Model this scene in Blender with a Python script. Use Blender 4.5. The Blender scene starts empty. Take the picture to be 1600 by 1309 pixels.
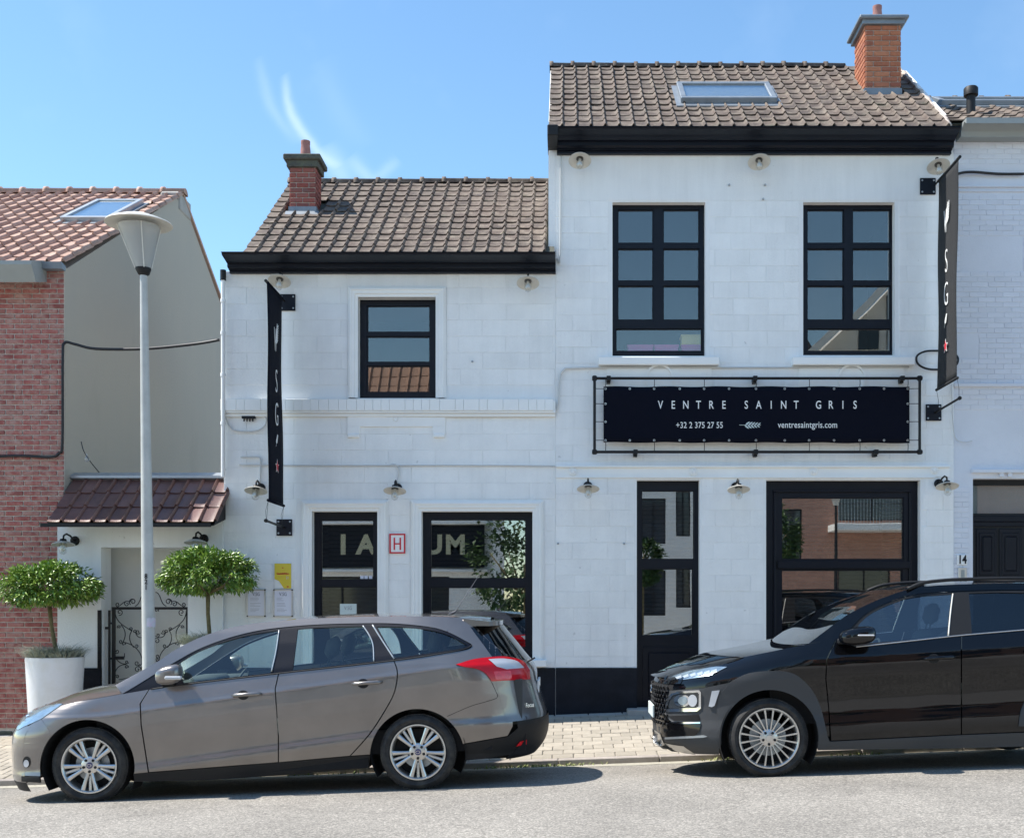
import bpy, bmesh, math, random
import numpy as np
from mathutils import Vector, Matrix, noise
from mathutils.geometry import tessellate_polygon
random.seed(7)
R = math.radians
SLOPE = 0.0367
scene = bpy.context.scene
# ---------------------------------------------------------------- camera
F, D, CX, HY, CZ = 1856.0, 14.5, 880.0, 945.0, 1.5
cam_d = bpy.data.cameras.new('camera')
cam = bpy.data.objects.new('camera', cam_d)
scene.collection.objects.link(cam)
cam.location = (0, -D, CZ)
cam.rotation_euler = (R(90), 0, 0)
cam_d.sensor_fit = 'HORIZONTAL'
cam_d.sensor_width = 36
cam_d.lens = F / 1600 * 36
cam_d.shift_x = (800 - CX) / 1600
cam_d.shift_y = (HY - 654.5) / 1600
cam_d.clip_start = 0.1
cam_d.clip_end = 3000
scene.camera = cam
# ---------------------------------------------------------------- light
SUN_EL, SUN_AZ = R(58), R(-87.5)      # from the left, a touch behind the facades
SUN_STRENGTH, SKY_STRENGTH, EXPOSURE = 4.0, 0.125, 0.97
w = bpy.data.worlds.new('World'); scene.world = w; w.use_nodes = True
nt = w.node_tree; nt.nodes.clear()
N = nt.nodes.new; L = nt.links.new
sky = N('ShaderNodeTexSky'); sky.sky_type = 'NISHITA'; sky.sun_disc = False
sky.sun_elevation = SUN_EL; sky.sun_rotation = SUN_AZ
sky.air_density = 1.0; sky.dust_density = 0.1; sky.ozone_density = 1.3; sky.altitude = 50
bg = N('ShaderNodeBackground'); bg.inputs[1].default_value = SKY_STRENGTH
wo = N('ShaderNodeOutputWorld')
tc = N('ShaderNodeTexCoord')
# thin cirrus wisps, high in the north-western sky
def wmath(op, a, b=None, c=None):
    n = N('ShaderNodeMath'); n.operation = op
    for i, v in enumerate((a, b, c)):
        if v is None: continue
        if isinstance(v, (int, float)): n.inputs[i].default_value = v
        else: L(v, n.inputs[i])
    return n.outputs[0]
sep = N('ShaderNodeSeparateXYZ'); L(tc.outputs['Generated'], sep.inputs[0])
sx, sy, sz = sep.outputs
ay = wmath('MAXIMUM', sy, 0.05)
u = wmath('DIVIDE', sx, ay); v = wmath('DIVIDE', sz, ay)
nz = N('ShaderNodeTexNoise'); nz.inputs['Scale'].default_value = 9; nz.inputs['Detail'].default_value = 5
L(tc.outputs['Generated'], nz.inputs['Vector'])
nf = nz.outputs['Fac']
def wisp(u0, v0, u1, v1, width, amt, curve=0.0):
    # soft streak between two directions, ragged by noise
    du, dv = u1 - u0, v1 - v0
    ln = math.hypot(du, dv); du /= ln; dv /= ln
    a = wmath('SUBTRACT', u, u0); b = wmath('SUBTRACT', v, v0)
    t = wmath('DIVIDE', wmath('ADD', wmath('MULTIPLY', a, du), wmath('MULTIPLY', b, dv)), ln)
    d = wmath('SUBTRACT', wmath('MULTIPLY', a, -dv), wmath('MULTIPLY', b, -du))
    d = wmath('ADD', d, wmath('MULTIPLY', wmath('MULTIPLY', t, wmath('SUBTRACT', 1.0, t)), curve))
    d = wmath('ADD', d, wmath('MULTIPLY', wmath('SUBTRACT', nf, 0.5), 0.03))
    g = wmath('POWER', 2.718, wmath('MULTIPLY', wmath('POWER', wmath('DIVIDE', wmath('ABSOLUTE', d), width), 2.0), -1.0))
    e = wmath('MULTIPLY', wmath('MULTIPLY', t, wmath('SUBTRACT', 1.0, t)), 4.0)
    e = wmath('MAXIMUM', e, 0.0); e = wmath('POWER', e, 0.6)
    fr = wmath('GREATER_THAN', sy, 0.05)
    return wmath('MULTIPLY', wmath('MULTIPLY', wmath('MULTIPLY', g, e), fr), wmath('MULTIPLY', amt, wmath('ADD', 0.5, nf)))
def uv(px, py): return (px - CX) / F, (HY - py) / F
tot = None
for (p0, p1, wd, am, cv) in (((445, 115), (530, 262), .0045, .22, .05), ((400, 90), (468, 225), .005, .08, .03),
                             ((505, 90), (575, 230), .010, .03, .03), ((510, 225), (545, 300), .008, .12, 0),
                             ((545, 245), (590, 300), .006, .12, 0), ((585, 285), (625, 250), .005, .09, 0)):
    q = wisp(*uv(*p0), *uv(*p1), wd, am, cv)
    tot = q if tot is None else wmath('ADD', tot, q)
broad = wmath('MULTIPLY', wmath('MAXIMUM', wmath('SUBTRACT', nf, 0.55), 0.0), 0.22)
tot = wmath('MINIMUM', wmath('ADD', tot, broad), 0.6)
mix = N('ShaderNodeMixRGB'); mix.inputs[2].default_value = (7.0, 7.6, 8.0, 1)
hs = N('ShaderNodeHueSaturation'); hs.inputs['Saturation'].default_value = 1.08
L(sky.outputs[0], hs.inputs['Color'])
tn = N('ShaderNodeMixRGB'); tn.blend_type = 'MULTIPLY'; tn.inputs[0].default_value = 1; tn.inputs[2].default_value = (.90, 1.0, .98, 1)
L(hs.outputs[0], tn.inputs[1])
L(tot, mix.inputs[0]); L(tn.outputs[0], mix.inputs[1]); L(mix.outputs[0], bg.inputs[0]); L(bg.outputs[0], wo.inputs[0])
sd = bpy.data.lights.new('sun', 'SUN'); sd.energy = SUN_STRENGTH; sd.angle = R(0.5); sd.color = (1, .95, .88)
sun = bpy.data.objects.new('sun', sd); scene.collection.objects.link(sun)
sdir = Vector((math.sin(SUN_AZ) * math.cos(SUN_EL), math.cos(SUN_AZ) * math.cos(SUN_EL), math.sin(SUN_EL)))
sun.rotation_euler = sdir.to_track_quat('Z', 'Y').to_euler()
sun.location = sdir * 40
vs = scene.view_settings
scene.display_settings.display_device = 'sRGB'
vs.view_transform = 'Standard'; vs.look = 'None'; vs.gamma = 1; vs.exposure = EXPOSURE
try: vs.use_curve_mapping = False
except Exception: pass
scene.render.engine = 'CYCLES'
scene.cycles.max_bounces = 8; scene.cycles.transparent_max_bounces = 16
# ---------------------------------------------------------------- helpers
COL = scene.collection
def P(px, py, Y):
    s = F / (Y + D)
    return Vector(((px - CX) / s, Y, CZ + (HY - py) / s))
def PX(px, Y=0.0): return (px - CX) * (Y + D) / F
def PZ(py, Y=0.0): return CZ + (HY - py) * (Y + D) / F
SL = 0.0367
def zg(x): return SL * x
def zpave(x, y): return zg(x) - 0.038 + (y + 2.75) / 2.75 * 0.211
def tag(o, label=None, cat=None, group=None, kind=None):
    if label: o['label'] = label
    if cat: o['category'] = cat
    if group: o['group'] = group
    if kind: o['kind'] = kind
    return o
def empty(name, loc, label=None, cat=None, group=None, kind=None):
    o = bpy.data.objects.new(name, None); COL.objects.link(o); o.location = loc; o.empty_display_size = .1
    bpy.context.view_layer.update()
    return tag(o, label, cat, group, kind)
def wloc(o):
    v = Vector((0, 0, 0))
    while o: v += o.location; o = o.parent
    return v
def link(name, me, mat, parent=None, keep=True):
    o = bpy.data.objects.new(name, me); COL.objects.link(o)
    if mat is not None:
        if len(me.materials) == 0: me.materials.append(mat)
    if parent is not None:
        o.parent = parent
        if keep: o.location = -wloc(parent)
    return o
def from_bm(name, bm, mat, parent=None, smooth=False, angle=None):
    me = bpy.data.meshes.new(name)
    bm.normal_update()
    bm.to_mesh(me); bm.free()
    if smooth:
        for p in me.polygons: p.use_smooth = True
        if angle is not None:
            try: me.set_sharp_from_angle(angle=R(angle))
            except Exception: pass
    return link(name, me, mat, parent)
def from_py(name, vs_, fs, mat, parent=None, smooth=False):
    me = bpy.data.meshes.new(name); me.from_pydata([tuple(x) for x in vs_], [], fs); me.update()
    if smooth:
        for p in me.polygons: p.use_smooth = True
    return link(name, me, mat, parent)
class MB:
    def __init__(s): s.bm = bmesh.new()
    def box(s, x0, x1, y0, y1, z0, z1, bev=0, M=None):
        g = bmesh.ops.create_cube(s.bm, size=1)
        vv = g['verts']
        for q in vv:
            q.co = Vector((x0 + (q.co.x + .5) * (x1 - x0), y0 + (q.co.y + .5) * (y1 - y0), z0 + (q.co.z + .5) * (z1 - z0)))
        if bev:
            es = list({e for q in vv for e in q.link_edges})
            r = bmesh.ops.bevel(s.bm, geom=es, offset=bev, segments=1, affect='EDGES')
            vv = list({q for f in r['faces'] for q in f.verts} | {q for q in vv if q.is_valid})
        if M is not None:
            for q in vv: q.co = M @ q.co
        return s
    def tube(s, pts, r, seg=8, cap=True):
        pts = [Vector(p) for p in pts]; n = len(pts)
        rr = r if isinstance(r, (list, tuple)) else [r] * n
        rings = []; up = Vector((0, 0, 1)); prev = None
        for i, p in enumerate(pts):
            t = (pts[min(i + 1, n - 1)] - pts[max(i - 1, 0)])
            if t.length < 1e-9: t = Vector((0, 0, 1))
            t.normalize()
            if prev is None:
                a = t.cross(up)
                if a.length < 1e-3: a = t.cross(Vector((1, 0, 0)))
            else:
                a = prev - t * prev.dot(t)
                if a.length < 1e-4: a = t.cross(up)
            a.normalize(); prev = a; b = t.cross(a)
            rings.append([s.bm.verts.new(p + (a * math.cos(k / seg * 2 * math.pi) + b * math.sin(k / seg * 2 * math.pi)) * rr[i]) for k in range(seg)])
        for i in range(n - 1):
            for k in range(seg):
                s.bm.faces.new((rings[i][k], rings[i][(k + 1) % seg], rings[i + 1][(k + 1) % seg], rings[i + 1][k]))
        if cap:
            s.bm.faces.new(rings[0]); s.bm.faces.new(rings[-1])
        return s
    def lathe(s, prof, M=None, seg=24, closed=False):
        # prof: (radius, height) about +Z
        rings = []
        for (r, h) in prof:
            if r < 1e-5:
                rings.append([s.bm.verts.new((0, 0, h))])
            else:
                rings.append([s.bm.verts.new((r * math.cos(k / seg * 2 * math.pi), r * math.sin(k / seg * 2 * math.pi), h)) for k in range(seg)])
        for i in range(len(rings) - 1):
            a, b = rings[i], rings[i + 1]
            for k in range(seg):
                k2 = (k + 1) % seg
                if len(a) == 1 and len(b) == 1: continue
                if len(a) == 1: s.bm.faces.new((a[0], b[k], b[k2]))
                elif len(b) == 1: s.bm.faces.new((a[k], a[k2], b[0]))
                else: s.bm.faces.new((a[k], a[k2], b[k2], b[k]))
        if M is not None:
            for ring in rings:
                for q in ring: q.co = M @ q.co
        return s
    def prism(s, prof, x0, x1, cap=True):
        # prof: closed list of (y,z), extruded along x
        a = [s.bm.verts.new((x0, y, z)) for y, z in prof]; b = [s.bm.verts.new((x1, y, z)) for y, z in prof]
        n = len(prof)
        for i in range(n):
            s.bm.faces.new((a[i], a[(i + 1) % n], b[(i + 1) % n], b[i]))
        if cap:
            s.bm.faces.new(a); s.bm.faces.new(b)
        return s
    def poly(s, pts, d):
        # flat polygon (xz, at y) with thickness d towards +y ; pts list of Vector
        a = [s.bm.verts.new(p) for p in pts]; b = [s.bm.verts.new(Vector(p) + Vector(d)) for p in pts]
        n = len(pts)
        tri = tessellate_polygon([[Vector(p) for p in pts]])
        for t in tri:
            try: s.bm.faces.new([a[i] for i in t]); s.bm.faces.new([b[i] for i in t][::-1])
            except Exception: pass
        for i in range(n):
            s.bm.faces.new((a[i], a[(i + 1) % n], b[(i + 1) % n], b[i]))
        return s
    def quad(s, *pts):
        s.bm.faces.new([s.bm.verts.new(p) for p in pts]); return s
    def build(s, name, mat, parent=None, smooth=False, angle=None, fix=True):
        if fix: bmesh.ops.recalc_face_normals(s.bm, faces=s.bm.faces)
        return from_bm(name, s.bm, mat, parent, smooth, angle)
def Rx(a): return Matrix.Rotation(a, 4, 'X')
def Ry(a): return Matrix.Rotation(a, 4, 'Y')
def Rz(a): return Matrix.Rotation(a, 4, 'Z')
def T(v): return Matrix.Translation(Vector(v))
# ---------------------------------------------------------------- materials
def material(name, col, rough=.7, metal=0, var=0.0, vscale=3.0, col2=None, bump=0.0, bscale=60.0, coat=0, rand=0.0, spec=None, randcols=None, island=False, detail=6, huev=0.0, stretch=None, streak=0.0, moss=0, trans=0.0, alpha=1.0):
    m = bpy.data.materials.new(name); m.use_nodes = True
    nt = m.node_tree; n = nt.nodes; l = nt.links
    b = n['Principled BSDF']
    b.inputs['Roughness'].default_value = rough; b.inputs['Metallic'].default_value = metal
    if coat: b.inputs['Coat Weight'].default_value = coat; b.inputs['Coat Roughness'].default_value = .03
    if spec is not None: b.inputs['Specular IOR Level'].default_value = spec
    if trans: b.inputs['Transmission Weight'].default_value = trans
    if alpha < 1: b.inputs['Alpha'].default_value = alpha
    col = (*col, 1)
    cur = None
    tcn = n.new('ShaderNodeTexCoord')
    vec = tcn.outputs['Object']
    if (rand or randcols or huev) and not island:
        oi = n.new('ShaderNodeObjectInfo'); mu = n.new('ShaderNodeMath'); mu.operation = 'MULTIPLY'; mu.inputs[1].default_value = 37.0
        l.new(oi.outputs['Random'], mu.inputs[0]); va = n.new('ShaderNodeVectorMath'); va.operation = 'ADD'; l.new(vec, va.inputs[0]); l.new(mu.outputs[0], va.inputs[1]); vec = va.outputs[0]
    if stretch:
        mp = n.new('ShaderNodeMapping'); mp.inputs['Scale'].default_value = stretch; l.new(vec, mp.inputs[0]); vecs = mp.outputs[0]
    else: vecs = vec
    rnd = None
    if rand or randcols or huev:
        if island:
            g = n.new('ShaderNodeNewGeometry'); rnd = g.outputs['Random Per Island']
        else:
            g = n.new('ShaderNodeObjectInfo'); rnd = g.outputs['Random']
    if randcols:
        cr = n.new('ShaderNodeValToRGB'); cr.color_ramp.interpolation = 'LINEAR'
        e = cr.color_ramp.elements
        while len(e) < len(randcols): e.new(.5)
        for i, c in enumerate(randcols):
            e[i].position = i / (len(randcols) - 1); e[i].color = (*c, 1)
        l.new(rnd, cr.inputs[0]); cur = cr.outputs[0]
    if var or col2:
        nz = n.new('ShaderNodeTexNoise'); nz.inputs['Scale'].default_value = vscale; nz.inputs['Detail'].default_value = detail; nz.inputs['Roughness'].default_value = .62
        l.new(vecs, nz.inputs['Vector'])
        if col2:
            rp = n.new('ShaderNodeMapRange'); rp.inputs[1].default_value = .42; rp.inputs[2].default_value = .68
            l.new(nz.outputs['Fac'], rp.inputs[0])
            mx = n.new('ShaderNodeMixRGB'); mx.inputs[2].default_value = (*col2, 1)
            if cur: l.new(cur, mx.inputs[1])
            else: mx.inputs[1].default_value = col
            l.new(rp.outputs[0], mx.inputs[0]); cur = mx.outputs[0]
        if var:
            rp = n.new('ShaderNodeMapRange'); rp.inputs[1].default_value = .3; rp.inputs[2].default_value = .7
            rp.inputs[3].default_value = 1 - var; rp.inputs[4].default_value = 1 + var
            l.new(nz.outputs['Fac'], rp.inputs[0])
            mx = n.new('ShaderNodeMixRGB'); mx.blend_type = 'MULTIPLY'; mx.inputs[0].default_value = 1
            if cur: l.new(cur, mx.inputs[1])
            else: mx.inputs[1].default_value = col
            l.new(rp.outputs[0], mx.inputs[2]); cur = mx.outputs[0]
    if rand:
        rp = n.new('ShaderNodeMapRange'); rp.inputs[3].default_value = 1 - rand; rp.inputs[4].default_value = 1 + rand
        l.new(rnd, rp.inputs[0])
        mx = n.new('ShaderNodeMixRGB'); mx.blend_type = 'MULTIPLY'; mx.inputs[0].default_value = 1
        if cur: l.new(cur, mx.inputs[1])
        else: mx.inputs[1].default_value = col
        l.new(rp.outputs[0], mx.inputs[2]); cur = mx.outputs[0]
    if moss:
        gp = n.new('ShaderNodeNewGeometry'); nz = n.new('ShaderNodeTexNoise'); nz.inputs['Scale'].default_value = 3.1; nz.inputs['Detail'].default_value = 9; nz.inputs['Roughness'].default_value = .78; l.new(gp.outputs['Position'], nz.inputs['Vector'])
        rp = n.new('ShaderNodeMapRange'); rp.inputs[1].default_value = .57; rp.inputs[2].default_value = .66; rp.inputs[3].default_value = 0; rp.inputs[4].default_value = .75; l.new(nz.outputs['Fac'], rp.inputs[0])
        mx = n.new('ShaderNodeMixRGB'); mx.inputs[2].default_value = (.055, .058, .035, 1); l.new(rp.outputs[0], mx.inputs[0]); l.new(cur, mx.inputs[1]); cur = mx.outputs[0]
        nz = n.new('ShaderNodeTexNoise'); nz.inputs['Scale'].default_value = 14; nz.inputs['Detail'].default_value = 3; l.new(gp.outputs['Position'], nz.inputs['Vector'])
        rp = n.new('ShaderNodeMapRange'); rp.inputs[1].default_value = .70; rp.inputs[2].default_value = .74; rp.inputs[3].default_value = 0; rp.inputs[4].default_value = .6; l.new(nz.outputs['Fac'], rp.inputs[0])
        mx = n.new('ShaderNodeMixRGB'); mx.inputs[2].default_value = (.36, .32, .22, 1); l.new(rp.outputs[0], mx.inputs[0]); l.new(cur, mx.inputs[1]); cur = mx.outputs[0]
    if streak:
        gp = n.new('ShaderNodeNewGeometry'); mp = n.new('ShaderNodeMapping'); mp.inputs['Scale'].default_value = (5.5, 5.5, .55); l.new(gp.outputs['Position'], mp.inputs[0])
        nz = n.new('ShaderNodeTexNoise'); nz.inputs['Scale'].default_value = 1.0; nz.inputs['Detail'].default_value = 7; nz.inputs['Roughness'].default_value = .7; l.new(mp.outputs[0], nz.inputs['Vector'])
        nz2 = n.new('ShaderNodeTexNoise'); nz2.inputs['Scale'].default_value = .8; nz2.inputs['Detail'].default_value = 3; l.new(gp.outputs['Position'], nz2.inputs['Vector'])
        mm = n.new('ShaderNodeMath'); mm.operation = 'MULTIPLY'; l.new(nz.outputs['Fac'], mm.inputs[0]); l.new(nz2.outputs['Fac'], mm.inputs[1])
        rp = n.new('ShaderNodeMapRange'); rp.inputs[1].default_value = .20; rp.inputs[2].default_value = .42; rp.inputs[3].default_value = 1.0; rp.inputs[4].default_value = 1 - streak
        l.new(mm.outputs[0], rp.inputs[0])
        # sparse small chips and stains
        nz3 = n.new('ShaderNodeTexNoise'); nz3.inputs['Scale'].default_value = 11; nz3.inputs['Detail'].default_value = 2; l.new(gp.outputs['Position'], nz3.inputs['Vector'])
        rp3 = n.new('ShaderNodeMapRange'); rp3.inputs[1].default_value = .735; rp3.inputs[2].default_value = .76; rp3.inputs[3].default_value = 1.0; rp3.inputs[4].default_value = .80; l.new(nz3.outputs['Fac'], rp3.inputs[0])
        m3 = n.new('ShaderNodeMath'); m3.operation = 'MULTIPLY'; l.new(rp.outputs[0], m3.inputs[0]); l.new(rp3.outputs[0], m3.inputs[1])
        mx = n.new('ShaderNodeMixRGB'); mx.blend_type = 'MULTIPLY'; mx.inputs[0].default_value = 1
        l.new(cur, mx.inputs[1]); l.new(m3.outputs[0], mx.inputs[2]); cur = mx.outputs[0]
    if cur: l.new(cur, b.inputs['Base Color'])
    else: b.inputs['Base Color'].default_value = col
    if bump:
        nb = n.new('ShaderNodeTexNoise'); nb.inputs['Scale'].default_value = bscale; nb.inputs['Detail'].default_value = 4
        l.new(vec, nb.inputs['Vector'])
        bp = n.new('ShaderNodeBump'); bp.inputs['Strength'].default_value = bump; bp.inputs['Distance'].default_value = .01
        l.new(nb.outputs['Fac'], bp.inputs['Height']); l.new(bp.outputs[0], b.inputs['Normal'])
    return m
def glass_mat(name, base=.1, tint=(.75, .8, .8), rough=0.0, bumpy=0.0, gcol=(1, 1, 1)):
    m = bpy.data.materials.new(name); m.use_nodes = True
    nt = m.node_tree; n = nt.nodes; l = nt.links; n.clear()
    out = n.new('ShaderNodeOutputMaterial'); mx = n.new('ShaderNodeMixShader')
    tr = n.new('ShaderNodeBsdfTransparent'); tr.inputs[0].default_value = (*tint, 1)
    gl = n.new('ShaderNodeBsdfGlossy'); gl.inputs['Roughness'].default_value = rough; gl.inputs['Color'].default_value = (*gcol, 1)
    lw = n.new('ShaderNodeLayerWeight'); lw.inputs[0].default_value = .5
    pw = n.new('ShaderNodeMath'); pw.operation = 'POWER'; pw.inputs[1].default_value = 5.0; l.new(lw.outputs['Facing'], pw.inputs[0])
    fr = n.new('ShaderNodeMath'); fr.operation = 'MULTIPLY_ADD'; fr.inputs[1].default_value = .9; fr.inputs[2].default_value = .04; l.new(pw.outputs[0], fr.inputs[0])
    ad = n.new('ShaderNodeMath'); ad.operation = 'ADD'; ad.use_clamp = True; ad.inputs[1].default_value = base
    l.new(fr.outputs[0], ad.inputs[0]); l.new(ad.outputs[0], mx.inputs[0])
    l.new(tr.outputs[0], mx.inputs[1]); l.new(gl.outputs[0], mx.inputs[2]); l.new(mx.outputs[0], out.inputs[0])
    if bumpy:
        tcn = n.new('ShaderNodeTexCoord'); nb = n.new('ShaderNodeTexNoise'); nb.inputs['Scale'].default_value = 2.2; nb.inputs['Detail'].default_value = 0
        l.new(tcn.outputs['Object'], nb.inputs['Vector'])
        bp = n.new('ShaderNodeBump'); bp.inputs['Strength'].default_value = bumpy; bp.inputs['Distance'].default_value = .01
        l.new(nb.outputs['Fac'], bp.inputs['Height']); l.new(bp.outputs[0], gl.inputs['Normal'])
    return m
M = {}
M['white'] = material('white_paint', (.88, .88, .86), .75, var=.03, vscale=1.4, bump=.35, bscale=45, col2=(.84, .845, .83), streak=.10)
M['white_trim'] = material('white_trim_paint', (.88, .88, .855), .65, var=.04, vscale=2, bump=.15, bscale=60)
M['white_block'] = material('white_painted_block', (.88, .88, .86), .72, var=.05, vscale=1.7, bump=.5, bscale=38, rand=.010, streak=.10)
M['blue_white'] = material('pale_blue_white_paint', (.70, .72, .77), .8, var=.05, vscale=2, bump=.4, bscale=60, rand=.03)
M['black'] = material('black_paint', (.0035, .005, .011), .4, var=.15, vscale=5, bump=.05, spec=.28)
M['black_plinth'] = material('black_plinth_paint', (.005, .007, .013), .6, var=.25, vscale=4, bump=.3, bscale=50, col2=(.009, .011, .017), spec=.25)
M['iron'] = material('black_iron', (.006, .006, .007), .45, spec=.35)
M['mortar'] = material('lime_mortar', (.56, .50, .43), .95, var=.15, vscale=14, bump=.6, bscale=120)
M['brick'] = material('red_brick', (.4, .1, .08), .9, randcols=[(.24, .075, .065), (.36, .10, .085), (.42, .13, .11), (.38, .17, .14), (.29, .08, .07), (.40, .12, .10)], var=.2, vscale=11, bump=.6, bscale=80, col2=(.38, .24, .20))
M['brick_orange'] = material('orange_brick', (.5, .15, .06), .9, randcols=[(.33, .11, .06), (.42, .15, .075), (.48, .19, .10), (.30, .10, .06)], var=.15, vscale=20, bump=.5, bscale=80)
M['brick_dark'] = material('weathered_red_brick', (.3, .08, .06), .9, randcols=[(.22, .06, .05), (.32, .08, .06), (.40, .12, .09), (.28, .09, .07)], var=.3, vscale=14, bump=.6, bscale=80, col2=(.14, .07, .06))
M['mortar_grey'] = material('grey_mortar', (.50, .42, .36), .95, var=.15, vscale=20, bump=.4, bscale=100)
M['tile'] = material('brown_clay_tile', (.2, .15, .12), .82, randcols=[(.085, .062, .050), (.11, .080, .064), (.135, .096, .075), (.095, .072, .060), (.12, .084, .064)], var=.34, vscale=7, bump=.6, bscale=60, col2=(.165, .135, .105), moss=1)
M['tile_red'] = material('pink_red_clay_tile', (.5, .2, .14), .8, randcols=[(.38, .23, .17), (.47, .30, .225), (.52, .35, .27), (.42, .26, .20), (.34, .20, .15)], var=.15, vscale=9, bump=.4, bscale=60)
M['tile_glazed'] = material('dark_brown_tile', (.1, .05, .04), .42, randcols=[(.12, .060, .050), (.145, .072, .060), (.175, .088, .074), (.13, .068, .060)], var=.2, vscale=6, bump=.2, bscale=60)
M['lead'] = material('grey_lead', (.22, .25, .28), .5, metal=.3, var=.15, vscale=6)
M['zinc'] = material('zinc_metal', (.40, .43, .45), .42, metal=.6, var=.1, vscale=5)
M['grey_paint'] = material('grey_green_paint', (.30, .32, .31), .55, var=.06)
M['render_grey'] = material('grey_render', (.45, .41, .34), .92, var=.10, vscale=1.1, bump=.5, bscale=70, col2=(.38, .35, .295), stretch=(1, 1, .4))
M['render_beige'] = material('beige_render', (.76, .75, .68), .92, var=.05, vscale=2, bump=.3, bscale=60)
M['concrete'] = material('concrete', (.36, .34, .31), .9, var=.15, vscale=5, bump=.5, bscale=90)
M['mossy'] = material('mossy_concrete', (.10, .10, .085), .95, var=.4, vscale=14, bump=.9, bscale=50, col2=(.08, .09, .06))
M['terracotta'] = material('terracotta_pot', (.34, .16, .14), .8, var=.15, vscale=8)
M['paver'] = material('beige_concrete_paver', (.36, .318, .255), .9, rand=.12, var=.12, vscale=12, bump=.5, bscale=120)
M['paver_joint'] = material('paver_joint_sand', (.22, .20, .165), .95, var=.25, vscale=14, bump=.5, bscale=150)
M['kerb'] = material('kerb_concrete', (.34, .30, .265), .9, rand=.06, var=.2, vscale=7, bump=.5, bscale=100)
M['gutter'] = material('gutter_grit', (.50, .47, .38), .95, var=.35, vscale=25, bump=.9, bscale=120, col2=(.24, .22, .17))
M['chrome'] = material('chrome', (.75, .76, .78), .12, metal=1)
M['alu'] = material('brushed_aluminium', (.62, .61, .59), .3, metal=.9, var=.05, vscale=20)
M['pole'] = material('galvanised_pole', (.50, .50, .47), .5, metal=.15, var=.12, vscale=5)
M['plastic_dark'] = material('dark_plastic', (.014, .0145, .016), .55, spec=.3, bump=.1, bscale=300)
M['rubber'] = material('tyre_rubber', (.018, .018, .019), .78, var=.25, vscale=12, bump=.2, bscale=150, col2=(.045, .041, .036))
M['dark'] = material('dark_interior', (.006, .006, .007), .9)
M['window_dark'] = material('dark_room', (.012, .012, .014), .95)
M['cable'] = material('black_cable', (.012, .012, .014), .5)
M['cable_white'] = material('white_cable', (.62, .62, .60), .6)
M['rust'] = material('grey_metal_rod', (.10, .10, .11), .5, metal=.5)
M['lettering'] = material('white_print', (.82, .82, .80), .7)
M['red_print'] = material('red_print', (.62, .015, .03), .5)
M['yellow_print'] = material('yellow_board', (.80, .60, .05), .5)
M['paper'] = material('white_paper', (.78, .78, .86), .7)
M['paper2'] = material('grey_green_paper', (.62, .70, .68), .7)
M['ink'] = material('grey_ink', (.25, .25, .28), .8)
M['canvas'] = material('navy_black_canvas', (.003, .0042, .011), .9, spec=.15, bump=.5, bscale=9)
M['canvas_sun'] = material('sunlit_canvas', (.034, .035, .037), .85, spec=.2, bump=.3, bscale=300)  # lighter copy of the dark canvas, sunlight put into its colour
M['shade_white'] = material('cream_enamel', (.62, .60, .54), .45, var=.08, vscale=10)
M['leaf'] = material('laurel_leaf', (.1, .2, .03), .38, island=True, randcols=[(.06, .13, .02), (.11, .21, .03), (.19, .32, .04), (.30, .42, .07), (.08, .17, .025)], spec=.6)
M['leaf_far'] = material('street_tree_leaf', (.1, .2, .03), .6, island=True, randcols=[(.02, .05, .01), (.04, .09, .016), (.07, .13, .025)])
M['bark'] = material('green_brown_bark', (.16, .13, .06), .9, var=.3, vscale=30, bump=.6, bscale=80)
M['fescue'] = material('blue_grey_grass', (.2, .25, .2), .7, island=True, randcols=[(.22, .28, .25), (.32, .38, .34), (.40, .42, .33), (.26, .28, .18)])
M['weed'] = material('weed_leaf', (.2, .28, .06), .7, island=True, randcols=[(.12, .17, .04), (.28, .33, .10), (.38, .36, .18)])
M['pot'] = material('white_planter', (.78, .785, .79), .5, var=.07, vscale=5, col2=(.66, .655, .63))
M['soil'] = material('soil', (.05, .035, .025), .95, bump=.8, bscale=60)
M['plastic_pink'] = material('pink_plastic', (.75, .16, .42), .5)
M['plastic_yellow'] = material('yellow_board_box', (.85, .68, .25), .6)
M['bottle_glass'] = glass_mat('clear_glass', .06, (.92, .93, .93))
M['win_glass'] = glass_mat('window_glass', .085, (.88, .90, .90), bumpy=.035, gcol=(1, .95, .88))
M['shop_glass'] = glass_mat('shop_glass', .20, (.85, .86, .86), bumpy=.012)
M['sky_glass'] = glass_mat('skylight_glass', .22, (.8, .85, .88))
M['car_glass'] = glass_mat('car_glass', .05, (.84, .95, .92))
M['car_glass_dark'] = glass_mat('privacy_glass', .04, (.10, .13, .16))
M['black_glass'] = glass_mat('headlamp_lens', .05, (.9, .93, .95))
M['frost'] = material('frosted_plastic', (.50, .51, .49), .3, trans=0, alpha=.50)
M['asphalt'] = None
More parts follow.
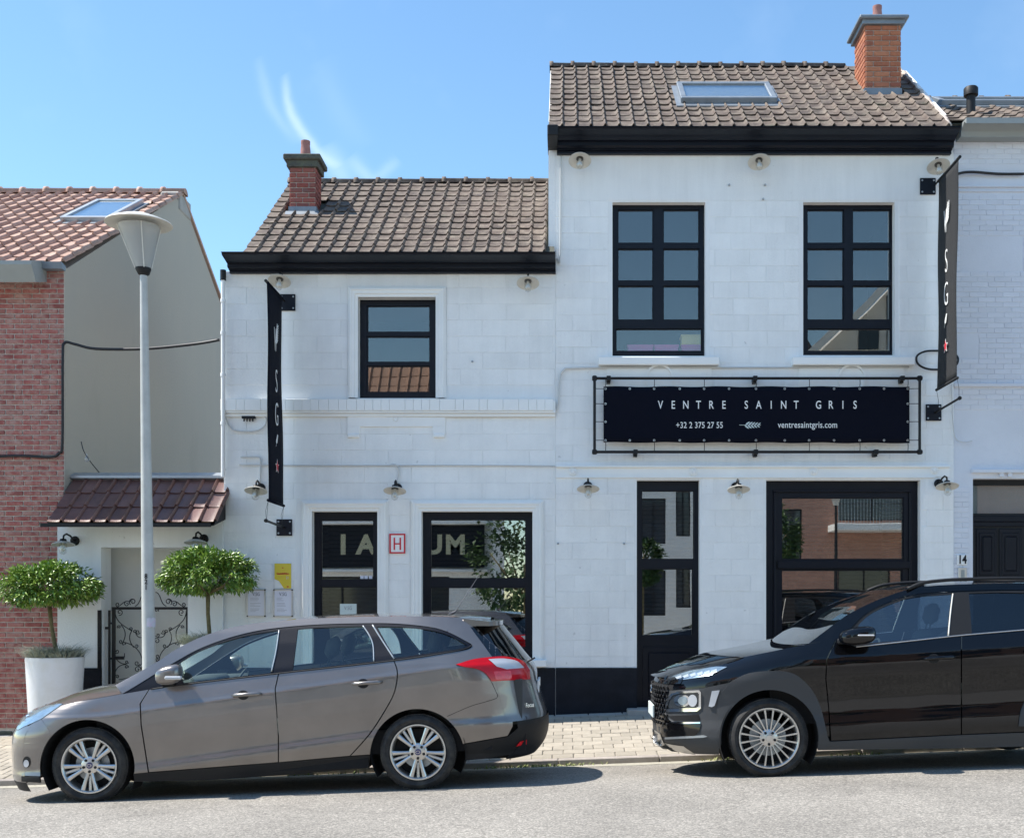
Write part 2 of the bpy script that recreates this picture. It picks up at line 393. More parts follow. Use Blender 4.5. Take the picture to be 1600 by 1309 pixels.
def asphalt():
    m = bpy.data.materials.new('asphalt'); m.use_nodes = True
    nt = m.node_tree; n = nt.nodes; l = nt.links; b = n['Principled BSDF']; b.inputs['Roughness'].default_value = .9
    tcn = n.new('ShaderNodeTexCoord')
    a = n.new('ShaderNodeTexVoronoi'); a.inputs['Scale'].default_value = 95; l.new(tcn.outputs['Object'], a.inputs['Vector'])
    c = n.new('ShaderNodeTexNoise'); c.inputs['Scale'].default_value = .9; c.inputs['Detail'].default_value = 7; l.new(tcn.outputs['Object'], c.inputs['Vector'])
    h = n.new('ShaderNodeTexNoise'); h.inputs['Scale'].default_value = 30; h.inputs['Detail'].default_value = 5; h.inputs['Roughness'].default_value = .75; l.new(tcn.outputs['Object'], h.inputs['Vector'])
    sepc = n.new('ShaderNodeSeparateColor'); l.new(a.outputs['Color'], sepc.inputs[0])
    r = n.new('ShaderNodeValToRGB'); e = r.color_ramp.elements
    e[0].position = 0; e[0].color = (.155, .142, .124, 1); e[1].position = 1; e[1].color = (.40, .37, .318, 1)
    x = e.new(.55); x.color = (.245, .228, .20, 1); x = e.new(.85); x.color = (.33, .305, .265, 1)
    l.new(sepc.outputs[0], r.inputs[0])
    mr = n.new('ShaderNodeMapRange'); mr.inputs[1].default_value = .3; mr.inputs[2].default_value = .7; mr.inputs[3].default_value = .86; mr.inputs[4].default_value = 1.14
    l.new(c.outputs['Fac'], mr.inputs[0])
    mr2 = n.new('ShaderNodeMapRange'); mr2.inputs[1].default_value = .3; mr2.inputs[2].default_value = .7; mr2.inputs[3].default_value = .80; mr2.inputs[4].default_value = 1.2
    l.new(h.outputs['Fac'], mr2.inputs[0])
    m1 = n.new('ShaderNodeMixRGB'); m1.blend_type = 'MULTIPLY'; m1.inputs[0].default_value = 1
    l.new(r.outputs[0], m1.inputs[1]); l.new(mr.outputs[0], m1.inputs[2])
    m2 = n.new('ShaderNodeMixRGB'); m2.blend_type = 'MULTIPLY'; m2.inputs[0].default_value = 1
    l.new(m1.outputs[0], m2.inputs[1]); l.new(mr2.outputs[0], m2.inputs[2])
    # fine cracks, old stains and tyre-polished bands
    vc = n.new('ShaderNodeTexVoronoi'); vc.feature = 'DISTANCE_TO_EDGE'; vc.inputs['Scale'].default_value = .55
    wn = n.new('ShaderNodeTexNoise'); wn.inputs['Scale'].default_value = 3; wn.inputs['Detail'].default_value = 6; l.new(tcn.outputs['Object'], wn.inputs['Vector'])
    wm = n.new('ShaderNodeVectorMath'); wm.operation = 'MULTIPLY_ADD'; wm.inputs[1].default_value = (.5, .5, 0); l.new(wn.outputs['Color'], wm.inputs[0]); l.new(tcn.outputs['Object'], wm.inputs[2]); l.new(wm.outputs[0], vc.inputs['Vector'])
    rc = n.new('ShaderNodeMapRange'); rc.inputs[1].default_value = .002; rc.inputs[2].default_value = .010; rc.inputs[3].default_value = .84; rc.inputs[4].default_value = 1.0; l.new(vc.outputs['Distance'], rc.inputs[0])
    ns = n.new('ShaderNodeTexNoise'); ns.inputs['Scale'].default_value = 1.9; ns.inputs['Detail'].default_value = 4; l.new(tcn.outputs['Object'], ns.inputs['Vector'])
    rs = n.new('ShaderNodeMapRange'); rs.inputs[1].default_value = .60; rs.inputs[2].default_value = .72; rs.inputs[3].default_value = 1.0; rs.inputs[4].default_value = .88; l.new(ns.outputs['Fac'], rs.inputs[0])
    mc = n.new('ShaderNodeMath'); mc.operation = 'MULTIPLY'; l.new(rc.outputs[0], mc.inputs[0]); l.new(rs.outputs[0], mc.inputs[1])
    m4 = n.new('ShaderNodeMixRGB'); m4.blend_type = 'MULTIPLY'; m4.inputs[0].default_value = 1; l.new(m2.outputs[0], m4.inputs[1]); l.new(mc.outputs[0], m4.inputs[2])
    l.new(m4.outputs[0], b.inputs['Base Color'])
    bp = n.new('ShaderNodeBump'); bp.inputs['Strength'].default_value = .5; bp.inputs['Distance'].default_value = .008
    l.new(sepc.outputs[1], bp.inputs['Height']); l.new(bp.outputs[0], b.inputs['Normal'])
    return m
M['asphalt'] = asphalt()
def carpaint(name, col, metal, rough, flake=0.0, dirt=None):
    m = bpy.data.materials.new(name); m.use_nodes = True
    nt = m.node_tree; n = nt.nodes; l = nt.links; b = n['Principled BSDF']
    b.inputs['Metallic'].default_value = metal; b.inputs['Roughness'].default_value = rough
    b.inputs['Coat Weight'].default_value = 1; b.inputs['Coat Roughness'].default_value = .02
    b.inputs['Specular IOR Level'].default_value = .5 if metal else 0.0
    tcn = n.new('ShaderNodeTexCoord')
    nz = n.new('ShaderNodeTexNoise'); nz.inputs['Scale'].default_value = 4; nz.inputs['Detail'].default_value = 8; l.new(tcn.outputs['Object'], nz.inputs['Vector'])
    mr = n.new('ShaderNodeMapRange'); mr.inputs[1].default_value = .3; mr.inputs[2].default_value = .75; mr.inputs[3].default_value = .93; mr.inputs[4].default_value = 1.1
    l.new(nz.outputs['Fac'], mr.inputs[0])
    mx = n.new('ShaderNodeMixRGB'); mx.blend_type = 'MULTIPLY'; mx.inputs[0].default_value = 1; mx.inputs[1].default_value = (*col, 1)
    l.new(mr.outputs[0], mx.inputs[2])
    # road dust on the lower flanks and a light uneven film elsewhere
    sz_ = n.new('ShaderNodeSeparateXYZ'); l.new(tcn.outputs['Object'], sz_.inputs[0])
    sl_ = n.new('ShaderNodeMath'); sl_.operation = 'MULTIPLY_ADD'; sl_.inputs[1].default_value = -SLOPE; l.new(sz_.outputs[0], sl_.inputs[0]); l.new(sz_.outputs[2], sl_.inputs[2])
    hz_ = n.new('ShaderNodeMapRange'); hz_.inputs[1].default_value = .55; hz_.inputs[2].default_value = .18; hz_.inputs[3].default_value = .02; hz_.inputs[4].default_value = .42; l.new(sl_.outputs[0], hz_.inputs[0])
    nd = n.new('ShaderNodeTexNoise'); nd.inputs['Scale'].default_value = 7; nd.inputs['Detail'].default_value = 9; nd.inputs['Roughness'].default_value = .75; l.new(tcn.outputs['Object'], nd.inputs['Vector'])
    md = n.new('ShaderNodeMath'); md.operation = 'MULTIPLY'; l.new(hz_.outputs[0], md.inputs[0]); l.new(nd.outputs['Fac'], md.inputs[1])
    m5 = n.new('ShaderNodeMixRGB'); m5.inputs[2].default_value = (.20, .18, .155, 1) if metal else (.035, .035, .036, 1); l.new(md.outputs[0], m5.inputs[0]); l.new(mx.outputs[0], m5.inputs[1])
    l.new(m5.outputs[0], b.inputs['Base Color'])
    cr_ = n.new('ShaderNodeMapRange'); cr_.inputs[1].default_value = 0; cr_.inputs[2].default_value = .3; cr_.inputs[3].default_value = .02; cr_.inputs[4].default_value = .22; l.new(md.outputs[0], cr_.inputs[0]); l.new(cr_.outputs[0], b.inputs['Coat Roughness'])
    nb = n.new('ShaderNodeTexNoise'); nb.inputs['Scale'].default_value = 1.7; nb.inputs['Detail'].default_value = 1; l.new(tcn.outputs['Object'], nb.inputs['Vector'])
    bp = n.new('ShaderNodeBump'); bp.inputs['Strength'].default_value = .06; bp.inputs['Distance'].default_value = .02
    l.new(nb.outputs['Fac'], bp.inputs['Height']); l.new(bp.outputs[0], b.inputs['Coat Normal'])
    return m
M['paint_grey'] = carpaint('brown_grey_car_paint', (.215, .198, .188), .65, .28)
M['paint_black'] = carpaint('black_car_paint', (.0022, .0024, .0034), .0, .5)
M['cladding'] = material('grey_black_cladding', (.058, .060, .063), .62, spec=.3, bump=.1, bscale=400)
M['lamp_red'] = material('red_lamp_lens', (.55, .002, .008), .15, coat=.4, spec=.3, var=.12, vscale=12)
M['lamp_white'] = material('white_lamp_lens', (.50, .52, .55), .12, coat=1)
M['lamp_inner'] = material('headlamp_reflector', (.38, .47, .52), .15, metal=.6, var=.25, vscale=14)
M['seat'] = material('dark_seat_fabric', (.05, .055, .055), .85)
M['seat_light'] = material('light_grey_trim', (.34, .40, .38), .8)

def text(body, size, M4, mat, parent=None, name='lettering', xs=1.0, spacing=1.0, ext=.0015, align='CENTER', bold=0.0):
    cu = bpy.data.curves.new(name, 'FONT'); cu.body = body; cu.size = size; cu.align_x = align; cu.align_y = 'CENTER'
    cu.space_character = spacing; cu.extrude = ext; cu.offset = bold; cu.resolution_u = 4
    o = bpy.data.objects.new('tmp', cu); COL.objects.link(o)
    dg = bpy.context.evaluated_depsgraph_get()
    me = bpy.data.meshes.new_from_object(o.evaluated_get(dg))
    bpy.data.objects.remove(o); bpy.data.curves.remove(cu)
    me.transform(Matrix.Diagonal((xs, 1, 1, 1))); me.transform(M4)
    me.name = name; me.materials.clear()
    return link(name, me, mat, parent)
FRONT = Rx(R(90))       # text facing -Y
M['car_glass_k'] = glass_mat('bluish_car_glass', .12, (.62, .74, .80))
M['screen_glass'] = glass_mat('windscreen_glass', .08, (.55, .62, .58))
# ---------------------------------------------------------------- ground, road, pavement
def sheet(name, xs, ys, zf, mat, thick=None):
    vs_, fs = [], []
    for y in ys:
        for x in xs: vs_.append((x, y, zf(x, y)))
    nx = len(xs)
    for j in range(len(ys) - 1):
        for i in range(nx - 1):
            a = j * nx + i; fs.append((a, a + 1, a + nx + 1, a + nx))
    return tag(from_py(name, vs_, fs, mat, smooth=True), kind='structure')
sheet('ground', [-400, 400], [-400, 400], lambda x, y: zg(x) - .32, M['concrete'])
def zroad(x, y):
    t = min(1, max(0, (y + 4.62) / (4.62 - 2.75)))
    return zg(x) - .092 * t
sheet('road', [-60, -20, -8, 0, 8, 20, 60], [-11.5, -9, -7, -5.2, -4.62, -4.2, -3.7, -3.2, -2.70], zroad, M['asphalt'])

# rough gritty strip along the kerb
vs_, fs = [], []
n = 500
for i in range(n + 1):
    x = -9 + 18 * i / n
    e = -2.96 + .06 * noise.noise(Vector((x * 2.2, 3, 0))) + .03 * noise.noise(Vector((x * 14, 1, 0)))
    vs_ += [(x, -2.74, zroad(x, -2.74) + .008), (x, e, zroad(x, e) + .004)]
for i in range(n): fs.append((2 * i, 2 * i + 1, 2 * i + 3, 2 * i + 2))
tag(from_py('gutter_strip', vs_, fs, M['gutter']), kind='structure')
# pavement bed and pavers
bed = sheet('pavement', [-60, 60], [-2.66, .6], lambda x, y: zpave(x, y) - .018, M['paver_joint'])
bm = MB()
bm.box(-.1, .1, -.09, .09, -.05, 0, bev=.006)
bmesh.ops.recalc_face_normals(bm.bm, faces=bm.bm.faces)
pme = bpy.data.meshes.new('paving_block'); bm.bm.to_mesh(pme); bm.bm.free(); pme.materials.append(M['paver'])
ROW, PW = .2, .212
sx_ = math.atan(SL); sy_ = math.atan(.211 / 2.75)
slabs = []
for r in range(12):
    y = -2.56 + .1 + r * ROW * 1.045 - .02
    for k in range(-52, 40):
        x = k * PW + (PW / 2 if r % 2 else 0) + random.uniform(-.004, .004)
        slabs.append((x, y))
def pscore(s):
    x, y = s
    px = CX + x * F / (y + D)
    if 845 < px < 1035: return 0
    if px < 60 and px > -10: return 1
    if 1035 <= px < 1620 and y < -2.2: return 2
    if y < -2.4: return 3
    return 9
slabs.sort(key=pscore)
for i, (x, y) in enumerate(slabs[:300]):
    o = link('paving_block', pme, None, bed, keep=False)
    o.location = (x, y, zpave(x, y) - .006 + random.uniform(-.003, .002))
    o.rotation_euler = (sy_ + random.uniform(-.008, .008), -sx_ + random.uniform(-.008, .008), random.uniform(-.012, .012))
    o.scale = (1.02, 1.1, 1)
mb = MB()
for (x, y) in slabs[300:]:
    mb.box(-.103, .103, -.099, .099, -.05, 0, M=T((x, y, zpave(x, y) - .007)) @ Rx(sy_) @ Ry(-sx_))
tag(mb.build('paving_block', M['paver'], bed), kind='stuff')
# row of blue-grey edging blocks against the facade
me2 = MB(); me2.box(-.2, .2, -.07, .07, -.05, 0, bev=.006)
bmesh.ops.recalc_face_normals(me2.bm, faces=me2.bm.faces)
eme = bpy.data.meshes.new('edging_block'); me2.bm.to_mesh(eme); me2.bm.free(); eme.materials.append(M['concrete'])
for k in range(-17, 15):
    o = link('edging_block', eme, None, bed, keep=False)
    x = k * .412 + .1; o.location = (x, -.095, zpave(x, -.095) - .002); o.rotation_euler = (sy_, -sx_, 0)
# kerb stones
kerb = empty('kerb', (0, -2.7, 0), kind='structure')
mk = MB(); mk.box(-.496, .496, -.06, .06, -.25, 0, bev=.008)
bmesh.ops.recalc_face_normals(mk.bm, faces=mk.bm.faces)
kme = bpy.data.meshes.new('kerb_stone'); mk.bm.to_mesh(kme); mk.bm.free(); kme.materials.append(M['kerb'])
for k in range(-12, 12):
    o = link('kerb_stone', kme, None, kerb, keep=False)
    x = k + .45; o.location = (x, 0, zg(x) - .026); o.rotation_euler = (0, -sx_, random.uniform(-.002, .002))
# weeds in the gutter
mb = MB(); rnd = random.Random(3)
for i in range(420):
    c = rnd.choice([-2.3, -.35, -.1, -.6, .1, -4.7, 1.6, 2.9, -3.2]); x = rnd.gauss(c, .16); y = -2.79 + rnd.uniform(-.05, .02)
    z = zroad(x, y); h = rnd.uniform(.012, .045); a = rnd.uniform(0, 6.28); dx, dy = math.cos(a) * h * .8, math.sin(a) * h * .8
    wv = Vector((-math.sin(a), math.cos(a), 0)) * .006
    p = Vector((x, y, z)); q = Vector((x + dx, y + dy, z + h))
    mb.quad(p - wv, p + wv, (p + q) / 2 + wv * 1.6 + Vector((0, 0, .006)), q)
tag(mb.build('weeds', M['weed'], fix=False), 'small dry weeds growing in the gutter at the foot of the kerb', 'weeds', kind='stuff')
# ---------------------------------------------------------------- generic builders
def wall_slab(name, x0, x1, z0, z1, y0, y1, openings, mat, parent):
    """solid wall with rectangular holes, front face at y0"""
    mb = MB()
    xs = sorted({x0, x1, *[v for o in openings for v in o[:2] if x0 < v < x1]})
    zs = sorted({z0, z1, *[v for o in openings for v in o[2:] if z0 < v < z1]})
    bmv = {}
    def hole(i, j):
        if i < 0 or j < 0 or i >= len(xs) - 1 or j >= len(zs) - 1: return True
        cx, cz = (xs[i] + xs[i + 1]) / 2, (zs[j] + zs[j + 1]) / 2
        return any(o[0] < cx < o[1] and o[2] < cz < o[3] for o in openings)
    for i in range(len(xs) - 1):
        for j in range(len(zs) - 1):
            if hole(i, j): continue
            a, b, c, d = xs[i], xs[i + 1], zs[j], zs[j + 1]
            mb.quad((a, y0, c), (b, y0, c), (b, y0, d), (a, y0, d))
            mb.quad((a, y1, c), (a, y1, d), (b, y1, d), (b, y1, c))
            if hole(i - 1, j): mb.quad((a, y0, c), (a, y0, d), (a, y1, d), (a, y1, c))
            if hole(i + 1, j): mb.quad((b, y0, c), (b, y1, c), (b, y1, d), (b, y0, d))
            if hole(i, j - 1): mb.quad((a, y0, c), (a, y1, c), (b, y1, c), (b, y0, c))
            if hole(i, j + 1): mb.quad((a, y0, d), (b, y0, d), (b, y1, d), (a, y1, d))
    bmesh.ops.remove_doubles(mb.bm, verts=mb.bm.verts, dist=1e-5)
    return mb.build(name, mat, parent)
def courses(parent, name, x0, x1, z0, z1, bw, bh, gap, yb, proud, openings, mat, limit=300, bev=.003, jitter=.0015, seed=1, score=None, minw=.05, half=True):
    """individual blocks / bricks laid in running bond on the wall face y=yb, clipped round openings"""
    rnd = random.Random(seed); out = []
    nr = int(math.ceil((z1 - z0) / bh))
    for r in range(nr):
        a, b = z1 - (r + 1) * bh, z1 - r * bh
        a = max(a, z0)
        if b - a < .03: continue
        off = (-bw / 2 if r % 2 else 0) + (rnd.uniform(-.015, .015) if half else 0)
        k = 0; x = x0 + off
        while x < x1:
            l, rr = max(x, x0), min(x + bw, x1); x += bw
            segs = [(l, rr)]
            for o in openings:
                if o[2] < b - .012 and o[3] > a + .012:
                    ns = []
                    for s in segs:
                        if o[1] <= s[0] or o[0] >= s[1]: ns.append(s); continue
                        if s[0] < o[0]: ns.append((s[0], o[0]))
                        if s[1] > o[1]: ns.append((o[1], s[1]))
                    segs = ns
            for s in segs:
                if s[1] - s[0] > minw: out.append((s[0], s[1], a, b))
    if score: out.sort(key=score)
    cache = {}
    for i, (l, rr, a, b) in enumerate(out[:limit]):
        key = (round(rr - l, 3), round(b - a, 3))
        if key not in cache:
            q = MB(); hw, hh = (key[0] - gap) / 2, (key[1] - gap) / 2
            q.box(-hw, hw, -proud, .01, -hh, hh, bev=bev)
            bmesh.ops.recalc_face_normals(q.bm, faces=q.bm.faces)
            me = bpy.data.meshes.new(name); q.bm.to_mesh(me); q.bm.free(); me.materials.append(mat); cache[key] = me
        o = link(name, cache[key], None, parent, keep=False)
        o.location = Vector(((l + rr) / 2, yb + rnd.uniform(-jitter, jitter), (a + b) / 2)) - wloc(parent)
    if out[limit:]:
        mb = MB()
        for (l, rr, a, b) in out[limit:]:
            mb.box(l + gap / 2, rr - gap / 2, yb - proud + rnd.uniform(-jitter, jitter), yb + .01, a + gap / 2, b - gap / 2)
        tag(mb.build(name, mat, parent), kind='stuff')
def pantile_mesh(w, ln, mat, roll=.03, name='roof_tile', pan=.003):
    """one interlocking clay tile: shallow pan, round side roll, thick lower lip; x across, y up the slope"""
    prof = [(-w / 2, .004), (-w * .30, -pan * .4), (-w * .0, -pan), (w * .24, -pan * .2), (w * .31, .004), (w * .36, roll * .75), (w * .43, roll * 1.1), (w * .50, roll * .75), (w * .55, .004)]
    bmq = bmesh.new(); t = .014; rows = []
    for (yy, dz) in ((0, .022), (.02, .024), (ln, .006)):
        rows.append([bmq.verts.new((x, yy, z + dz)) for x, z in prof])
    low = [bmq.verts.new((x, 0.002, z + .022 - t)) for x, z in prof]
    low2 = [bmq.verts.new((x, ln, z + .006 - t)) for x, z in prof]
    for a, b in zip(rows, rows[1:]):
        for i in range(len(prof) - 1):
            f = bmq.faces.new((a[i], a[i + 1], b[i + 1], b[i])); f.smooth = True
    for i in range(len(prof) - 1):
        bmq.faces.new((low[i], low[i + 1], rows[0][i + 1], rows[0][i]))
        bmq.faces.new((low[i + 1], low[i], low2[i], low2[i + 1]))
    bmq.faces.new((low[0], rows[0][0], rows[1][0], rows[2][0], low2[0]))
    bmq.faces.new((low[-1], low2[-1], rows[2][-1], rows[1][-1], rows[0][-1]))
    bmesh.ops.recalc_face_normals(bmq, faces=bmq.faces)
    me = bpy.data.meshes.new(name); bmq.to_mesh(me); bmq.free(); me.materials.append(mat)
    try: me.set_sharp_from_angle(angle=R(40))
    except Exception: pass
    return me
def tiled_roof(parent, x0, x1, e, r, ncol, nrow, mat, holes=(), seed=1, limit=300, skew=0.0, rollh=.03, jit=.003, score=None):
    """e=(y,z) eave, r=(y,z) ridge. holes: (x0,x1,t0,t1) left untiled."""
    rnd = random.Random(seed)
    ey, ez = e; ry, rz = r; ln = math.hypot(ry - ey, rz - ez); ang = math.atan2(rz - ez, ry - ey)
    w_ = (x1 - x0) / ncol; h_ = ln / nrow
    me = pantile_mesh(w_, h_ * 1.12, mat, roll=rollh)
    lst = []
    for j in range(nrow):
        for i in range(ncol):
            x = x0 + (i + .5) * w_; t = (j + .5) / nrow
            if any(h[0] < x < h[1] and h[2] < t < h[3] for h in holes): continue
            lst.append((x, j / nrow))
    if score: lst.sort(key=score)
    rest = MB()
    for k, (x, t) in enumerate(lst):
        loc = Vector((x, ey + (ry - ey) * t, ez + (rz - ez) * t + .014 * noise.noise(Vector((x * .9, t * 3, seed)))))
        rot = (ang + rnd.uniform(-.018, .010), rnd.uniform(-.02, .02), rnd.uniform(-.018, .018))
        if k < limit:
            o = link('roof_tile', me, None, parent, keep=False)
            o.location = loc - wloc(parent) + Vector((rnd.uniform(-jit, jit), 0, 0)); o.rotation_euler = rot
        else:
            M4 = T(loc) @ Matrix.Rotation(rot[0], 4, 'X')
            tb = bmesh.new(); tb.from_mesh(me); tb.transform(M4); tm = bpy.data.meshes.new('t'); tb.to_mesh(tm); tb.free()
            rest.bm.from_mesh(tm); bpy.data.meshes.remove(tm)
    if len(rest.bm.verts): tag(rest.build('roof_tile', mat, parent, smooth=True, angle=40), kind='stuff')
    else: rest.bm.free()
def ridge(parent, x0, x1, y, z, n, mat, r=.085, flip=False):
    """half-round ridge tiles with a collar at each joint"""
    ln = (x1 - x0) / n
    q = MB(); seg = 10; bmq = q.bm
    secs = [(0, r * 1.22), (.05, r * 1.22), (.055, r), (ln * 1.0, r * .96)]
    rings = []
    for (x, rr) in secs:
        rings.append([bmq.verts.new((x, rr * math.cos(a) * 1.15, rr * math.sin(a))) for a in [math.pi * k / seg for k in range(seg + 1)]])
    for a, b in zip(rings, rings[1:]):
        for k in range(seg): bmq.faces.new((a[k], a[k + 1], b[k + 1], b[k])).smooth = True
    bmq.faces.new(rings[0]); bmq.faces.new(rings[-1])
    bmesh.ops.recalc_face_normals(bmq, faces=bmq.faces)
    me = bpy.data.meshes.new('ridge_tile'); bmq.to_mesh(me); bmq.free(); me.materials.append(mat)
    for i in range(n):
        o = link('ridge_tile', me, None, parent, keep=False)
        o.location = Vector((x0 + i * ln, y, z - .035 + random.uniform(-.006, .006))) - wloc(parent)
        o.rotation_euler = (0, random.uniform(-.006, .006), 0)
def window(parent, x0, x1, z0, z1, yf, bars, panes, mat='black', glass='win_glass', depth=.07, name='window', room=True, blind=False, lift=0):
    """frame outer x0..x1,z0..z1 front face at yf; panes = list of (x0,x1,z0,z1) glass rectangles cut out of the frame"""
    wf = wall_slab(name, x0, x1, z0, z1, yf, yf + depth, panes, M[mat], parent)
    for (a, b, c, d) in panes:
        # stepped glazing bead around each pane
        q = MB(); t = .012
        for (p0, p1, p2, p3) in ((a, b, c, c + t), (a, b, d - t, d), (a, a + t, c + t, d - t), (b - t, b, c + t, d - t)):
            q.box(p0, p1, yf + .018, yf + .05, p2, p3)
        q.build('glazing_bead', M[mat], wf)
        g = MB(); g.box(a + .002, b - .002, yf + .036, yf + .040, c + .002, d - .002, M=T(((a + b) / 2, yf + .038, (c + d) / 2)) @ Rx(R(random.uniform(-.35, .35) * (glass == 'win_glass'))) @ Rz(R(random.uniform(-.4, .4) * (glass == 'win_glass'))) @ T((-(a + b) / 2, -yf - .038, -(c + d) / 2)))
        g.build('pane', M[glass], wf)
    if blind:
        q = MB(); z = z0 + .08
        while z < z1 - .08:
            q.box(x0 + .06, x1 - .06, yf + .12, yf + .145, z, z + .006, M=None)
            q.quad((x0 + .06, yf + .12, z), (x1 - .06, yf + .12, z), (x1 - .06, yf + .145, z + .035), (x0 + .06, yf + .145, z + .035)); z += .052
        tag(q.build('blind', M['plastic_dark'], wf, fix=False), kind='stuff')
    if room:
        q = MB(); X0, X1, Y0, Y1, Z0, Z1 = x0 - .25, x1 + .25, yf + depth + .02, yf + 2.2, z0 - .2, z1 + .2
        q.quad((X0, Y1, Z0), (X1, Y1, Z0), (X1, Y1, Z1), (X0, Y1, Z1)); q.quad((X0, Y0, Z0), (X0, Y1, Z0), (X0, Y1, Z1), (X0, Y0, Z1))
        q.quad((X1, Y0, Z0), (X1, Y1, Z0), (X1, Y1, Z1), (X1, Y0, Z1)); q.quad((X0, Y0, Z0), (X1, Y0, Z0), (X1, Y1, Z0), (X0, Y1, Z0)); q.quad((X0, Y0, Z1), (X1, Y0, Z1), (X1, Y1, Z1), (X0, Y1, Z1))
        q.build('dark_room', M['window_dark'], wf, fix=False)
    return wf
def surround(parent, x0, x1, z0, z1, wd, y, name='window_surround', bottom=False, mat='white_trim'):
    """moulded architrave of three stepped bands around an opening"""
    q = MB(); st = ((0, wd, .030), (.30 * wd, .86 * wd, .046), (.62 * wd, .82 * wd, .058))
    for (i0, i1, pr) in st:
        q.box(x0 - i1, x0 - i0, y - pr, y + .02, z0, z1 + i1, bev=.004)
        q.box(x1 + i0, x1 + i1, y - pr, y + .02, z0, z1 + i1, bev=.004)
        q.box(x0 - i0, x1 + i0, y - pr, y + .02, z1 + i0, z1 + i1, bev=.004)
    return q.build(name, M[mat], parent)
def rect(px0, px1, py0, py1, Y=0.0):
    return (PX(px0, Y), PX(px1, Y), PZ(py1, Y), PZ(py0, Y))
# ================================================================ LOW WHITE HOUSE
YF = 0.0
low = empty('white_house', (PX(600), 0, .05), 'low two-storey white painted house wing with brown tiled roof and single upper window', 'house')
LX0, LX1 = PX(350), PX(868)
BASE = -.6
WIN_Y = .11
def op(px0, px1, py0, py1): return rect(px0, px1, py0, py1, 0)
o_up = op(560, 681, 465, 622); o_door = op(488, 590, 799, 1140); o_shop = op(659, 832, 799, 1030)
LT = PZ(424)
wall_slab('wall', LX0, LX1, BASE, LT, 0, .32, [o_up, (o_door[0], o_door[1], -.2, o_door[3]), o_shop], M['white'], low)
# zones without block joints
band_z = (PZ(647), PZ(625)); pl = PZ(1043)
flush = [(o_up[0] - .13, o_up[1] + .13, o_up[2] - .05, o_up[3] + .15), (o_door[0] - .19, o_door[1] + .12, -1, o_door[3] + .15),
         (o_shop[0] - .14, o_shop[1] + .15, o_shop[2] - .1, o_shop[3] + .15), (LX0 - 1, LX1 + 1, band_z[0], band_z[1]), (LX0 - 1, LX1 + 1, -2, pl)]
courses(low, 'wall_block', LX0, LX1, pl, LT, .575, .1985, .005, 0, .0055, flush, M['white_block'], bev=.002, seed=4)
for a_, b_ in ((LX0 + .004, o_door[0] - .19), (o_door[1] + .14, LX1 - .004)):
    mb = MB(); mb.box(a_, b_, -.022, .02, BASE, pl, bev=.003); mb.build('plinth', M['black_plinth'], low)
# projecting band of header bricks
bnd = MB(); bnd.box(LX0 - .02, LX1 - .0, -.062, .02, band_z[0] + .02, band_z[1] - .02); bd = bnd.build('band_course', M['white_trim'], low)
bx = LX0 - .02; rnd = random.Random(5)
while bx < LX1 - .03:
    wd = rnd.choice([.10, .10, .19, .12]) if bx > PX(430) or bx < PX(380) else .20
    wd = min(wd, LX1 - bx)
    q = MB(); q.box(bx + .0012, bx + wd - .0012, -.082 - rnd.uniform(0, .002), -.03, band_z[0] + .032, band_z[1], bev=.003); q.build('header_brick', M['white_trim'], bd)
    bx += wd
mb = MB(); mb.box(LX0 - .02, LX1, -.070, .02, band_z[0] + .004, band_z[0] + .028, bev=.004); mb.box(LX0, LX1, -.045, .02, band_z[0] - .035, band_z[0] + .001, bev=.004)
mb.build('moulding', M['white_trim'], bd)
surround(low, *o_up[:2], o_up[2] + .0, o_up[3] + .0, .125, 0)
surround(low, o_door[0], o_door[1], -.1, o_door[3], .13, 0, 'door_surround')
surround(low, *o_shop[:2], o_shop[2] - .06, o_shop[3], .13, 0)
mb = MB(); mb.box(o_shop[0] - .16, o_shop[1] + .17, -.10, .11, o_shop[2] - .085, o_shop[2], bev=.006); mb.build('window_sill', M['white_trim'], low)
yW = WIN_Y
def r2(px0, px1, py0, py1): return rect(px0, px1, py0, py1, yW)
a = rect(561, 681, 464, 622, yW)
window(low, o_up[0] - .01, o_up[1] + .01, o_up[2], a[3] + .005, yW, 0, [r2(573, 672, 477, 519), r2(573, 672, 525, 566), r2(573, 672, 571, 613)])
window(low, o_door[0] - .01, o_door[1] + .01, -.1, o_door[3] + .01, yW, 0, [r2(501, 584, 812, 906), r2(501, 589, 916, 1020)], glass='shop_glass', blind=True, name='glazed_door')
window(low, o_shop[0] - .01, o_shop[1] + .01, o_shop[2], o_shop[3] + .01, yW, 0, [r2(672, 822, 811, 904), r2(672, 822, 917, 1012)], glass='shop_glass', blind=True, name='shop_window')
# ornament under the upper window
q = MB(); x0, x1 = PX(543), PX(696); zt, zm, zb = PZ(649), PZ(667), PZ(684)
q.box(x0, x1, -.028, .01, zm, zt, bev=.004); q.box(x0, x0 + .155, -.028, .01, zb + .04, zm + .01, bev=.004); q.box(x1 - .155, x1, -.028, .01, zb + .04, zm + .01, bev=.004)
for xx in (x0 + .005, x1 - .15): q.box(xx, xx + .145, -.040, .01, zb, zb + .045, bev=.008)
q.build('apron_ornament', M['white_trim'], low)
q = MB(); cx, cz = PX(619), PZ(655)
q.lathe([(.018, 0), (.026, .012), (.034, 0)], M=T((cx, -.027, cz)) @ Rx(R(90)), seg=20)
for sgn in (-1, 1):
    q.poly([Vector((cx + sgn * .04, -.030, cz + .016)), Vector((cx + sgn * .13, -.030, cz)), Vector((cx + sgn * .04, -.030, cz - .016))], (0, .01, 0))
q.build('rosette', M['white_trim'], low)
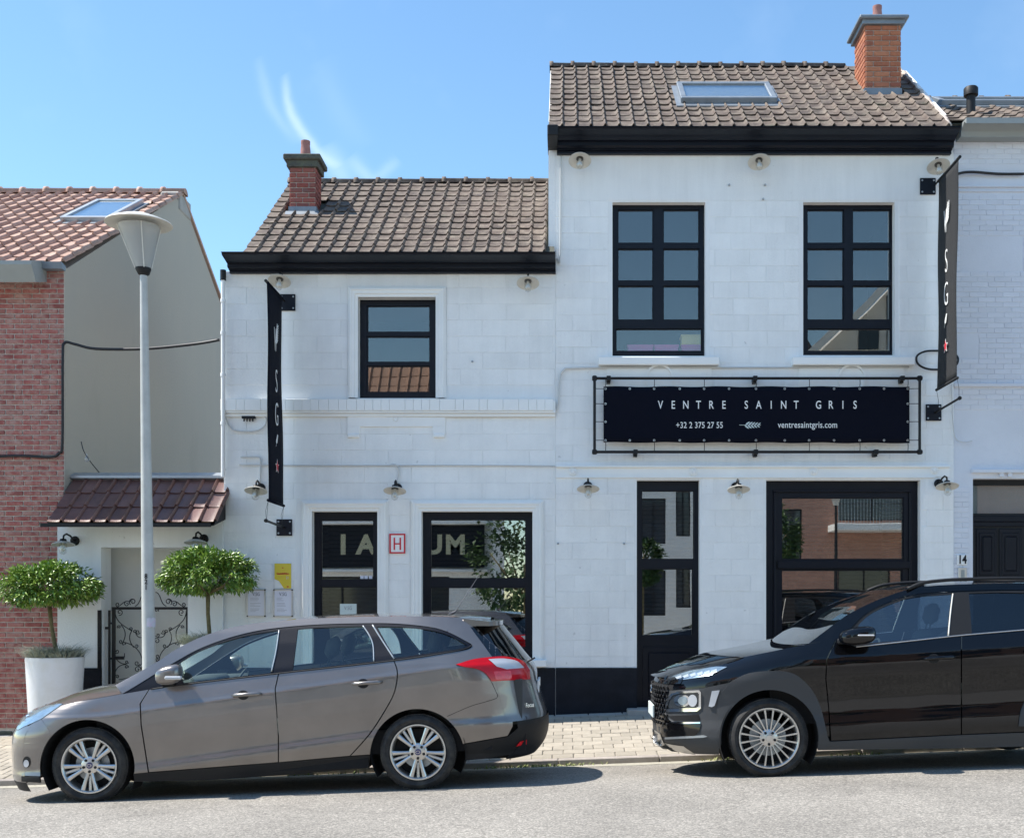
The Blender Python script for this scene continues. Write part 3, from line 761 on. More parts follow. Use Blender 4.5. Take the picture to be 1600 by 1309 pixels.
# black cornice gutter
def cornice(parent, x0, x1, zt, zb, name='cornice_gutter', mat='black', pr=.42):
    h = zt - zb
    prof = [(.05, zb), (-.06, zb), (-.06, zb + .16 * h), (-.10, zb + .18 * h), (-.10, zb + .24 * h), (-.14, zb + .26 * h), (-.16, zb + .34 * h), (-.16, zb + .56 * h),
            (-.20, zb + .58 * h), (-.24, zb + .66 * h), (-.28, zb + .76 * h), (-.335, zb + .86 * h), (-pr + .02, zb + .95 * h), (-pr, zb + h * .965), (-pr, zt), (-pr + .02, zt), (-pr + .03, zt - .03), (-.2, zt - .06), (.05, zt - .06)]
    q = MB(); q.prism(prof, x0, x1)
    return q.build(name, M[mat], parent)
yg = -.40
czt = PZ(394, yg); czb = PZ(427, -.05)
cornice(low, PX(346, yg), LX1 + .0, czt, czb)
# roof deck + tiles
def deck(parent, x0, x1, e, r, mat='mossy', back=True, dz=.03):
    q = MB(); ey, ez = e; ry, rz = r
    y2 = 2 * ry - ey
    q.poly([Vector((x0, ey, ez - dz)), Vector((x0, ry, rz - dz)), Vector((x0, y2, ez - dz))], (x1 - x0, 0, 0))
    return q.build('roof_deck', M[mat], parent)
LE, LR = (-.30, PZ(397, -.30)), (2.17, PZ(285, 2.17))
lx0, lx1 = PX(381, -.27), PX(852, -.27)
deck(low, lx0 + .02, PX(866), LE, LR)
def ch_t(y): return (y - LE[0]) / (LR[0] - LE[0])
tiled_roof(low, lx0, lx1, LE, LR, 21, 13, M['tile'], holes=[(-3.6, -3.22, ch_t(1.02), ch_t(1.36))], seed=2)
ridge(low, lx0 - .02, PX(857, 2.17) + .05, LR[0], LR[1] + .0, 12, M['tile'])
# gable side walls
def gable(parent, x, e, r, zb, mat, th=.25, left=True):
    q = MB(); ey, ez = e; ry, rz = r; y2 = 2 * ry - ey
    pts = [Vector((x, 0.02, zb)), Vector((x, 0.02, ez + (rz - ez) * (0 - ey) / (ry - ey) - .04)), Vector((x, ry, rz - .05)), Vector((x, y2, ez - .05)), Vector((x, y2, zb))]
    q.poly(pts, ((th if left else -th), 0, 0)); return q.build('gable_wall', M[mat], parent)
gable(low, lx0 + .03, LE, LR, LT - .4, 'white')
def brick_chimney(parent, x0, x1, y0, y1, zb, zt, mat, mort, bw, bh, flash, capz, over, pot, capmat='mossy', potmat='terracotta', potr=.07, capdark=True):
    q = MB(); g = .006
    q.box(x0 + g, x1 - g, y0 + g, y1 - g, zb - .6, zt); ch = q.build('chimney', M[mort], parent)
    n = int((zt - zb) / bh); cache = {}
    for r in range(n + 1):
        z1 = zt - r * bh; z0 = z1 - bh
        for face, (u0, u1) in (('f', (x0, x1)), ('s0', (y0, y1)), ('s1', (y0, y1))):
            u = u0 - (bw / 2 if (r + (face != 'f')) % 2 else 0)
            while u < u1 - .01:
                l, rr = max(u, u0), min(u + bw, u1); u += bw
                if rr - l < .03: continue
                key = round(rr - l, 3)
                if key not in cache:
                    k = MB(); hw = (key - .013) / 2
                    k.box(-hw, hw, -.008, .01, -(bh - .013) / 2, (bh - .013) / 2, bev=.003)
                    bmesh.ops.recalc_face_normals(k.bm, faces=k.bm.faces)
                    me = bpy.data.meshes.new('brick'); k.bm.to_mesh(me); k.bm.free(); me.materials.append(M[mat]); cache[key] = me
                c = (l + rr) / 2
                o = link('brick', cache[key], None, ch, keep=False)
                jz = random.uniform(-.0015, .0015)
                if face == 'f': o.location = (c, y0 + jz, (z0 + z1) / 2)
                elif face == 's0': o.location = (x0 + jz, c, (z0 + z1) / 2); o.rotation_euler = (0, 0, -R(90))
                else: o.location = (x1 + jz, c, (z0 + z1) / 2); o.rotation_euler = (0, 0, R(90))
                o.location = o.location - wloc(ch)
    q = MB(); q.box(x0 - .015, x1 + .015, y0 - .02, y1 + .02, zb - .15, zb + flash)
    q.prism([(y0 - .02, zb + .02), (y0 - .16, zb - .12), (y0 - .16, zb - .13), (y0 - .02, zb)], x0 - .05, x1 + .05)
    q.build('lead_flashing', M['lead'], ch)
    q = MB(); q.box(x0 - over * .5, x1 + over * .5, y0 - over * .5, y1 + over * .5, zt, zt + (capz - zt) * .6, bev=.006)
    q.box(x0 - over, x1 + over, y0 - over, y1 + over, zt + (capz - zt) * .55, capz, bev=.012); q.build('chimney_cap', M[capmat], ch)
    q = MB(); pr = potr
    q.lathe([(pr * 1.05, capz - .02), (pr, capz + (pot - capz) * .5), (pr * .86, pot - .05), (pr * .92, pot - .04), (pr * .92, pot), (pr * .7, pot), (pr * .7, pot - .1), (0, pot - .1)], M=T(((x0 + x1) / 2, (y0 + y1) / 2, 0)), seg=18)
    q.build('chimney_pot', M[potmat], ch, smooth=True, angle=40)
    return ch
cy = 1.0
brick_chimney(low, PX(453, cy), PX(493, cy), cy, cy + .34, PZ(333, cy), PZ(262, cy), 'brick_dark', 'mortar_grey', .165, .0655, .08, PZ(243, cy), .075, PZ(221, cy + .17), potr=.066)
# ================================================================ TALL WHITE HOUSE
tall = empty('white_house', (PX(1180), 0, .1), 'tall white painted house with four black-framed windows and a skylight in its roof', 'house')
TX0, TX1 = LX1 + .001, PX(1490)
TXU = PX(857)
TT = PZ(238)
w1 = op(957, 1102, 316, 556); w2 = op(1255, 1398, 316, 555); dr = op(995, 1093, 750, 1135); sw = op(1197, 1438, 750, 1020)
wall_slab('wall', TX0, TX1, BASE, TT, 0, .32, [w1, w2, (dr[0], dr[1], -.3, dr[3]), sw], M['white'], tall)
mb = MB(); mb.box(TXU, TX0 - .001, .0, .32, PZ(420), TT); mb.build('wall_return', M['white'], tall)
sb = (PZ(745), PZ(727))
flush2 = [(w1[0] - .05, w1[1] + .05, w1[2] - .12, w1[3] + .02), (w2[0] - .05, w2[1] + .05, w2[2] - .12, w2[3] + .02),
          (dr[0] - .03, dr[1] + .03, -1, dr[3] + .02), (sw[0] - .03, sw[1] + .03, -1, sw[3] + .02), (-1, 9, sb[0], sb[1]), (-1, 9, -2, pl),
          (PX(880), PX(1472), PZ(314), PZ(240))]
courses(tall, 'wall_block', TX0, TX1, pl, PZ(314), .43, .1985, .005, 0, .0055, flush2, M['white_block'], bev=.002, seed=8)
mb = MB(); mb.box(PX(880), PX(1472), -.0055, .01, PZ(313.4), TT)
mb.build('lintel_band', M['white'], tall)
for a_, b_ in ((TX0 + .003, dr[0]), (dr[1], TX1 - .003)):
    mb = MB(); mb.box(a_, b_, -.022, .02, BASE, pl); mb.build('plinth', M['black_plinth'], tall)
# string course
mb = MB(); mb.box(PX(869), PX(1483), -.045, .01, sb[1] - .03, sb[1], bev=.006); mb.box(PX(869), PX(1483), -.014, .01, sb[0] + .0, sb[1] - .03); mb.box(PX(869), PX(1460), -.026, .01, sb[0] - .012, sb[0] + .003)
st = mb.build('string_course', M['white_trim'], tall)
for px, py in ((895, 737), (1083, 737), (1271, 736), (1459, 734)):
    q = MB(); q.lathe([(.0, .028), (.022, .028), (.03, .018), (.036, .022), (.05, .014), (.05, 0)], M=T((PX(px), -.013, PZ(py))) @ Rx(R(90)), seg=18); q.build('boss', M['white_trim'], st, smooth=True, angle=40)
# moulded panels under the upper windows
for cxp in (1030, 1330):
    q = MB()
    for k in range(3):
        q.box(PX(cxp - 82 + k * 8), PX(cxp + 82 - k * 8), -.02 - k * .005, .01, PZ(612), PZ(574 + k * 5), bev=.003)
    q.lathe([(.15, 0), (.15, .018), (.175, .018), (.175, 0)], M=T((PX(cxp), -.028, PZ(592))) @ Rx(R(90)), seg=32)
    q.build('moulded_panel', M['white_trim'], tall)
for (s0, s1) in ((935, 1124), (1239, 1430)):
    q = MB(); q.box(PX(s0, -.1), PX(s1, -.1), -.11, .11, PZ(570, -.1), PZ(557.5, -.1), bev=.008); q.build('window_sill', M['white_trim'], tall)
for (x0p, x1p, lc, rc, lb) in ((958, 1101, (965, 1021), (1036, 1093), (960, 1099)), (1257, 1397, (1261, 1319), (1332, 1392), (1259, 1395))):
    ps = []
    for (p0, p1) in ((327, 380), (388, 439), (446, 500)):
        ps.append(r2(lc[0], lc[1], p0, p1)); ps.append(r2(rc[0], rc[1], p0, p1))
    ps.append(r2(lb[0] + 2, lb[1] - 2, 513, 549))
    rr_ = w1 if x0p < 1100 else w2
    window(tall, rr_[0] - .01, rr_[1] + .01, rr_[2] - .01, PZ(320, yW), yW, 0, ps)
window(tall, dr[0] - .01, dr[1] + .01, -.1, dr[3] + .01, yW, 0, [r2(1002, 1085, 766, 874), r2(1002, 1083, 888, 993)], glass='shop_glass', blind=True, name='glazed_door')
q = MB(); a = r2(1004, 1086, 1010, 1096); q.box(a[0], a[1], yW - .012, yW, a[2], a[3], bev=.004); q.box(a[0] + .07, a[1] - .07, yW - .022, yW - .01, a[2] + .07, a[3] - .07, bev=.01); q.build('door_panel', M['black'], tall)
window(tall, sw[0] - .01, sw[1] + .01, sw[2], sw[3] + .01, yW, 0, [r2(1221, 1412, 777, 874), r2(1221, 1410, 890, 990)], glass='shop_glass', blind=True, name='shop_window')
q = MB(); a = r2(1212, 1420, 769, 998)
for (p0, p1, p2, p3) in ((a[0] - .03, a[1] + .03, a[3], a[3] + .03), (a[0] - .03, a[0], a[2], a[3]), (a[1], a[1] + .03, a[2], a[3])): q.box(p0, p1, yW - .03, yW, p2, p3, bev=.006)
q.box(a[0] + .02, a[1] + .02, yW - .035, yW, PZ(888, yW), PZ(876, yW), bev=.006); q.build('frame_moulding', M['black'], tall)
q = MB(); q.box(PX(980, -.15), PX(1100, -.15), -.30, .1, -.2, zpave(PX(1000), -.2) + .055, bev=.01); q.build('doorstep', M['concrete'], tall)
cornice(tall, PX(870, -.42), PX(1502, -.42), PZ(197, -.42), PZ(241, -.05))
TE, TR = (-.34, PZ(200, -.34)), (2.0, PZ(105, 2.0))
tx0, tx1 = PX(858, -.3), PX(1481, -.3)
deck(tall, tx0 + .02, tx1 - .01, TE, TR)
gable(tall, TXU + .002, TE, TR, PZ(420), 'white'); gable(tall, TX1 - .002, TE, TR, BASE, 'white', left=False)
mb = MB(); mb.box(tx0 - .02, PX(872, -.3), -.45, .2, TE[1] - .13, TE[1] - .0, bev=.01); mb.build('eave_end', M['plastic_dark'], tall)
def tt(y): return (y - TE[0]) / (TR[0] - TE[0])
skx0, skx1 = PX(1058, .6), PX(1214, .6)
cyr = .85
crx0, crx1 = PX(1352, cyr), PX(1407, cyr)
tiled_roof(tall, tx0, tx1, TE, TR, 28, 12, M['tile'], holes=[(skx0 + .05, skx1 - .02, .30, .66), (crx0, crx1 + .1, tt(cyr), tt(cyr + .58))], seed=6, score=lambda s: 1 if s[0] > crx0 else 0)
ridge(tall, tx0 - .02, crx0 - .0, TR[0], TR[1], 14, M['tile'])
brick_chimney(tall, crx0, crx1, cyr, cyr + .55, PZ(152, cyr), PZ(40, cyr), 'brick_orange', 'mortar_grey', .21, .0665, .11, PZ(27.5, cyr), .09, PZ(9, cyr + .25), capmat='lead', potr=.065)
# mortar verge between the two roofs
mb = MB(); pts = []
for k in range(26):
    t = k / 25; y = TE[0] + (TR[0] - TE[0]) * t; pts.append((tx1 + .02 + random.uniform(-.012, .012), y, TE[1] + (TR[1] - TE[1]) * t + .02 + random.uniform(-.01, .01)))
mb.tube(pts, [random.uniform(.025, .045) for _ in pts], 7); mb.build('verge_mortar', M['mortar_grey'], tall, smooth=True)
def skylight(parent, x0, x1, e, r, t0, t1, mat='lead'):
    ey, ez = e; ry, rz = r; ang = math.atan2(rz - ez, ry - ey); ln = math.hypot(ry - ey, rz - ez)
    M4 = T(((x0 + x1) / 2, ey + (ry - ey) * t0, ez + (rz - ez) * t0)) @ Rx(ang)
    hw = (x1 - x0) / 2; H = ln * (t1 - t0); q = MB(); f = .07
    q.box(-hw - .06, hw + .06, -.12, H + .06, .0, .028, M=M4)
    sk = q.build('skylight', M['lead'], parent)
    q = MB()
    for (a, b, c, d) in ((-hw, hw, 0, f), (-hw, hw, H - f, H), (-hw, -hw + f, f, H - f), (hw - f, hw, f, H - f)): q.box(a, b, c, d, .02, .095, bev=.006, M=M4)
    q.build('skylight_frame', M[mat], sk)
    q = MB(); q.box(-hw + f, hw - f, f, H - f, .070, .076, M=M4); q.build('pane', M['sky_glass'], sk)
    q = MB(); q.box(-hw + f, hw - f, f, H - f, .035, .045, M=M4); q.build('blind', M['shade_white'], sk)
skylight(tall, skx0 + .03, skx1 - .03, TE, TR, .335, .60)
# ================================================================ RED BRICK HOUSE (left)
red = empty('brick_house', (-8, 0, -.2), 'red brick house with pinkish clay tiled roof and grey rendered gable', 'house')
RX1 = PX(100); RX0 = -9.2
RE, RR_ = (-.06, PZ(412, -.06)), (4.5, PZ(303, 4.5))
wall_slab('wall', RX0, RX1 - .003, BASE - .3, PZ(416), 0.012, .3, [], M['mortar'], red)
zb_ = zg(-6.8) + .09
stone_top = PZ(1141)
courses(red, 'brick', PX(-46), RX1, stone_top, PZ(419), .2135, .0617, .0135, .012, .012, [], M['brick'], limit=300, bev=.003, seed=9, jitter=.002,
        score=lambda s: (0 if (CX + s[1] * 128) > 4 else 1) + (0 if not (PZ(958) < s[2] < PZ(885)) else .5), minw=.04)
courses(red, 'plinth_stone', PX(-46), RX1, BASE, stone_top, .17, .17, .012, .012, .02, [], M['mossy'], bev=.01, seed=10, jitter=.006)
# rendered gable
q = MB()
gx = RX1
pts = [(gx, 0.03, BASE), (gx, 0.03, RE[1] - .05), (gx, 4.2, PZ(306, 4.5) - .14), (gx, 4.72, PZ(306, 4.5) - .14), (gx, 9.3, RE[1] - .25), (gx, 9.3, BASE)]
q.poly([Vector(p) for p in pts], (-.3, 0, 0)); q.build('gable_wall', M['render_grey'], red)
q = MB(); q.poly([Vector((RX0, RE[0], RE[1] - .03)), Vector((RX0, RR_[0], RR_[1] - .03)), Vector((RX0, 9.2, RE[1] - .1))], (RX1 - RX0 - .31, 0, 0)); q.build('roof_deck', M['mossy'], red)
q = MB(); y2 = 9.2
q.poly([Vector((RX0, 4.5, RR_[1] - .03)), Vector((RX0, 4.5, RR_[1] + .02)), Vector((RX0, y2, RE[1] - .05)), Vector((RX0, y2, RE[1] - .1))], (RX1 - RX0 + .03, 0, 0)); q.build('rear_roof_slope', M['tile_red'], red)
rkx0, rkx1 = PX(93, 2.2), PX(172, 2.2)
tiled_roof(red, RX1 - .19 * 16, RX1 + .03, RE, RR_, 16, 16, M['tile_red'], holes=[(rkx0 - .02, rkx1 + .02, .50, .80)], seed=3, rollh=.04)
ridge(red, RX1 - 3.3, RX1 + .06, RR_[0], RR_[1] + .02, 9, M['tile_red'], r=.10)
skylight(red, rkx0, rkx1, RE, RR_, .505, .795, mat='zinc')
q = MB(); q.box(RX1 - .29, RX1 + .02, 4.3, 4.9, RR_[1] - .32, RR_[1] - .02, bev=.03); q.build('verge_mortar', M['concrete'], red)
# box gutter and downpipe end
q = MB(); yb = -.34
q.prism([(0.0, PZ(441)), (-.30, PZ(441, -.30)), (-.42, PZ(413, -.42)), (-.42, PZ(407, -.42)), (0.0, PZ(407))], RX0, PX(56, -.3))
q.build('box_gutter', M['grey_paint'], red)
q = MB(); q.prism([(-.02, RE[1] - .08), (-.13, RE[1] - .08), (-.15, RE[1] + .0), (-.14, RE[1] + .0), (-.02, RE[1] - .02)], PX(56, -.2), RX1 + .03); q.build('gutter', M['lead'], red)
# ================================================================ HOUSE NUMBER 14 (right)
h14 = empty('painted_brick_house', (PX(1560), .02, .2), 'pale blue-white painted brick house with dark double door at the right edge', 'house')
HX0, HX1 = TX1 + .002, PX(1900)
dor = (PX(1521), PX(1521) + 1.12, -.2, PZ(747))
wall_slab('wall', HX0, HX1, BASE, PZ(216), .02, .34, [dor], M['blue_white'], h14)
flh = [(dor[0] - .04, dor[1] + .04, -1, dor[3] + .10), (HX0 - 1, HX1 + 1, PZ(300), PZ(262)), (HX0 - 1, HX1, PZ(760), PZ(640)), (PX(1500), PX(1600), PZ(420), PZ(372)), (HX0, PX(1530), PZ(560), PZ(525))]
courses(h14, 'brick', HX0, PX(1640), PZ(1120), PZ(216), .205, .0625, .006, .02, .006, flh, M['blue_white'], limit=300, bev=.003, seed=12,
        score=lambda s: 0 if s[0] < PX(1601) and s[2] > PZ(905) else 1)
for x_, z_, h_, pr in ((HX0, PZ(290), .02, .01), (HX0, PZ(297), .02, 0), (HX0, PZ(599), .04, .02), (dor[0] - .02, PZ(733), .045, .03)):
    q = MB(); q.box(x_, HX1, -pr, .03, z_ - h_, z_, bev=.004); q.build('string_moulding', M['blue_white'], h14)
q = MB()
for px in (1562, 1575): q.box(PX(px), PX(px) + .05, -.015, .03, PZ(745), PZ(738), bev=.003)
q.build('lintel_bracket', M['blue_white'], h14)
q = MB(); q.prism([(.05, PZ(222)), (-.16, PZ(222)), (-.18, PZ(214)), (-.28, PZ(205)), (-.36, PZ(196, -.3)), (-.36, PZ(184, -.36)), (.05, PZ(184, -.36))], PX(1503, -.2), HX1); q.build('gutter', M['grey_paint'], h14)
HE, HR = (-.2, PZ(190, -.2)), (2.0, PZ(158, 2.0))
deck(h14, tx1 + .03, HX1, HE, HR)
tiled_roof(h14, tx1 + .02, HX1, HE, HR, 13, 11, M['tile'], holes=[(PX(1480, 1.2), PX(1640, 1.2), .62, .85)], seed=16)
ridge(h14, tx1 - .3, HX1, HR[0], HR[1], 10, M['tile'])
skylight(h14, PX(1470, 1.2), PX(1640, 1.2), HE, HR, .64, .84)
# door with fanlight
door = wall_slab('door_frame', dor[0] - .01, dor[1] + .01, -.2, dor[3] + .01, .16, .22, [(dor[0] + .02, dor[1] - .02, PZ(802, .16), PZ(758, .16))], M['plastic_dark'], h14)
q = MB(); q.box(dor[0] + .02, dor[1] - .02, .18, .186, PZ(802, .16), PZ(757, .16)); q.build('fanlight', M['bottle_glass'], door)
q = MB(); q.box(dor[0], dor[1], .22, .26, PZ(804, .16), dor[3]); q.build('fanlight_blind', M['grey_paint'], door)
q = MB(); q.box(dor[0] + .0, dor[1], .12, .165, PZ(815, .12), PZ(806, .12), bev=.008); q.box(dor[0], dor[1], .135, .165, PZ(822, .12), PZ(815, .12), bev=.004); q.build('transom', M['black'], door)
for k, (a_, b_) in enumerate(((1526, 1558), (1562, 1597))):
    xa, xb = PX(a_, .14), PX(b_, .14)
    lf = MB(); lf.box(xa, xb, .145, .175, -.2, PZ(826, .14), bev=.004); dl = lf.build('door_leaf', M['black'], door)
    for (zt_, zb2) in ((832, 898), (908, 1010)):
        q = MB(); q.box(xa + .03, xb - .03, .135, .15, PZ(zb2, .14), PZ(zt_, .14), bev=.006); q.box(xa + .06, xb - .06, .125, .15, PZ(zb2, .14) + .04, PZ(zt_, .14) - .04, bev=.02); q.build('door_panel', M['black'], dl)
# vent pipe on that roof
q = MB(); vx, vy = PX(1517, .4), .4
q.lathe([(.055, PZ(186, vy)), (.055, PZ(150, vy)), (.088, PZ(150, vy)), (.088, PZ(139, vy)), (.075, PZ(137, vy)), (0, PZ(137, vy))], M=T((vx, vy, 0)), seg=20); q.build('vent_pipe', M['plastic_dark'], h14, smooth=True, angle=40)
# ================================================================ GATE WALL with tiled canopy
gw = empty('garden_wall', (PX(220), 0, -.1), 'low white garden wall with gate opening and brown tiled canopy', 'garden wall')
gx0, gx1 = RX1 + .003 - .04, LX0 - .002
gx0 = PX(92)
GY = -.012
opn = (PX(160), PX(295), -.6, PZ(855))
wall_slab('wall', gx0, gx1, BASE, PZ(806), GY - .03, .28, [opn], M['white'], gw)
for a_, b_ in ((gx0 + .01, opn[0]), (opn[1], gx1)):
    q = MB(); q.box(a_, b_, GY - .045, GY, BASE, PZ(1043)); q.build('plinth', M['black_plinth'], gw)
q = MB(); q.box(opn[0] - .5, opn[1] + .5, .46, .56, BASE, PZ(806) - .1); q.build('passage_wall', M['render_beige'], gw)
CE, CR = (-.52, PZ(817, -.52)), (.24, PZ(750, .24))
q = MB(); q.poly([Vector((-6.10, CE[0] + .02, CE[1] - .03)), Vector((-6.10, CR[0], CR[1] - .03)), Vector((-6.10, CR[0] - .22, CR[1] - .5))], (1.98, 0, 0)); q.build('canopy_deck', M['plastic_dark'], gw)
tiled_roof(gw, -6.07, -4.08, CE, CR, 11, 3, M['tile_glazed'], seed=21, rollh=.034)
q = MB(); q.box(gx0 - .0, gx1 - .01, CE[0] - .0, CE[0] + .03, PZ(823, -.5), PZ(817, -.5)); q.build('fascia', M['plastic_dark'], gw)
q = MB(); q.prism([(CR[0] - .07, CR[1] + .02), (CR[0] - .07, CR[1] + .05), (CR[0] + .06, CR[1] + .10), (CR[0] + .06, CR[1] - .03)], gx0 - .08, gx1 - .01); q.build('flashing', M['zinc'], gw)
# ---------------------------------------------------------------- wrought iron gate
gate = empty('iron_gate', (PX(230), 0, zpave(PX(230), 0)), 'black wrought iron garden gate with curled scrolls', 'gate')
GYY = .03
gl_, gr_ = PX(174), PX(294)
gt, gb = PZ(948), zpave(PX(230), 0) + .04
q = MB(); q.box(gl_, gl_ + .036, GYY - .018, GYY + .018, gb, gt); q.box(gr_ - .03, gr_, GYY - .018, GYY + .018, gb, gt); q.box(gl_ + .036, gr_ - .03, GYY - .018, GYY + .018, gt - .032, gt); q.box(gl_ + .036, gr_ - .03, GYY - .018, GYY + .018, gb, gb + .03)
q.build('gate_frame', M['iron'], gate)
q = MB(); q.box(PX(155), PX(160), -.055, -.02, gb - .1, PZ(953)); q.build('gate_post', M['iron'], gate)
q = MB(); q.box(PX(168), PX(171), GYY - .012, GYY + .012, gb, PZ(953)); q.box(PX(163), PX(168), GYY - .012, GYY + .012, PZ(983), PZ(979)); q.box(PX(171), PX(174), GYY - .01, GYY + .01, PZ(975), PZ(972)); q.box(PX(171), PX(174), GYY - .01, GYY + .01, PZ(1030), PZ(1027)); q.build('hinge_post', M['iron'], gate)
q = MB(); q.box(PX(294.5), PX(297.5), GYY - .014, GYY + .014, gb, PZ(954)); q.build('latch_post', M['iron'], gate)
q = MB(); q.box(PX(178), PX(192), GYY - .02, GYY + .02, PZ(1030), PZ(1025)); q.tube([(PX(192), GYY - .02, PZ(1027)), (PX(195), GYY - .04, PZ(1026)), (PX(195), GYY - .04, PZ(1020))], .006, 6); q.build('latch', M['iron'], gate)
def spiral(cx, cz, r, a0, turns, d=1, n=22):
    return [(cx + (r * (1 - .82 * t / n)) * math.cos(a0 + d * turns * 2 * math.pi * t / n), (cz + (r * (1 - .82 * t / n)) * math.sin(a0 + d * turns * 2 * math.pi * t / n))) for t in range(n + 1)]
def bez(p0, p1, p2, p3, n=16):
    o = []
    for i in range(n + 1):
        t = i / n; u_ = 1 - t
        o.append(tuple(u_ ** 3 * a + 3 * u_ * u_ * t * b + 3 * u_ * t * t * c + t ** 3 * d for a, b, c, d in zip(p0, p1, p2, p3)))
    return o
def scroll(ptspx, mir):
    mid = (174 + 294) / 2
    pts = [((2 * mid - x) if mir else x, y) for x, y in ptspx]
    q = MB(); q.tube([(PX(x), GYY, PZ(y)) for x, y in pts], .0055, 6); q.build('scroll', M['iron'], gate, smooth=True)
def Z2(zx, zy): return 80 + zx / 5.95, 860 + zy / 5.95
scr = []
for (c, a0, turns, d, r) in (((610, 500), 1.2, 1.1, 1, 17), ((695, 495), -1.6, 1.2, -1, 20), ((750, 475), 2.2, 1.3, 1, 28), ((628, 572), 1.8, 1.2, -1, 24), ((860, 555), 2.6, 1.2, 1, 16),
                             ((622, 710), 2.5, 1.2, 1, 14), ((735, 728), 2.5, 1.2, 1, 14), ((768, 752), .3, 1.1, -1, 14), ((797, 755), .3, 1.2, 1, 18), ((850, 785), .3, 1.2, 1, 16), ((858, 840), .3, 1.3, -1, 24), ((640, 845), .3, 1.2, 1, 16), ((665, 868), .3, 1.1, -1, 15),
                             ((785, 885), 2.9, 1.2, -1, 16), ((603, 937), 2.9, 1.2, -1, 17), ((850, 980), 2.9, 1.2, -1, 16), ((858, 1020), .4, 1.2, -1, 16), ((790, 1047), .3, 1.3, 1, 20), ((795, 1105), .3, 1.3, -1, 26), ((855, 1090), 2.9, 1.2, 1, 18), ((695, 1035), .3, 1.2, 1, 14), ((692, 1082), .3, 1.2, -1, 15), ((605, 1172), 2.9, 1.2, 1, 16)):
    x, y = Z2(*c); scr.append(spiral(x, y, r / 5.95 * 1.25, a0, turns, d))
for b in (((600, 520), (640, 520), (660, 465), (705, 470)), ((705, 470), (740, 490), (720, 450), (760, 452)), ((770, 515), (830, 500), (815, 395), (870, 385)),
          ((584, 560), (590, 660), (650, 690), (740, 745)), ((640, 690), (690, 740), (690, 800), (655, 855)), ((745, 740), (700, 800), (725, 860), (760, 900)), ((775, 760), (800, 830), (840, 800), (850, 810)),
          ((655, 850), (740, 860), (850, 930), (835, 1050)), ((586, 990), (620, 1050), (660, 1055), (690, 1055)), ((584, 1140), (600, 1070), (650, 1060), (690, 1058)), ((835, 1050), (830, 1060), (800, 1080), (800, 1078)), ((800, 1078), (840, 1090), (840, 1110), (840, 1130)),
          ((620, 1200), (700, 1190), (780, 1160), (840, 1130))):
    scr.append(bez(*[Z2(*p) for p in b]))
for s_ in scr:
    scroll(s_, False); scroll(s_, True)
# ================================================================ barn lamps
def barn_lamp(px, py, label, group, tilt=12, yw=-.012, roll=0, head=.0):
    c = P(px, py, -.235)
    o = Vector((c.x, yw, c.z + .035))
    t = empty('wall_lamp', o, label, 'wall lamp', group)
    q = MB(); q.lathe([(.0, .02), (.045, .02), (.055, .012), (.058, 0)], M=T(o) @ Rx(R(90)), seg=20); q.build('wall_plate', M['iron'], t, smooth=True, angle=35)
    q = MB(); hx = o.x + roll
    q.tube([o + Vector((0, -.01, 0)), o + Vector((0, -.05, .012)), o + Vector((roll * .4, -.09, .055)), o + Vector((roll * .8, -.15, .075)), o + Vector((roll, -.205, .055)), o + Vector((roll, -.223, 0))], .011, 8); q.build('arm', M['iron'], t, smooth=True)
    hd = T((hx, -.223 + yw, c.z)) @ Rx(R(-tilt)) @ Ry(R(roll * 60))
    q = MB(); q.lathe([(.0, .045), (.035, .045), (.042, .02), (.045, .005), (.03, .001), (.0, .001)], M=hd, seg=20); q.build('lamp_holder', M['iron'], t, smooth=True, angle=40)
    q = MB(); q.lathe([(.03, .018), (.07, .010), (.128, -.016), (.136, -.022), (.136, -.026), (.126, -.021), (.07, .003), (.03, .010)], M=hd, seg=32); q.build('lamp_shade', M['shade_white'], t, smooth=True, angle=50)
    q = MB(); q.lathe([(.045, .005), (.047, -.06), (.045, -.10), (.034, -.128), (.015, -.142), (0, -.144)], M=hd, seg=20); q.build('glass_jar', M['bottle_glass'], t, smooth=True)
    q = MB(); q.lathe([(.016, .0), (.018, -.035), (.026, -.06), (.028, -.08), (.020, -.098), (0, -.105)], M=hd, seg=14); q.build('bulb', M['shade_white'], t, smooth=True)
    return t
G = 'barn lamps mounted along the white facades'
barn_lamp(437, 437, 'upper barn lamp under the low black gutter just behind the left hanging banner', G, 22)
barn_lamp(825, 440, 'upper barn lamp under the right end of the low black gutter', G, 22)
barn_lamp(906, 249, 'barn lamp under the tall house gutter at its left end', G, 24)
barn_lamp(1186, 251, 'barn lamp under the tall house gutter between the two tall windows', G, 24)
barn_lamp(1466, 258, 'barn lamp under the tall house gutter at its right end above the right banner bracket', G, 24)
barn_lamp(400, 764, 'barn lamp to the left of the left banner bottom fed by a bent white conduit', G, 16)
barn_lamp(617, 764, 'barn lamp above the red H sign between the two low house windows', G, 16)
barn_lamp(919, 761, 'barn lamp on the bare white wall left of the narrow glazed door', G, 16)
barn_lamp(1154, 762, 'barn lamp between the narrow glazed door and the wide shop window', G, 16)
barn_lamp(1476, 757, 'barn lamp at the right end of the tall house above the black car', G, 16, roll=.03)
G2 = 'barn lamps on the garden wall beside the gate'
barn_lamp(107, 848, 'barn lamp on the garden wall above the left potted tree', G2, 8, yw=-.045, roll=-.05)
barn_lamp(311, 845, 'barn lamp on the garden wall above the right potted tree', G2, 8, yw=-.045, roll=-.03)
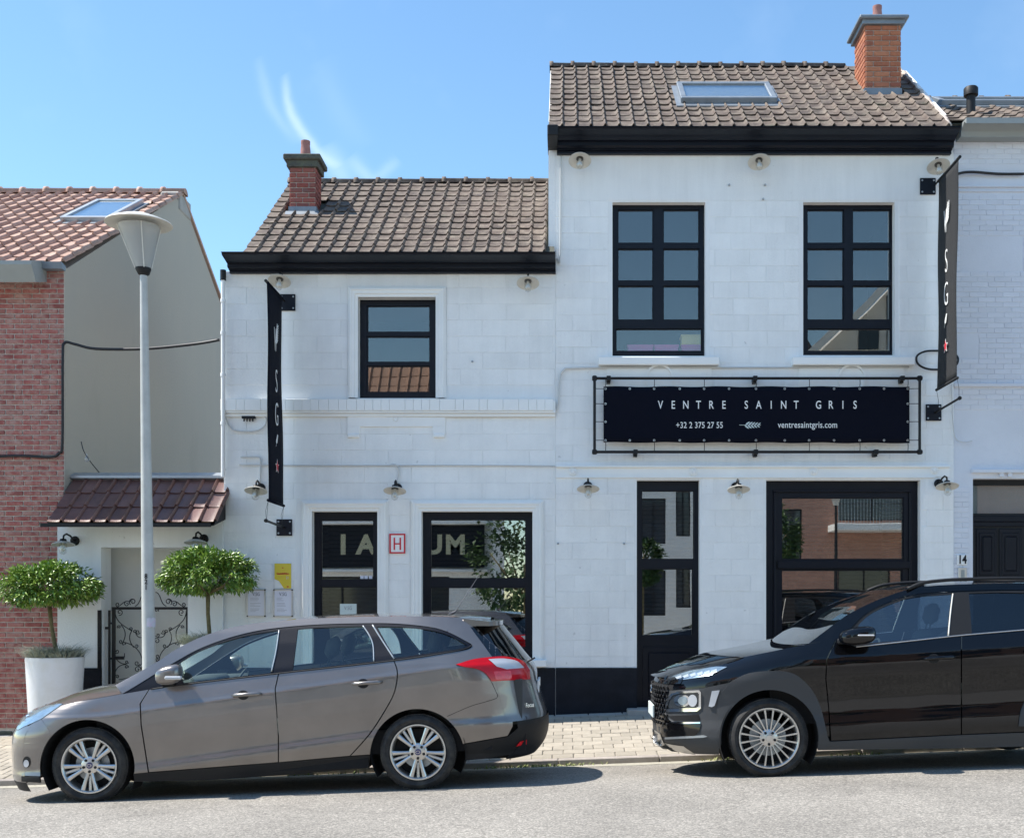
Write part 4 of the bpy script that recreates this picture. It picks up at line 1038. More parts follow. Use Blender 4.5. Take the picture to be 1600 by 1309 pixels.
# ================================================================ hanging banners
def sprig(q, o, ux, uz, ln, n=7, nrm=Vector((0, -1, 0)), th=.002, wd=.17):
    """twig with paired leaves, along ux from o"""
    ux, uz, nrm = Vector(ux), Vector(uz), Vector(nrm)
    def lf(p, a, l):
        d = ux * math.cos(a) + uz * math.sin(a); s = (-ux * math.sin(a) + uz * math.cos(a)) * l * wd
        pts = [p, p + d * l * .35 + s, p + d * l * .75 + s * .8, p + d * l, p + d * l * .75 - s * .8, p + d * l * .35 - s]
        q.poly(pts, nrm * th)
    q.poly([o - uz * ln * .008, o + ux * ln - uz * ln * .004, o + ux * ln + uz * ln * .004, o + uz * ln * .012], nrm * th)
    for k in range(n):
        p = o + ux * ln * (.3 + .62 * k / (n - 1)); l = ln * (.30 - .12 * k / n)
        lf(p, .62, l); lf(p - ux * ln * .04, -.66, l)
    lf(o + ux * ln * .95, 0, ln * .14)
def star(q, c, r, ux, uz, nrm, th):
    ux, uz = Vector(ux), Vector(uz)
    pts = [c + (ux * math.sin(k * math.pi / 5) + uz * math.cos(k * math.pi / 5)) * (r if k % 2 == 0 else r * .42) for k in range(10)]
    q.poly(pts, Vector(nrm) * th)
def banner(xw, label, mats, ztop=5.205, zbot=2.70, L_=.93, yi=-.16, yo=-.87, shift=0.0, plates=(0, 0)):
    b = empty('hanging_banner', (xw, 0, zbot), label, 'banner', 'vertical banners hung on brackets at both ends of the facade')
    nz_, ny_ = 28, 6; vs_, fs = [], []
    for i in range(nz_ + 1):
        for j in range(ny_ + 1):
            t = i / nz_; s = j / ny_
            z = zbot + (ztop - zbot) * t
            pinch = .028 * math.sin(math.pi * t) ** .5
            y = (yi - pinch * .6) + (yo + pinch - yi) * s
            x = xw + shift * (1 - t) + .010 * math.sin(t * 7 + s * 2) * math.sin(math.pi * t)
            if i == 0: z += .0
            vs_.append((x, y, z))
    for i in range(nz_):
        for j in range(ny_):
            a = i * (ny_ + 1) + j; fs.append((a, a + 1, a + ny_ + 2, a + ny_ + 1))
    cl = from_py('cloth', vs_, fs, M[mats], b, smooth=True)
    sm = cl.modifiers.new('thickness', 'SOLIDIFY'); sm.thickness = .004; sm.offset = 0
    for z, nm in ((ztop, 'top_sleeve'), (zbot, 'bottom_sleeve')):
        q = MB(); xx = xw + (shift if z == zbot else 0)
        q.tube([(xx, yi + .03, z), (xx, yo - .03, z)], .017, 10); q.build(nm, M[mats], b, smooth=True)
    q = MB(); q.tube([(xw, -.01, ztop), (xw, yo - .045, ztop)], .011, 10); q.lathe([(0, -.02), (.018, -.01), (.018, .01), (0, .02)], M=T((xw, yo - .045, ztop)) @ Rx(R(90)), seg=12); q.build('top_rod', M['iron'], b, smooth=True, angle=50)
    q = MB(); zl = zbot - .255; q.tube([(xw, -.01, zl), (xw, yo - .04, zl + .02)], .014, 10); q.lathe([(0, -.02), (.022, -.014), (.022, .014), (0, .02)], M=T((xw, yo - .04, zl + .02)) @ Rx(R(90)), seg=12); q.build('bottom_rod', M['iron'], b, smooth=True, angle=50)
    for z, dx in ((ztop - .02, plates[0]), (zl, plates[1])):
        q = MB(); q.box(xw - .095 + dx, xw + .095 + dx, -.028, -.010, z - .10, z + .10, bev=.003); pl_ = q.build('wall_plate', M['black'], b)
        q = MB()
        for sx in (-.07, .07):
            for sz in (-.07, .07): q.lathe([(0, .008), (.010, .006), (.012, 0)], M=T((xw + sx + dx, -.028, z + sz)) @ Rx(R(90)), seg=8)
        q.build('bolt', M['zinc'], pl_)
    q = MB()
    for y in (yi + .02, yo - .02):
        for s in (-1, 1):
            q.tube([(xw + shift, y, zbot - .01), (xw + .006 * s, y + .016 * s, zbot - .12), (xw, y, zl + .01)], .0022, 5)
    q.build('cord', M['iron'], b)
    # prints on both faces
    for sgn in (1, -1):
        ux = Vector((0, sgn, 0)); nrm = Vector((sgn, 0, 0)); cy_ = (yi + yo) / 2; off = .016
        rot = (Rz(R(90)) if sgn > 0 else Rz(R(-90))) @ FRONT
        def X_(z): return xw + shift * (ztop - z) / (ztop - zbot) + sgn * off
        zs = lambda py: 1.5 + (945 - py) / 132.0 * 1.0
        dz = ztop - 5.205; z = 4.60 + dz; text('V', .40, T((X_(z), cy_ - .05 * sgn, z)) @ rot, M['lettering'], b, xs=.42, bold=-.004)
        q = MB(); sprig(q, Vector((X_(z), cy_ - .02 * sgn, z - .12)), (ux * .26 + Vector((0, 0, .965))), (ux * .965 - Vector((0, 0, .26))), .33, 7, nrm, wd=.10); q.build('sprig_print', M['lettering'], b)
        z = 4.12 + dz; text('S', .40, T((X_(z), cy_, z)) @ rot, M['lettering'], b, xs=.58, bold=-.006)
        z = 3.73 + dz; text('G', .40, T((X_(z), cy_, z)) @ rot, M['lettering'], b, xs=.58, bold=-.006)
        z = 3.42 + dz; q = MB(); sprig(q, Vector((X_(z), cy_ - .05 * sgn, z - .06)), (ux * .5 + Vector((0, 0, .86))), (ux * .86 - Vector((0, 0, .5))), .16, 6, nrm, wd=.17); q.build('sprig_print', M['lettering'], b)
        z = 3.13 + dz; q = MB(); star(q, Vector((X_(z), cy_, z)), .088, ux, (0, 0, 1), nrm, .002); q.build('star_print', M['lettering'], b)
        q = MB(); star(q, Vector((X_(z) + .003 * sgn, cy_, z)), .068, ux, (0, 0, 1), nrm, .002); q.build('star_print', M['red_print'], b)
    return b
banner(-3.40, 'narrow black hanging banner with letters VSG at the left end of the low white house', 'canvas', plates=(.04, 0), shift=.02)
banner(4.535, 'narrow sunlit black hanging banner with letters VSG at the right corner of the tall white house', 'canvas_sun', ztop=6.62, zbot=4.10, plates=(-.09, -.02), shift=-.02)
# ================================================================ name sign
sg = empty('name_sign', (PX(1182), -.12, PZ(708)), 'wide dark fabric sign laced in a black pipe frame reading VENTRE SAINT GRIS', 'sign')
ys = -.13
fx0, fx1, fz0, fz1 = PX(929, ys), PX(1437, ys), PZ(706, ys), PZ(591, ys)
q = MB()
for a_, b_ in (((fx0, fz0), (fx1, fz0)), ((fx0, fz1), (fx1, fz1)), ((fx0, fz0), (fx0, fz1)), ((fx1, fz0), (fx1, fz1))): q.tube([(a_[0], ys, a_[1]), (b_[0], ys, b_[1])], .017, 12)
q.build('pipe_frame', M['iron'], sg, smooth=True, angle=50)
q = MB()
for x in (fx0, fx1):
    for z in (fz0, fz1):
        q.tube([(x, ys, z - .03), (x, ys, z + .03)], .024, 12); q.tube([(x - .03, ys, z), (x + .03, ys, z)], .024, 12)
q.build('pipe_elbow', M['iron'], sg, smooth=True, angle=50)
for px, top in ((951, 1), (1180, 1), (1410, 1), (993, 0), (1181, 0), (1369, 0)):
    z = fz1 if top else fz0
    q = MB(); q.box(PX(px, ys) - .025, PX(px, ys) + .025, ys - .024, 0.0, z - .028, z + .028, bev=.003); q.box(PX(px, ys) - .022, PX(px, ys) + .022, ys + .03, -.011, z - .05, z + .0); q.build('pipe_clamp', M['iron'], sg)
cx0, cx1, cz0, cz1 = PX(943, ys), PX(1421, ys), PZ(691, ys), PZ(604, ys)
nx_, nzz = 60, 10; vs_, fs = [], []
for j in range(nzz + 1):
    for i in range(nx_ + 1):
        u_, v_ = i / nx_, j / nzz
        yy = ys + .004 * math.sin(u_ * 24) * (1 - v_) + .006 * noise.noise(Vector((u_ * 9, v_ * 2, 0)))
        zz = cz0 + (cz1 - cz0) * v_ + .005 * math.sin(u_ * math.pi * 12) * (1 if v_ in (0, 1) else 0) - .008 * u_ * (v_ == 0)
        vs_.append((cx0 + (cx1 - cx0) * u_, yy, zz))
for j in range(nzz):
    for i in range(nx_):
        a_ = j * (nx_ + 1) + i; fs.append((a_, a_ + 1, a_ + nx_ + 2, a_ + nx_ + 1))
cv = from_py('canvas', vs_, fs, M['canvas'], sg, smooth=True); sm = cv.modifiers.new('thickness', 'SOLIDIFY'); sm.thickness = .003
gm = []
for px in (946, 984, 1022, 1062, 1100, 1139, 1181, 1226, 1264, 1303, 1343, 1381, 1418): gm += [(px, 607.5), (px, 688)]
for py in (631, 659): gm += [(946, py), (1418, py)]
for px, py in gm:
    q = MB(); q.lathe([(.006, 0), (.007, .004), (.013, .004), (.015, 0)], M=T((PX(px, ys), ys - .008, PZ(py, ys))) @ Rx(R(90)), seg=12); q.build('eyelet', M['alu'], sg)
q = MB()
for px in (946, 1022, 1100, 1181, 1264, 1343, 1418):
    for a_, b_ in ((607, 591), (688, 706)):
        q.tube([(PX(px, ys), ys - .01, PZ(a_, ys)), (PX(px, ys) + .004, ys - .014, PZ((a_ + b_) / 2, ys)), (PX(px, ys), ys - .018, PZ(b_, ys))], .0042, 5)
for py in (607.5, 631, 659, 688):
    for a_, b_ in ((946, 929), (1418, 1437)): q.tube([(PX(a_, ys), ys - .01, PZ(py, ys)), (PX(b_, ys), ys - .018, PZ(py, ys))], .0042, 5)
q.build('lacing', M['iron'], sg)
def letters(s, px0, px1, pyc, hpx, mat, par, y, xs=.72, bold=0.0):
    n = len(s); hm = hpx * (y + D) / F / .70
    for i, ch in enumerate(s):
        if ch == ' ': continue
        x = PX(px0 + (px1 - px0) * i / (n - 1), y)
        text(ch, hm, T((x, y, PZ(pyc, y))) @ FRONT, M[mat], par, xs=xs, bold=bold)
yl = ys - .014
letters('VENTRE', 1032, 1131, 633, 12.5, 'lettering', sg, yl, bold=.0012)
letters('SAINT', 1166, 1244, 633, 12.5, 'lettering', sg, yl, bold=.0012)
letters('GRIS', 1279, 1336, 633, 12.5, 'lettering', sg, yl, bold=.0012)
text('+32 2 375 27 55', .105, T((PX(1093, yl), yl, PZ(664.5, yl))) @ FRONT, M['lettering'], sg, xs=.78, spacing=1.04, bold=.0006)
text('ventresaintgris.com', .108, T((PX(1262, yl), yl, PZ(664, yl))) @ FRONT, M['lettering'], sg, xs=.79, spacing=1.06, bold=.0006)
q = MB(); sprig(q, Vector((PX(1155, yl), yl, PZ(664, yl))), (1, 0, 0.0), (0, 0, 1), .24, 5, wd=.13); q.build('sprig_emblem', M['paper2'], sg)
# ================================================================ small signs and papers
def plate(name, px0, px1, py0, py1, y, th, mat, label, cat, group=None):
    a = rect(px0, px1, py0, py1, y); t = empty(name, ((a[0] + a[1]) / 2, y, a[2]), label, cat, group)
    return t, a
t, a = plate('wall_sign', 608.5, 633.5, 833.5, 864.5, -.02, 0, 'x', 'square red-framed sign with a red letter H on the white wall', 'sign')
q = MB(); q.box(a[0], a[1], -.024, -.012, a[2], a[3]); q.build('backing', M['white_trim'], t)
q = MB(); bw_ = .018
for (p0, p1, p2, p3) in ((a[0], a[1], a[2], a[2] + bw_), (a[0], a[1], a[3] - bw_, a[3]), (a[0], a[0] + bw_, a[2] + bw_, a[3] - bw_), (a[1] - bw_, a[1], a[2] + bw_, a[3] - bw_)): q.box(p0, p1, -.030, -.022, p2, p3)
q.build('border', M['red_print'], t)
q = MB(); lx, lr, lb_, lt_ = PX(615.5), PX(627), PZ(859), PZ(840)
q.box(lx, lx + .017, -.030, -.022, lb_, lt_); q.box(lr - .017, lr, -.030, -.022, lb_, lt_); q.box(lx + .017, lr - .017, -.030, -.022, (lb_ + lt_) / 2 - .008, (lb_ + lt_) / 2 + .008); q.build('letter', M['red_print'], t)
t, a = plate('guide_sign', 429, 455, 880, 919, -.02, 0, 'x', 'yellow restaurant guide plate with a white lower corner above the right menu frame', 'sign')
q = MB(); q.box(a[0], a[1], -.020, -.012, a[2], a[3]); q.build('board', M['white_trim'], t)
q = MB(); q.poly([Vector((a[0], -.021, a[2] + .115)), Vector((a[0], -.021, a[3])), Vector((a[1], -.021, a[3])), Vector((a[1], -.021, a[2])), Vector((a[0] + .115, -.021, a[2] + .0)), Vector((a[0] + .055, -.021, a[2] + .09))], (0, -.003, 0)); q.build('yellow_panel', M['yellow_print'], t)
text('Gault&Millau', .030, T(((a[0] + a[1]) / 2, -.026, PZ(896))) @ FRONT, M['red_print'], t, xs=.95, bold=.0006)
text('21', .045, T((a[1] - .045, -.026, PZ(902.5))) @ FRONT, M['paper'], t, xs=.8)
q = MB(); star(q, Vector(((a[0] + a[1]) / 2, -.025, PZ(887))), .012, (1, 0, 0), (0, 0, 1), (0, -1, 0), .001); q.box(a[1] - .052, a[1] - .03, -.026, -.024, a[2] + .014, a[2] + .028); q.build('emblem', M['red_print'], t)
G3 = 'framed menus on the white wall'
for (x0p, x1p, lab) in ((386, 415, 'left framed menu sheet partly hidden by the right potted tree'), (427.5, 457.5, 'right framed menu sheet below the yellow guide plate')):
    t, a = plate('menu_frame', x0p, x1p, 920.5, 963, -.02, 0, 'x', lab, 'menu', G3)
    q = MB(); q.box(a[0] + .012, a[1] - .012, -.026, -.012, a[2] + .012, a[3] - .012); q.build('paper_sheet', M['paper'], t)
    q = MB(); f = .014
    for (p0, p1, p2, p3) in ((a[0] + f, a[1] - f, a[2], a[2] + f), (a[0] + f, a[1] - f, a[3] - f, a[3]), (a[0], a[0] + f, a[2] + f, a[3] - f), (a[1] - f, a[1], a[2] + f, a[3] - f)): q.box(p0, p1, -.034, -.012, p2, p3)
    q.build('snap_frame', M['alu'], t)
    q = MB()
    for p0 in (a[0] - .002, a[1] - .016):
        for p2 in (a[2] - .002, a[3] - .016): q.box(p0, p0 + .018, -.037, -.012, p2, p2 + .018, bev=.004)
    q.build('corner', M['plastic_dark'], t)
    text('V.SG', .062, T(((a[0] + a[1]) / 2, -.028, a[3] - .06)) @ FRONT, M['ink'], t, xs=.75)
    q = MB(); rnd = random.Random(x0p)
    for k in range(11):
        z = a[3] - .105 - k * .0165; l = rnd.uniform(.05, .13)
        if k % 4 == 3: continue
        q.box(a[0] + .04, a[0] + .04 + l, -.0275, -.0262, z, z + .0028)
    q.build('menu_lines', M['ink'], t)
t, a = plate('paper_notice', 531, 557, 943, 972, .13, 0, 'x', 'pale paper notice reading VSG inside the left glazed door', 'notice')
q = MB(); q.box(a[0], a[1], .132, .136, a[2], a[3]); q.build('paper_sheet', M['paper2'], t)
text('V.SG', .065, T(((a[0] + a[1]) / 2, .131, PZ(950, .13))) @ FRONT, M['ink'], t, xs=.75, ext=.0004)
for k, px in enumerate((565.5, 572, 579)):
    q = MB(); p = P(px, 901.5, .142); q.box(p.x - .021, p.x + .021, .142, .1445, p.z - .020, p.z + .020, bev=.003)
    o = q.build('card_sticker', M['paper'], None); tag(o, ['left', 'middle', 'right'][k] + ' of three tiny white stickers at the corner of the left glazed door pane', 'sticker', 'payment stickers on the door glass')
# plastic storage boxes behind the left tall window
for k, (x0p, x1p, y0p, y1p, mt, lab) in enumerate(((980, 1021, 538, 551, 'plastic_pink', 'left pink storage box behind the first tall window'), (1022, 1061, 538, 551, 'plastic_pink', 'middle pink storage box behind the first tall window'), (1064, 1097, 538, 551, 'plastic_pink', 'right pink storage box under the yellow box behind the window'), (1064, 1097, 522, 538, 'plastic_yellow', 'yellow storage box standing on a pink box behind the window'))):
    a = rect(x0p, x1p, y0p, y1p, .22); t = empty('storage_box', ((a[0] + a[1]) / 2, .3, a[2]), lab, 'box', 'storage boxes on the sill inside the first tall window')
    q = MB(); q.box(a[0] + .008, a[1] - .008, .22, .42, a[2], a[3] - .025, bev=.006); q.build('box_body', M[mt], t)
    q = MB(); q.box(a[0], a[1], .212, .428, a[3] - .03, a[3] - .004, bev=.005); q.build('lid', M[mt], t)
# house number and doorbell
t, a = plate('number_plate', 1495.5, 1511.5, 867, 882, .0, 0, 'x', 'small white house number plate reading 14 beside the dark door', 'number plate')
q = MB(); q.box(a[0], a[1], -.002, .014, a[2], a[3], bev=.002); q.build('plate', M['white_trim'], t)
text('14', .145, T(((a[0] + a[1]) / 2, -.005, (a[2] + a[3]) / 2)) @ FRONT, M['black'], t, xs=.75, bold=.004)
t, a = plate('doorbell', 1497.5, 1510.5, 886.5, 910, .0, 0, 'x', 'grey metal doorbell panel under the house number 14', 'doorbell')
q = MB(); q.box(a[0], a[1], -.008, .014, a[2], a[3], bev=.003); q.build('plate', M['alu'], t)
q = MB(); q.box(a[0] + .03, a[1] - .03, -.014, -.006, a[2] + .03, a[3] - .03, bev=.002); q.build('speaker_grille', M['grey_paint'], t)
# ================================================================ cables
def cable(name, pts, r, mat, label, y=None):
    q = MB()
    # Catmull-Rom smoothing
    P_ = [Vector(p) for p in pts]; out = []
    for i in range(len(P_) - 1):
        p0 = P_[max(i - 1, 0)]; p1 = P_[i]; p2 = P_[i + 1]; p3 = P_[min(i + 2, len(P_) - 1)]
        for k in range(6):
            t = k / 6; out.append(.5 * ((2 * p1) + (p2 - p0) * t + (2 * p0 - 5 * p1 + 4 * p2 - p3) * t * t + (3 * p1 - p0 - 3 * p2 + p3) * t ** 3))
    out.append(P_[-1]); q.tube(out, r, 6)
    return tag(q.build(name, M[mat], smooth=True), label, 'cable')
def W(px, py, y=-.03): return P(px, py, y)
cable('wall_cable', [W(343, 531), W(300, 538, .0), W(225, 545, .0), W(150, 545, .0), W(118, 538, .0), W(101, 536, -.02), W(98, 560, -.035), W(97.5, 690, -.035), W(92, 708, -.035), W(78, 714, -.035), W(30, 712, -.035), W(-30, 714, -.035)], .018, 'cable', 'thick black cable running from the white house down the red brick corner')
cable('wall_cable', [W(352, 648), W(450, 647), W(640, 650), W(830, 650), W(862, 647), W(872, 630), W(873, 600), W(880, 579), W(900, 575), W(1000, 574), W(1200, 574), W(1420, 573)], .012, 'cable_white', 'long white painted cable looping from the low house band up to the tall house sills')
cable('wall_cable', [W(374, 726), W(500, 727), W(620, 727), W(760, 727), W(867, 728)], .009, 'cable_white', 'thin white conduit running level above the low house door and shop window')
cable('lamp_conduit', [W(376, 714), W(400, 714), W(406, 716), W(407, 730), W(406, 755)], .010, 'cable_white', 'bent white conduit feeding the barn lamp left of the left banner')
cable('lamp_conduit', [W(610, 726), W(618, 726), W(623, 732), W(622, 745), W(619, 757, -.05)], .010, 'cable_white', 'curved white conduit feeding the barn lamp above the red H sign')
cable('wall_conduit', [W(877, 246), W(876, 260), W(875, 400), W(870, 403), W(858, 404, -.1)], .010, 'cable_white', 'thin vertical white conduit at the left edge of the tall house')
cable('wall_cable', [P(1600, 272, -.02), P(1560, 272, -.02), P(1520, 269, -.03), P(1500, 271, -.03), P(1492, 277, -.04), P(1489, 300, -.04)], .016, 'cable', 'black cable crossing the pale brick house behind the right banner')
cable('cable_loop', [W(1466, 548), W(1446, 549, -.06), W(1433, 556, -.08), W(1434, 568, -.08), W(1448, 576, -.06), W(1470, 577), W(1492, 572, -.06), W(1497, 560, -.06), W(1488, 549)], .013, 'cable', 'coiled black cable loop behind the foot of the right banner')
cable('loose_cable', [W(1487, 600), W(1488, 640), W(1490, 672), W(1494, 686), W(1506, 691), W(1519, 689)], .006, 'cable_white', 'thin loose cable hanging at the corner between the tall house and the pale brick house')
cable('wall_cable', [W(345, 647), W(352, 652), W(358, 665), W(366, 672), W(385, 674), W(404, 672), W(414, 664), W(416, 654), W(410, 648)], .010, 'cable_white', 'looped white cable under the band at the left end of the low house')
q = MB(); a = rect(378, 399, 650, 654, -.03); q.box(a[0], a[1], -.05, -.012, a[2], a[3], bev=.003)
for k in range(4): q.tube([(a[0] + .03 + k * .035, -.04, a[2]), (a[0] + .03 + k * .035, -.045, a[2] - .035)], .009, 6)
tag(q.build('cable_junction', M['plastic_dark']), 'small black cable junction under the band left of the left banner', 'junction box')
# downpipe at the left corner of the low house
q = MB(); xx = LX0 + .012
q.tube([(xx, -.08, PZ(440)), (xx, -.08, PZ(600)), (xx, -.08, PZ(746))], .026, 12)
for py in (470, 520, 585, 660): q.tube([(xx, -.08, PZ(py)), (xx, -.08, PZ(py + 5))], .033, 12)
dp = q.build('downpipe', M['white_trim'], smooth=True, angle=50); tag(dp, 'white downpipe at the left corner of the low white house', 'downpipe')
q = MB(); q.tube([(xx, -.08, PZ(425)), (xx, -.08, PZ(441))], .036, 12); q.build('pipe_collar', M['plastic_dark'], dp, smooth=True, angle=50)
# festoon bulb on a string by the gable
t = cable('festoon_string', [P(127, 690, .02), P(131, 705, -.05), P(142, 722, 0.0), P(155, 738, .15)], .006, 'cable', 'short black festoon string with one clear bulb beside the canopy')
q = MB(); q.lathe([(.012, .06), (.014, .03), (.03, 0), (.03, -.025), (.012, -.045), (0, -.047)], M=T(P(136, 716, -.05)), seg=14); q.build('bulb', M['bottle_glass'], t, smooth=True)
# little wall anchors
G4 = 'small rusty screw holes and anchors in the white wall'
for i, (px, py) in enumerate(((872, 849), (975, 849), (1139, 290), (1195, 290), (1192, 312), (738, 565))):
    q = MB(); q.lathe([(0, .02), (.012, .016), (.014, 0)], M=T((PX(px), -.012, PZ(py))) @ Rx(R(90)), seg=8)
    tag(q.build('wall_anchor', M['zinc']), ['left metal anchor in the bare wall left of the narrow glazed door', 'right metal anchor in the bare wall beside the narrow glazed door', 'left tiny anchor above the gap between the tall windows', 'right tiny anchor above the gap between the tall windows', 'lower tiny anchor above the gap between the tall windows', 'tiny anchor in the wall right of the low house upper window'][i], 'anchor')
# ================================================================ street lamp
SX, SY = PX(235, -2.42), -2.42
lb = zpave(SX, SY) - .1
sl = empty('street_lamp', (SX, SY, lb), 'tall grey street lamp with round hat and frosted cone behind the grey car, numbered 821', 'street lamp')
LEAN = Matrix(((1, 0, -.0135, .0135 * lb), (0, 1, 0, 0), (0, 0, 1, 0), (0, 0, 0, 1)))
zk = PZ(425, SY)
HEAD = Matrix(((1, 0, -.10, .10 * zk - .0135 * (zk - lb)), (0, 1, 0, 0), (0, 0, 1, 0), (0, 0, 0, 1)))
q = MB(); q.lathe([(.078, lb), (.078, lb + .9), (.066, lb + 1.0), (.062, PZ(900, SY)), (.036, PZ(430, SY)), (0, PZ(428, SY))], M=T((SX, SY, 0)) @ LEAN, seg=28); q.build('pole', M['pole'], sl, smooth=True, angle=50)
q = MB(); q.lathe([(.034, PZ(431, SY)), (.055, PZ(429, SY)), (.078, PZ(421, SY)), (.078, PZ(419, SY)), (0, PZ(419, SY))], M=T((SX, SY, 0)) @ HEAD, seg=28); q.build('collar', M['plastic_dark'], sl, smooth=True, angle=40)
zt_, zb3 = PZ(354, SY), PZ(420, SY)
q = MB(); q.lathe([(.076, zb3), (.208, zt_), (.203, zt_), (.072, zb3)], M=T((SX, SY, 0)) @ HEAD, seg=32); q.build('diffuser', M['frost'], sl, smooth=True, angle=60)
q = MB()
for k in range(4):
    a_ = R(25 + 90 * k); q.tube([(SX + .078 * math.cos(a_), SY + .078 * math.sin(a_), zb3), (SX + .21 * math.cos(a_), SY + .21 * math.sin(a_), zt_)], .006, 5)
q.bm.transform(T((SX, SY, 0)) @ HEAD @ T((-SX, -SY, 0)))
q.build('rib', M['shade_white'], sl)
q = MB(); q.lathe([(.05, zt_ - .02), (.05, zt_ - .16), (0, zt_ - .17)], M=T((SX, SY, 0)) @ HEAD, seg=16); q.lathe([(.04, zb3), (.05, zb3 + .03), (0, zb3 + .05)], M=T((SX, SY, 0)) @ HEAD, seg=16); q.build('lamp_gear', M['grey_paint'], sl, smooth=True)
zc = PZ(349, SY)
q = MB(); q.lathe([(0, zc + .095), (.09, zc + .088), (.17, zc + .066), (.26, zc + .030), (.325, zc), (.332, zc - .012), (.325, zc - .015), (.21, zc + .01), (0, zc + .02)], M=T((SX, SY, 0)) @ HEAD, seg=40); q.build('hat', M['shade_white'], sl, smooth=True, angle=60)
for i, ch in enumerate('821'):
    text(ch, .068, T((SX - .022, SY - .0665, PZ(900.5 + 8.6 * i, SY))) @ FRONT, M['black'], sl, xs=.9, bold=.0015)
q = MB(); z0_ = PZ(972, SY)
for k in range(8):
    a0, a1 = R(-150 + k * 16), R(-150 + (k + 1) * 16); rr_ = .0655
    q.quad((SX + rr_ * math.cos(a0), SY + rr_ * math.sin(a0), z0_ - .05), (SX + rr_ * math.cos(a1), SY + rr_ * math.sin(a1), z0_ - .05 + .01 * (k % 2)), (SX + rr_ * math.cos(a1), SY + rr_ * math.sin(a1), z0_ + .05), (SX + rr_ * math.cos(a0), SY + rr_ * math.sin(a0), z0_ + .05 - .012 * (k % 2)))
M['sticker'] = material('faded_sticker', (.66, .56, .66), .6, var=.2, vscale=30, col2=(.4, .5, .5)); q.build('sticker', M['sticker'], sl, fix=False)
# ================================================================ potted laurel trees
def leaf(q, p, d, up, l, wd):
    s = d.cross(up)
    if s.length < 1e-3: s = Vector((1, 0, 0))
    s.normalize(); nn = s.cross(d).normalized()
    a = p; b1 = p + d * l * .45 + s * wd + nn * wd * .35; b2 = p + d * l * .45 - s * wd + nn * wd * .35; m = p + d * l * .5; e = p + d * l - nn * l * .12
    va, v1, v2, vm, ve = [q.bm.verts.new(x) for x in (a, b1, b2, m, e)]
    q.bm.faces.new((va, v1, vm)); q.bm.faces.new((va, vm, v2)); q.bm.faces.new((v1, ve, vm)); q.bm.faces.new((vm, ve, v2))
def crown(c, rad, nl, seed, ll=.085, lw=.016, clumps=60, flat=True):
    rnd = random.Random(seed); q = MB()
    cl = []
    while len(cl) < clumps:
        v = Vector((rnd.uniform(-1, 1), rnd.uniform(-1, 1), rnd.uniform(-1, 1)))
        if v.length > 1 or v.length < .45: continue
        if flat and v.z < -.55: continue
        cl.append(v)
    for i in range(nl):
        b = rnd.choice(cl); v = b + Vector((rnd.gauss(0, .105), rnd.gauss(0, .105), rnd.gauss(0, .105)))
        if v.length > 1.06: continue
        if flat and v.z < -.62: v.z = -.62 + rnd.uniform(-.08, .1)
        p = Vector((c[0] + v.x * rad[0], c[1] + v.y * rad[1], c[2] + v.z * rad[2]))
        d = (v.normalized() * .9 + Vector((rnd.gauss(0, .6), rnd.gauss(0, .6), rnd.gauss(0, .5) - .25))).normalized()
        leaf(q, p, d, Vector((rnd.gauss(0, .4), rnd.gauss(0, .4), 1)).normalized(), ll * rnd.uniform(.6, 1.2), lw * rnd.uniform(.8, 1.2))
    return q
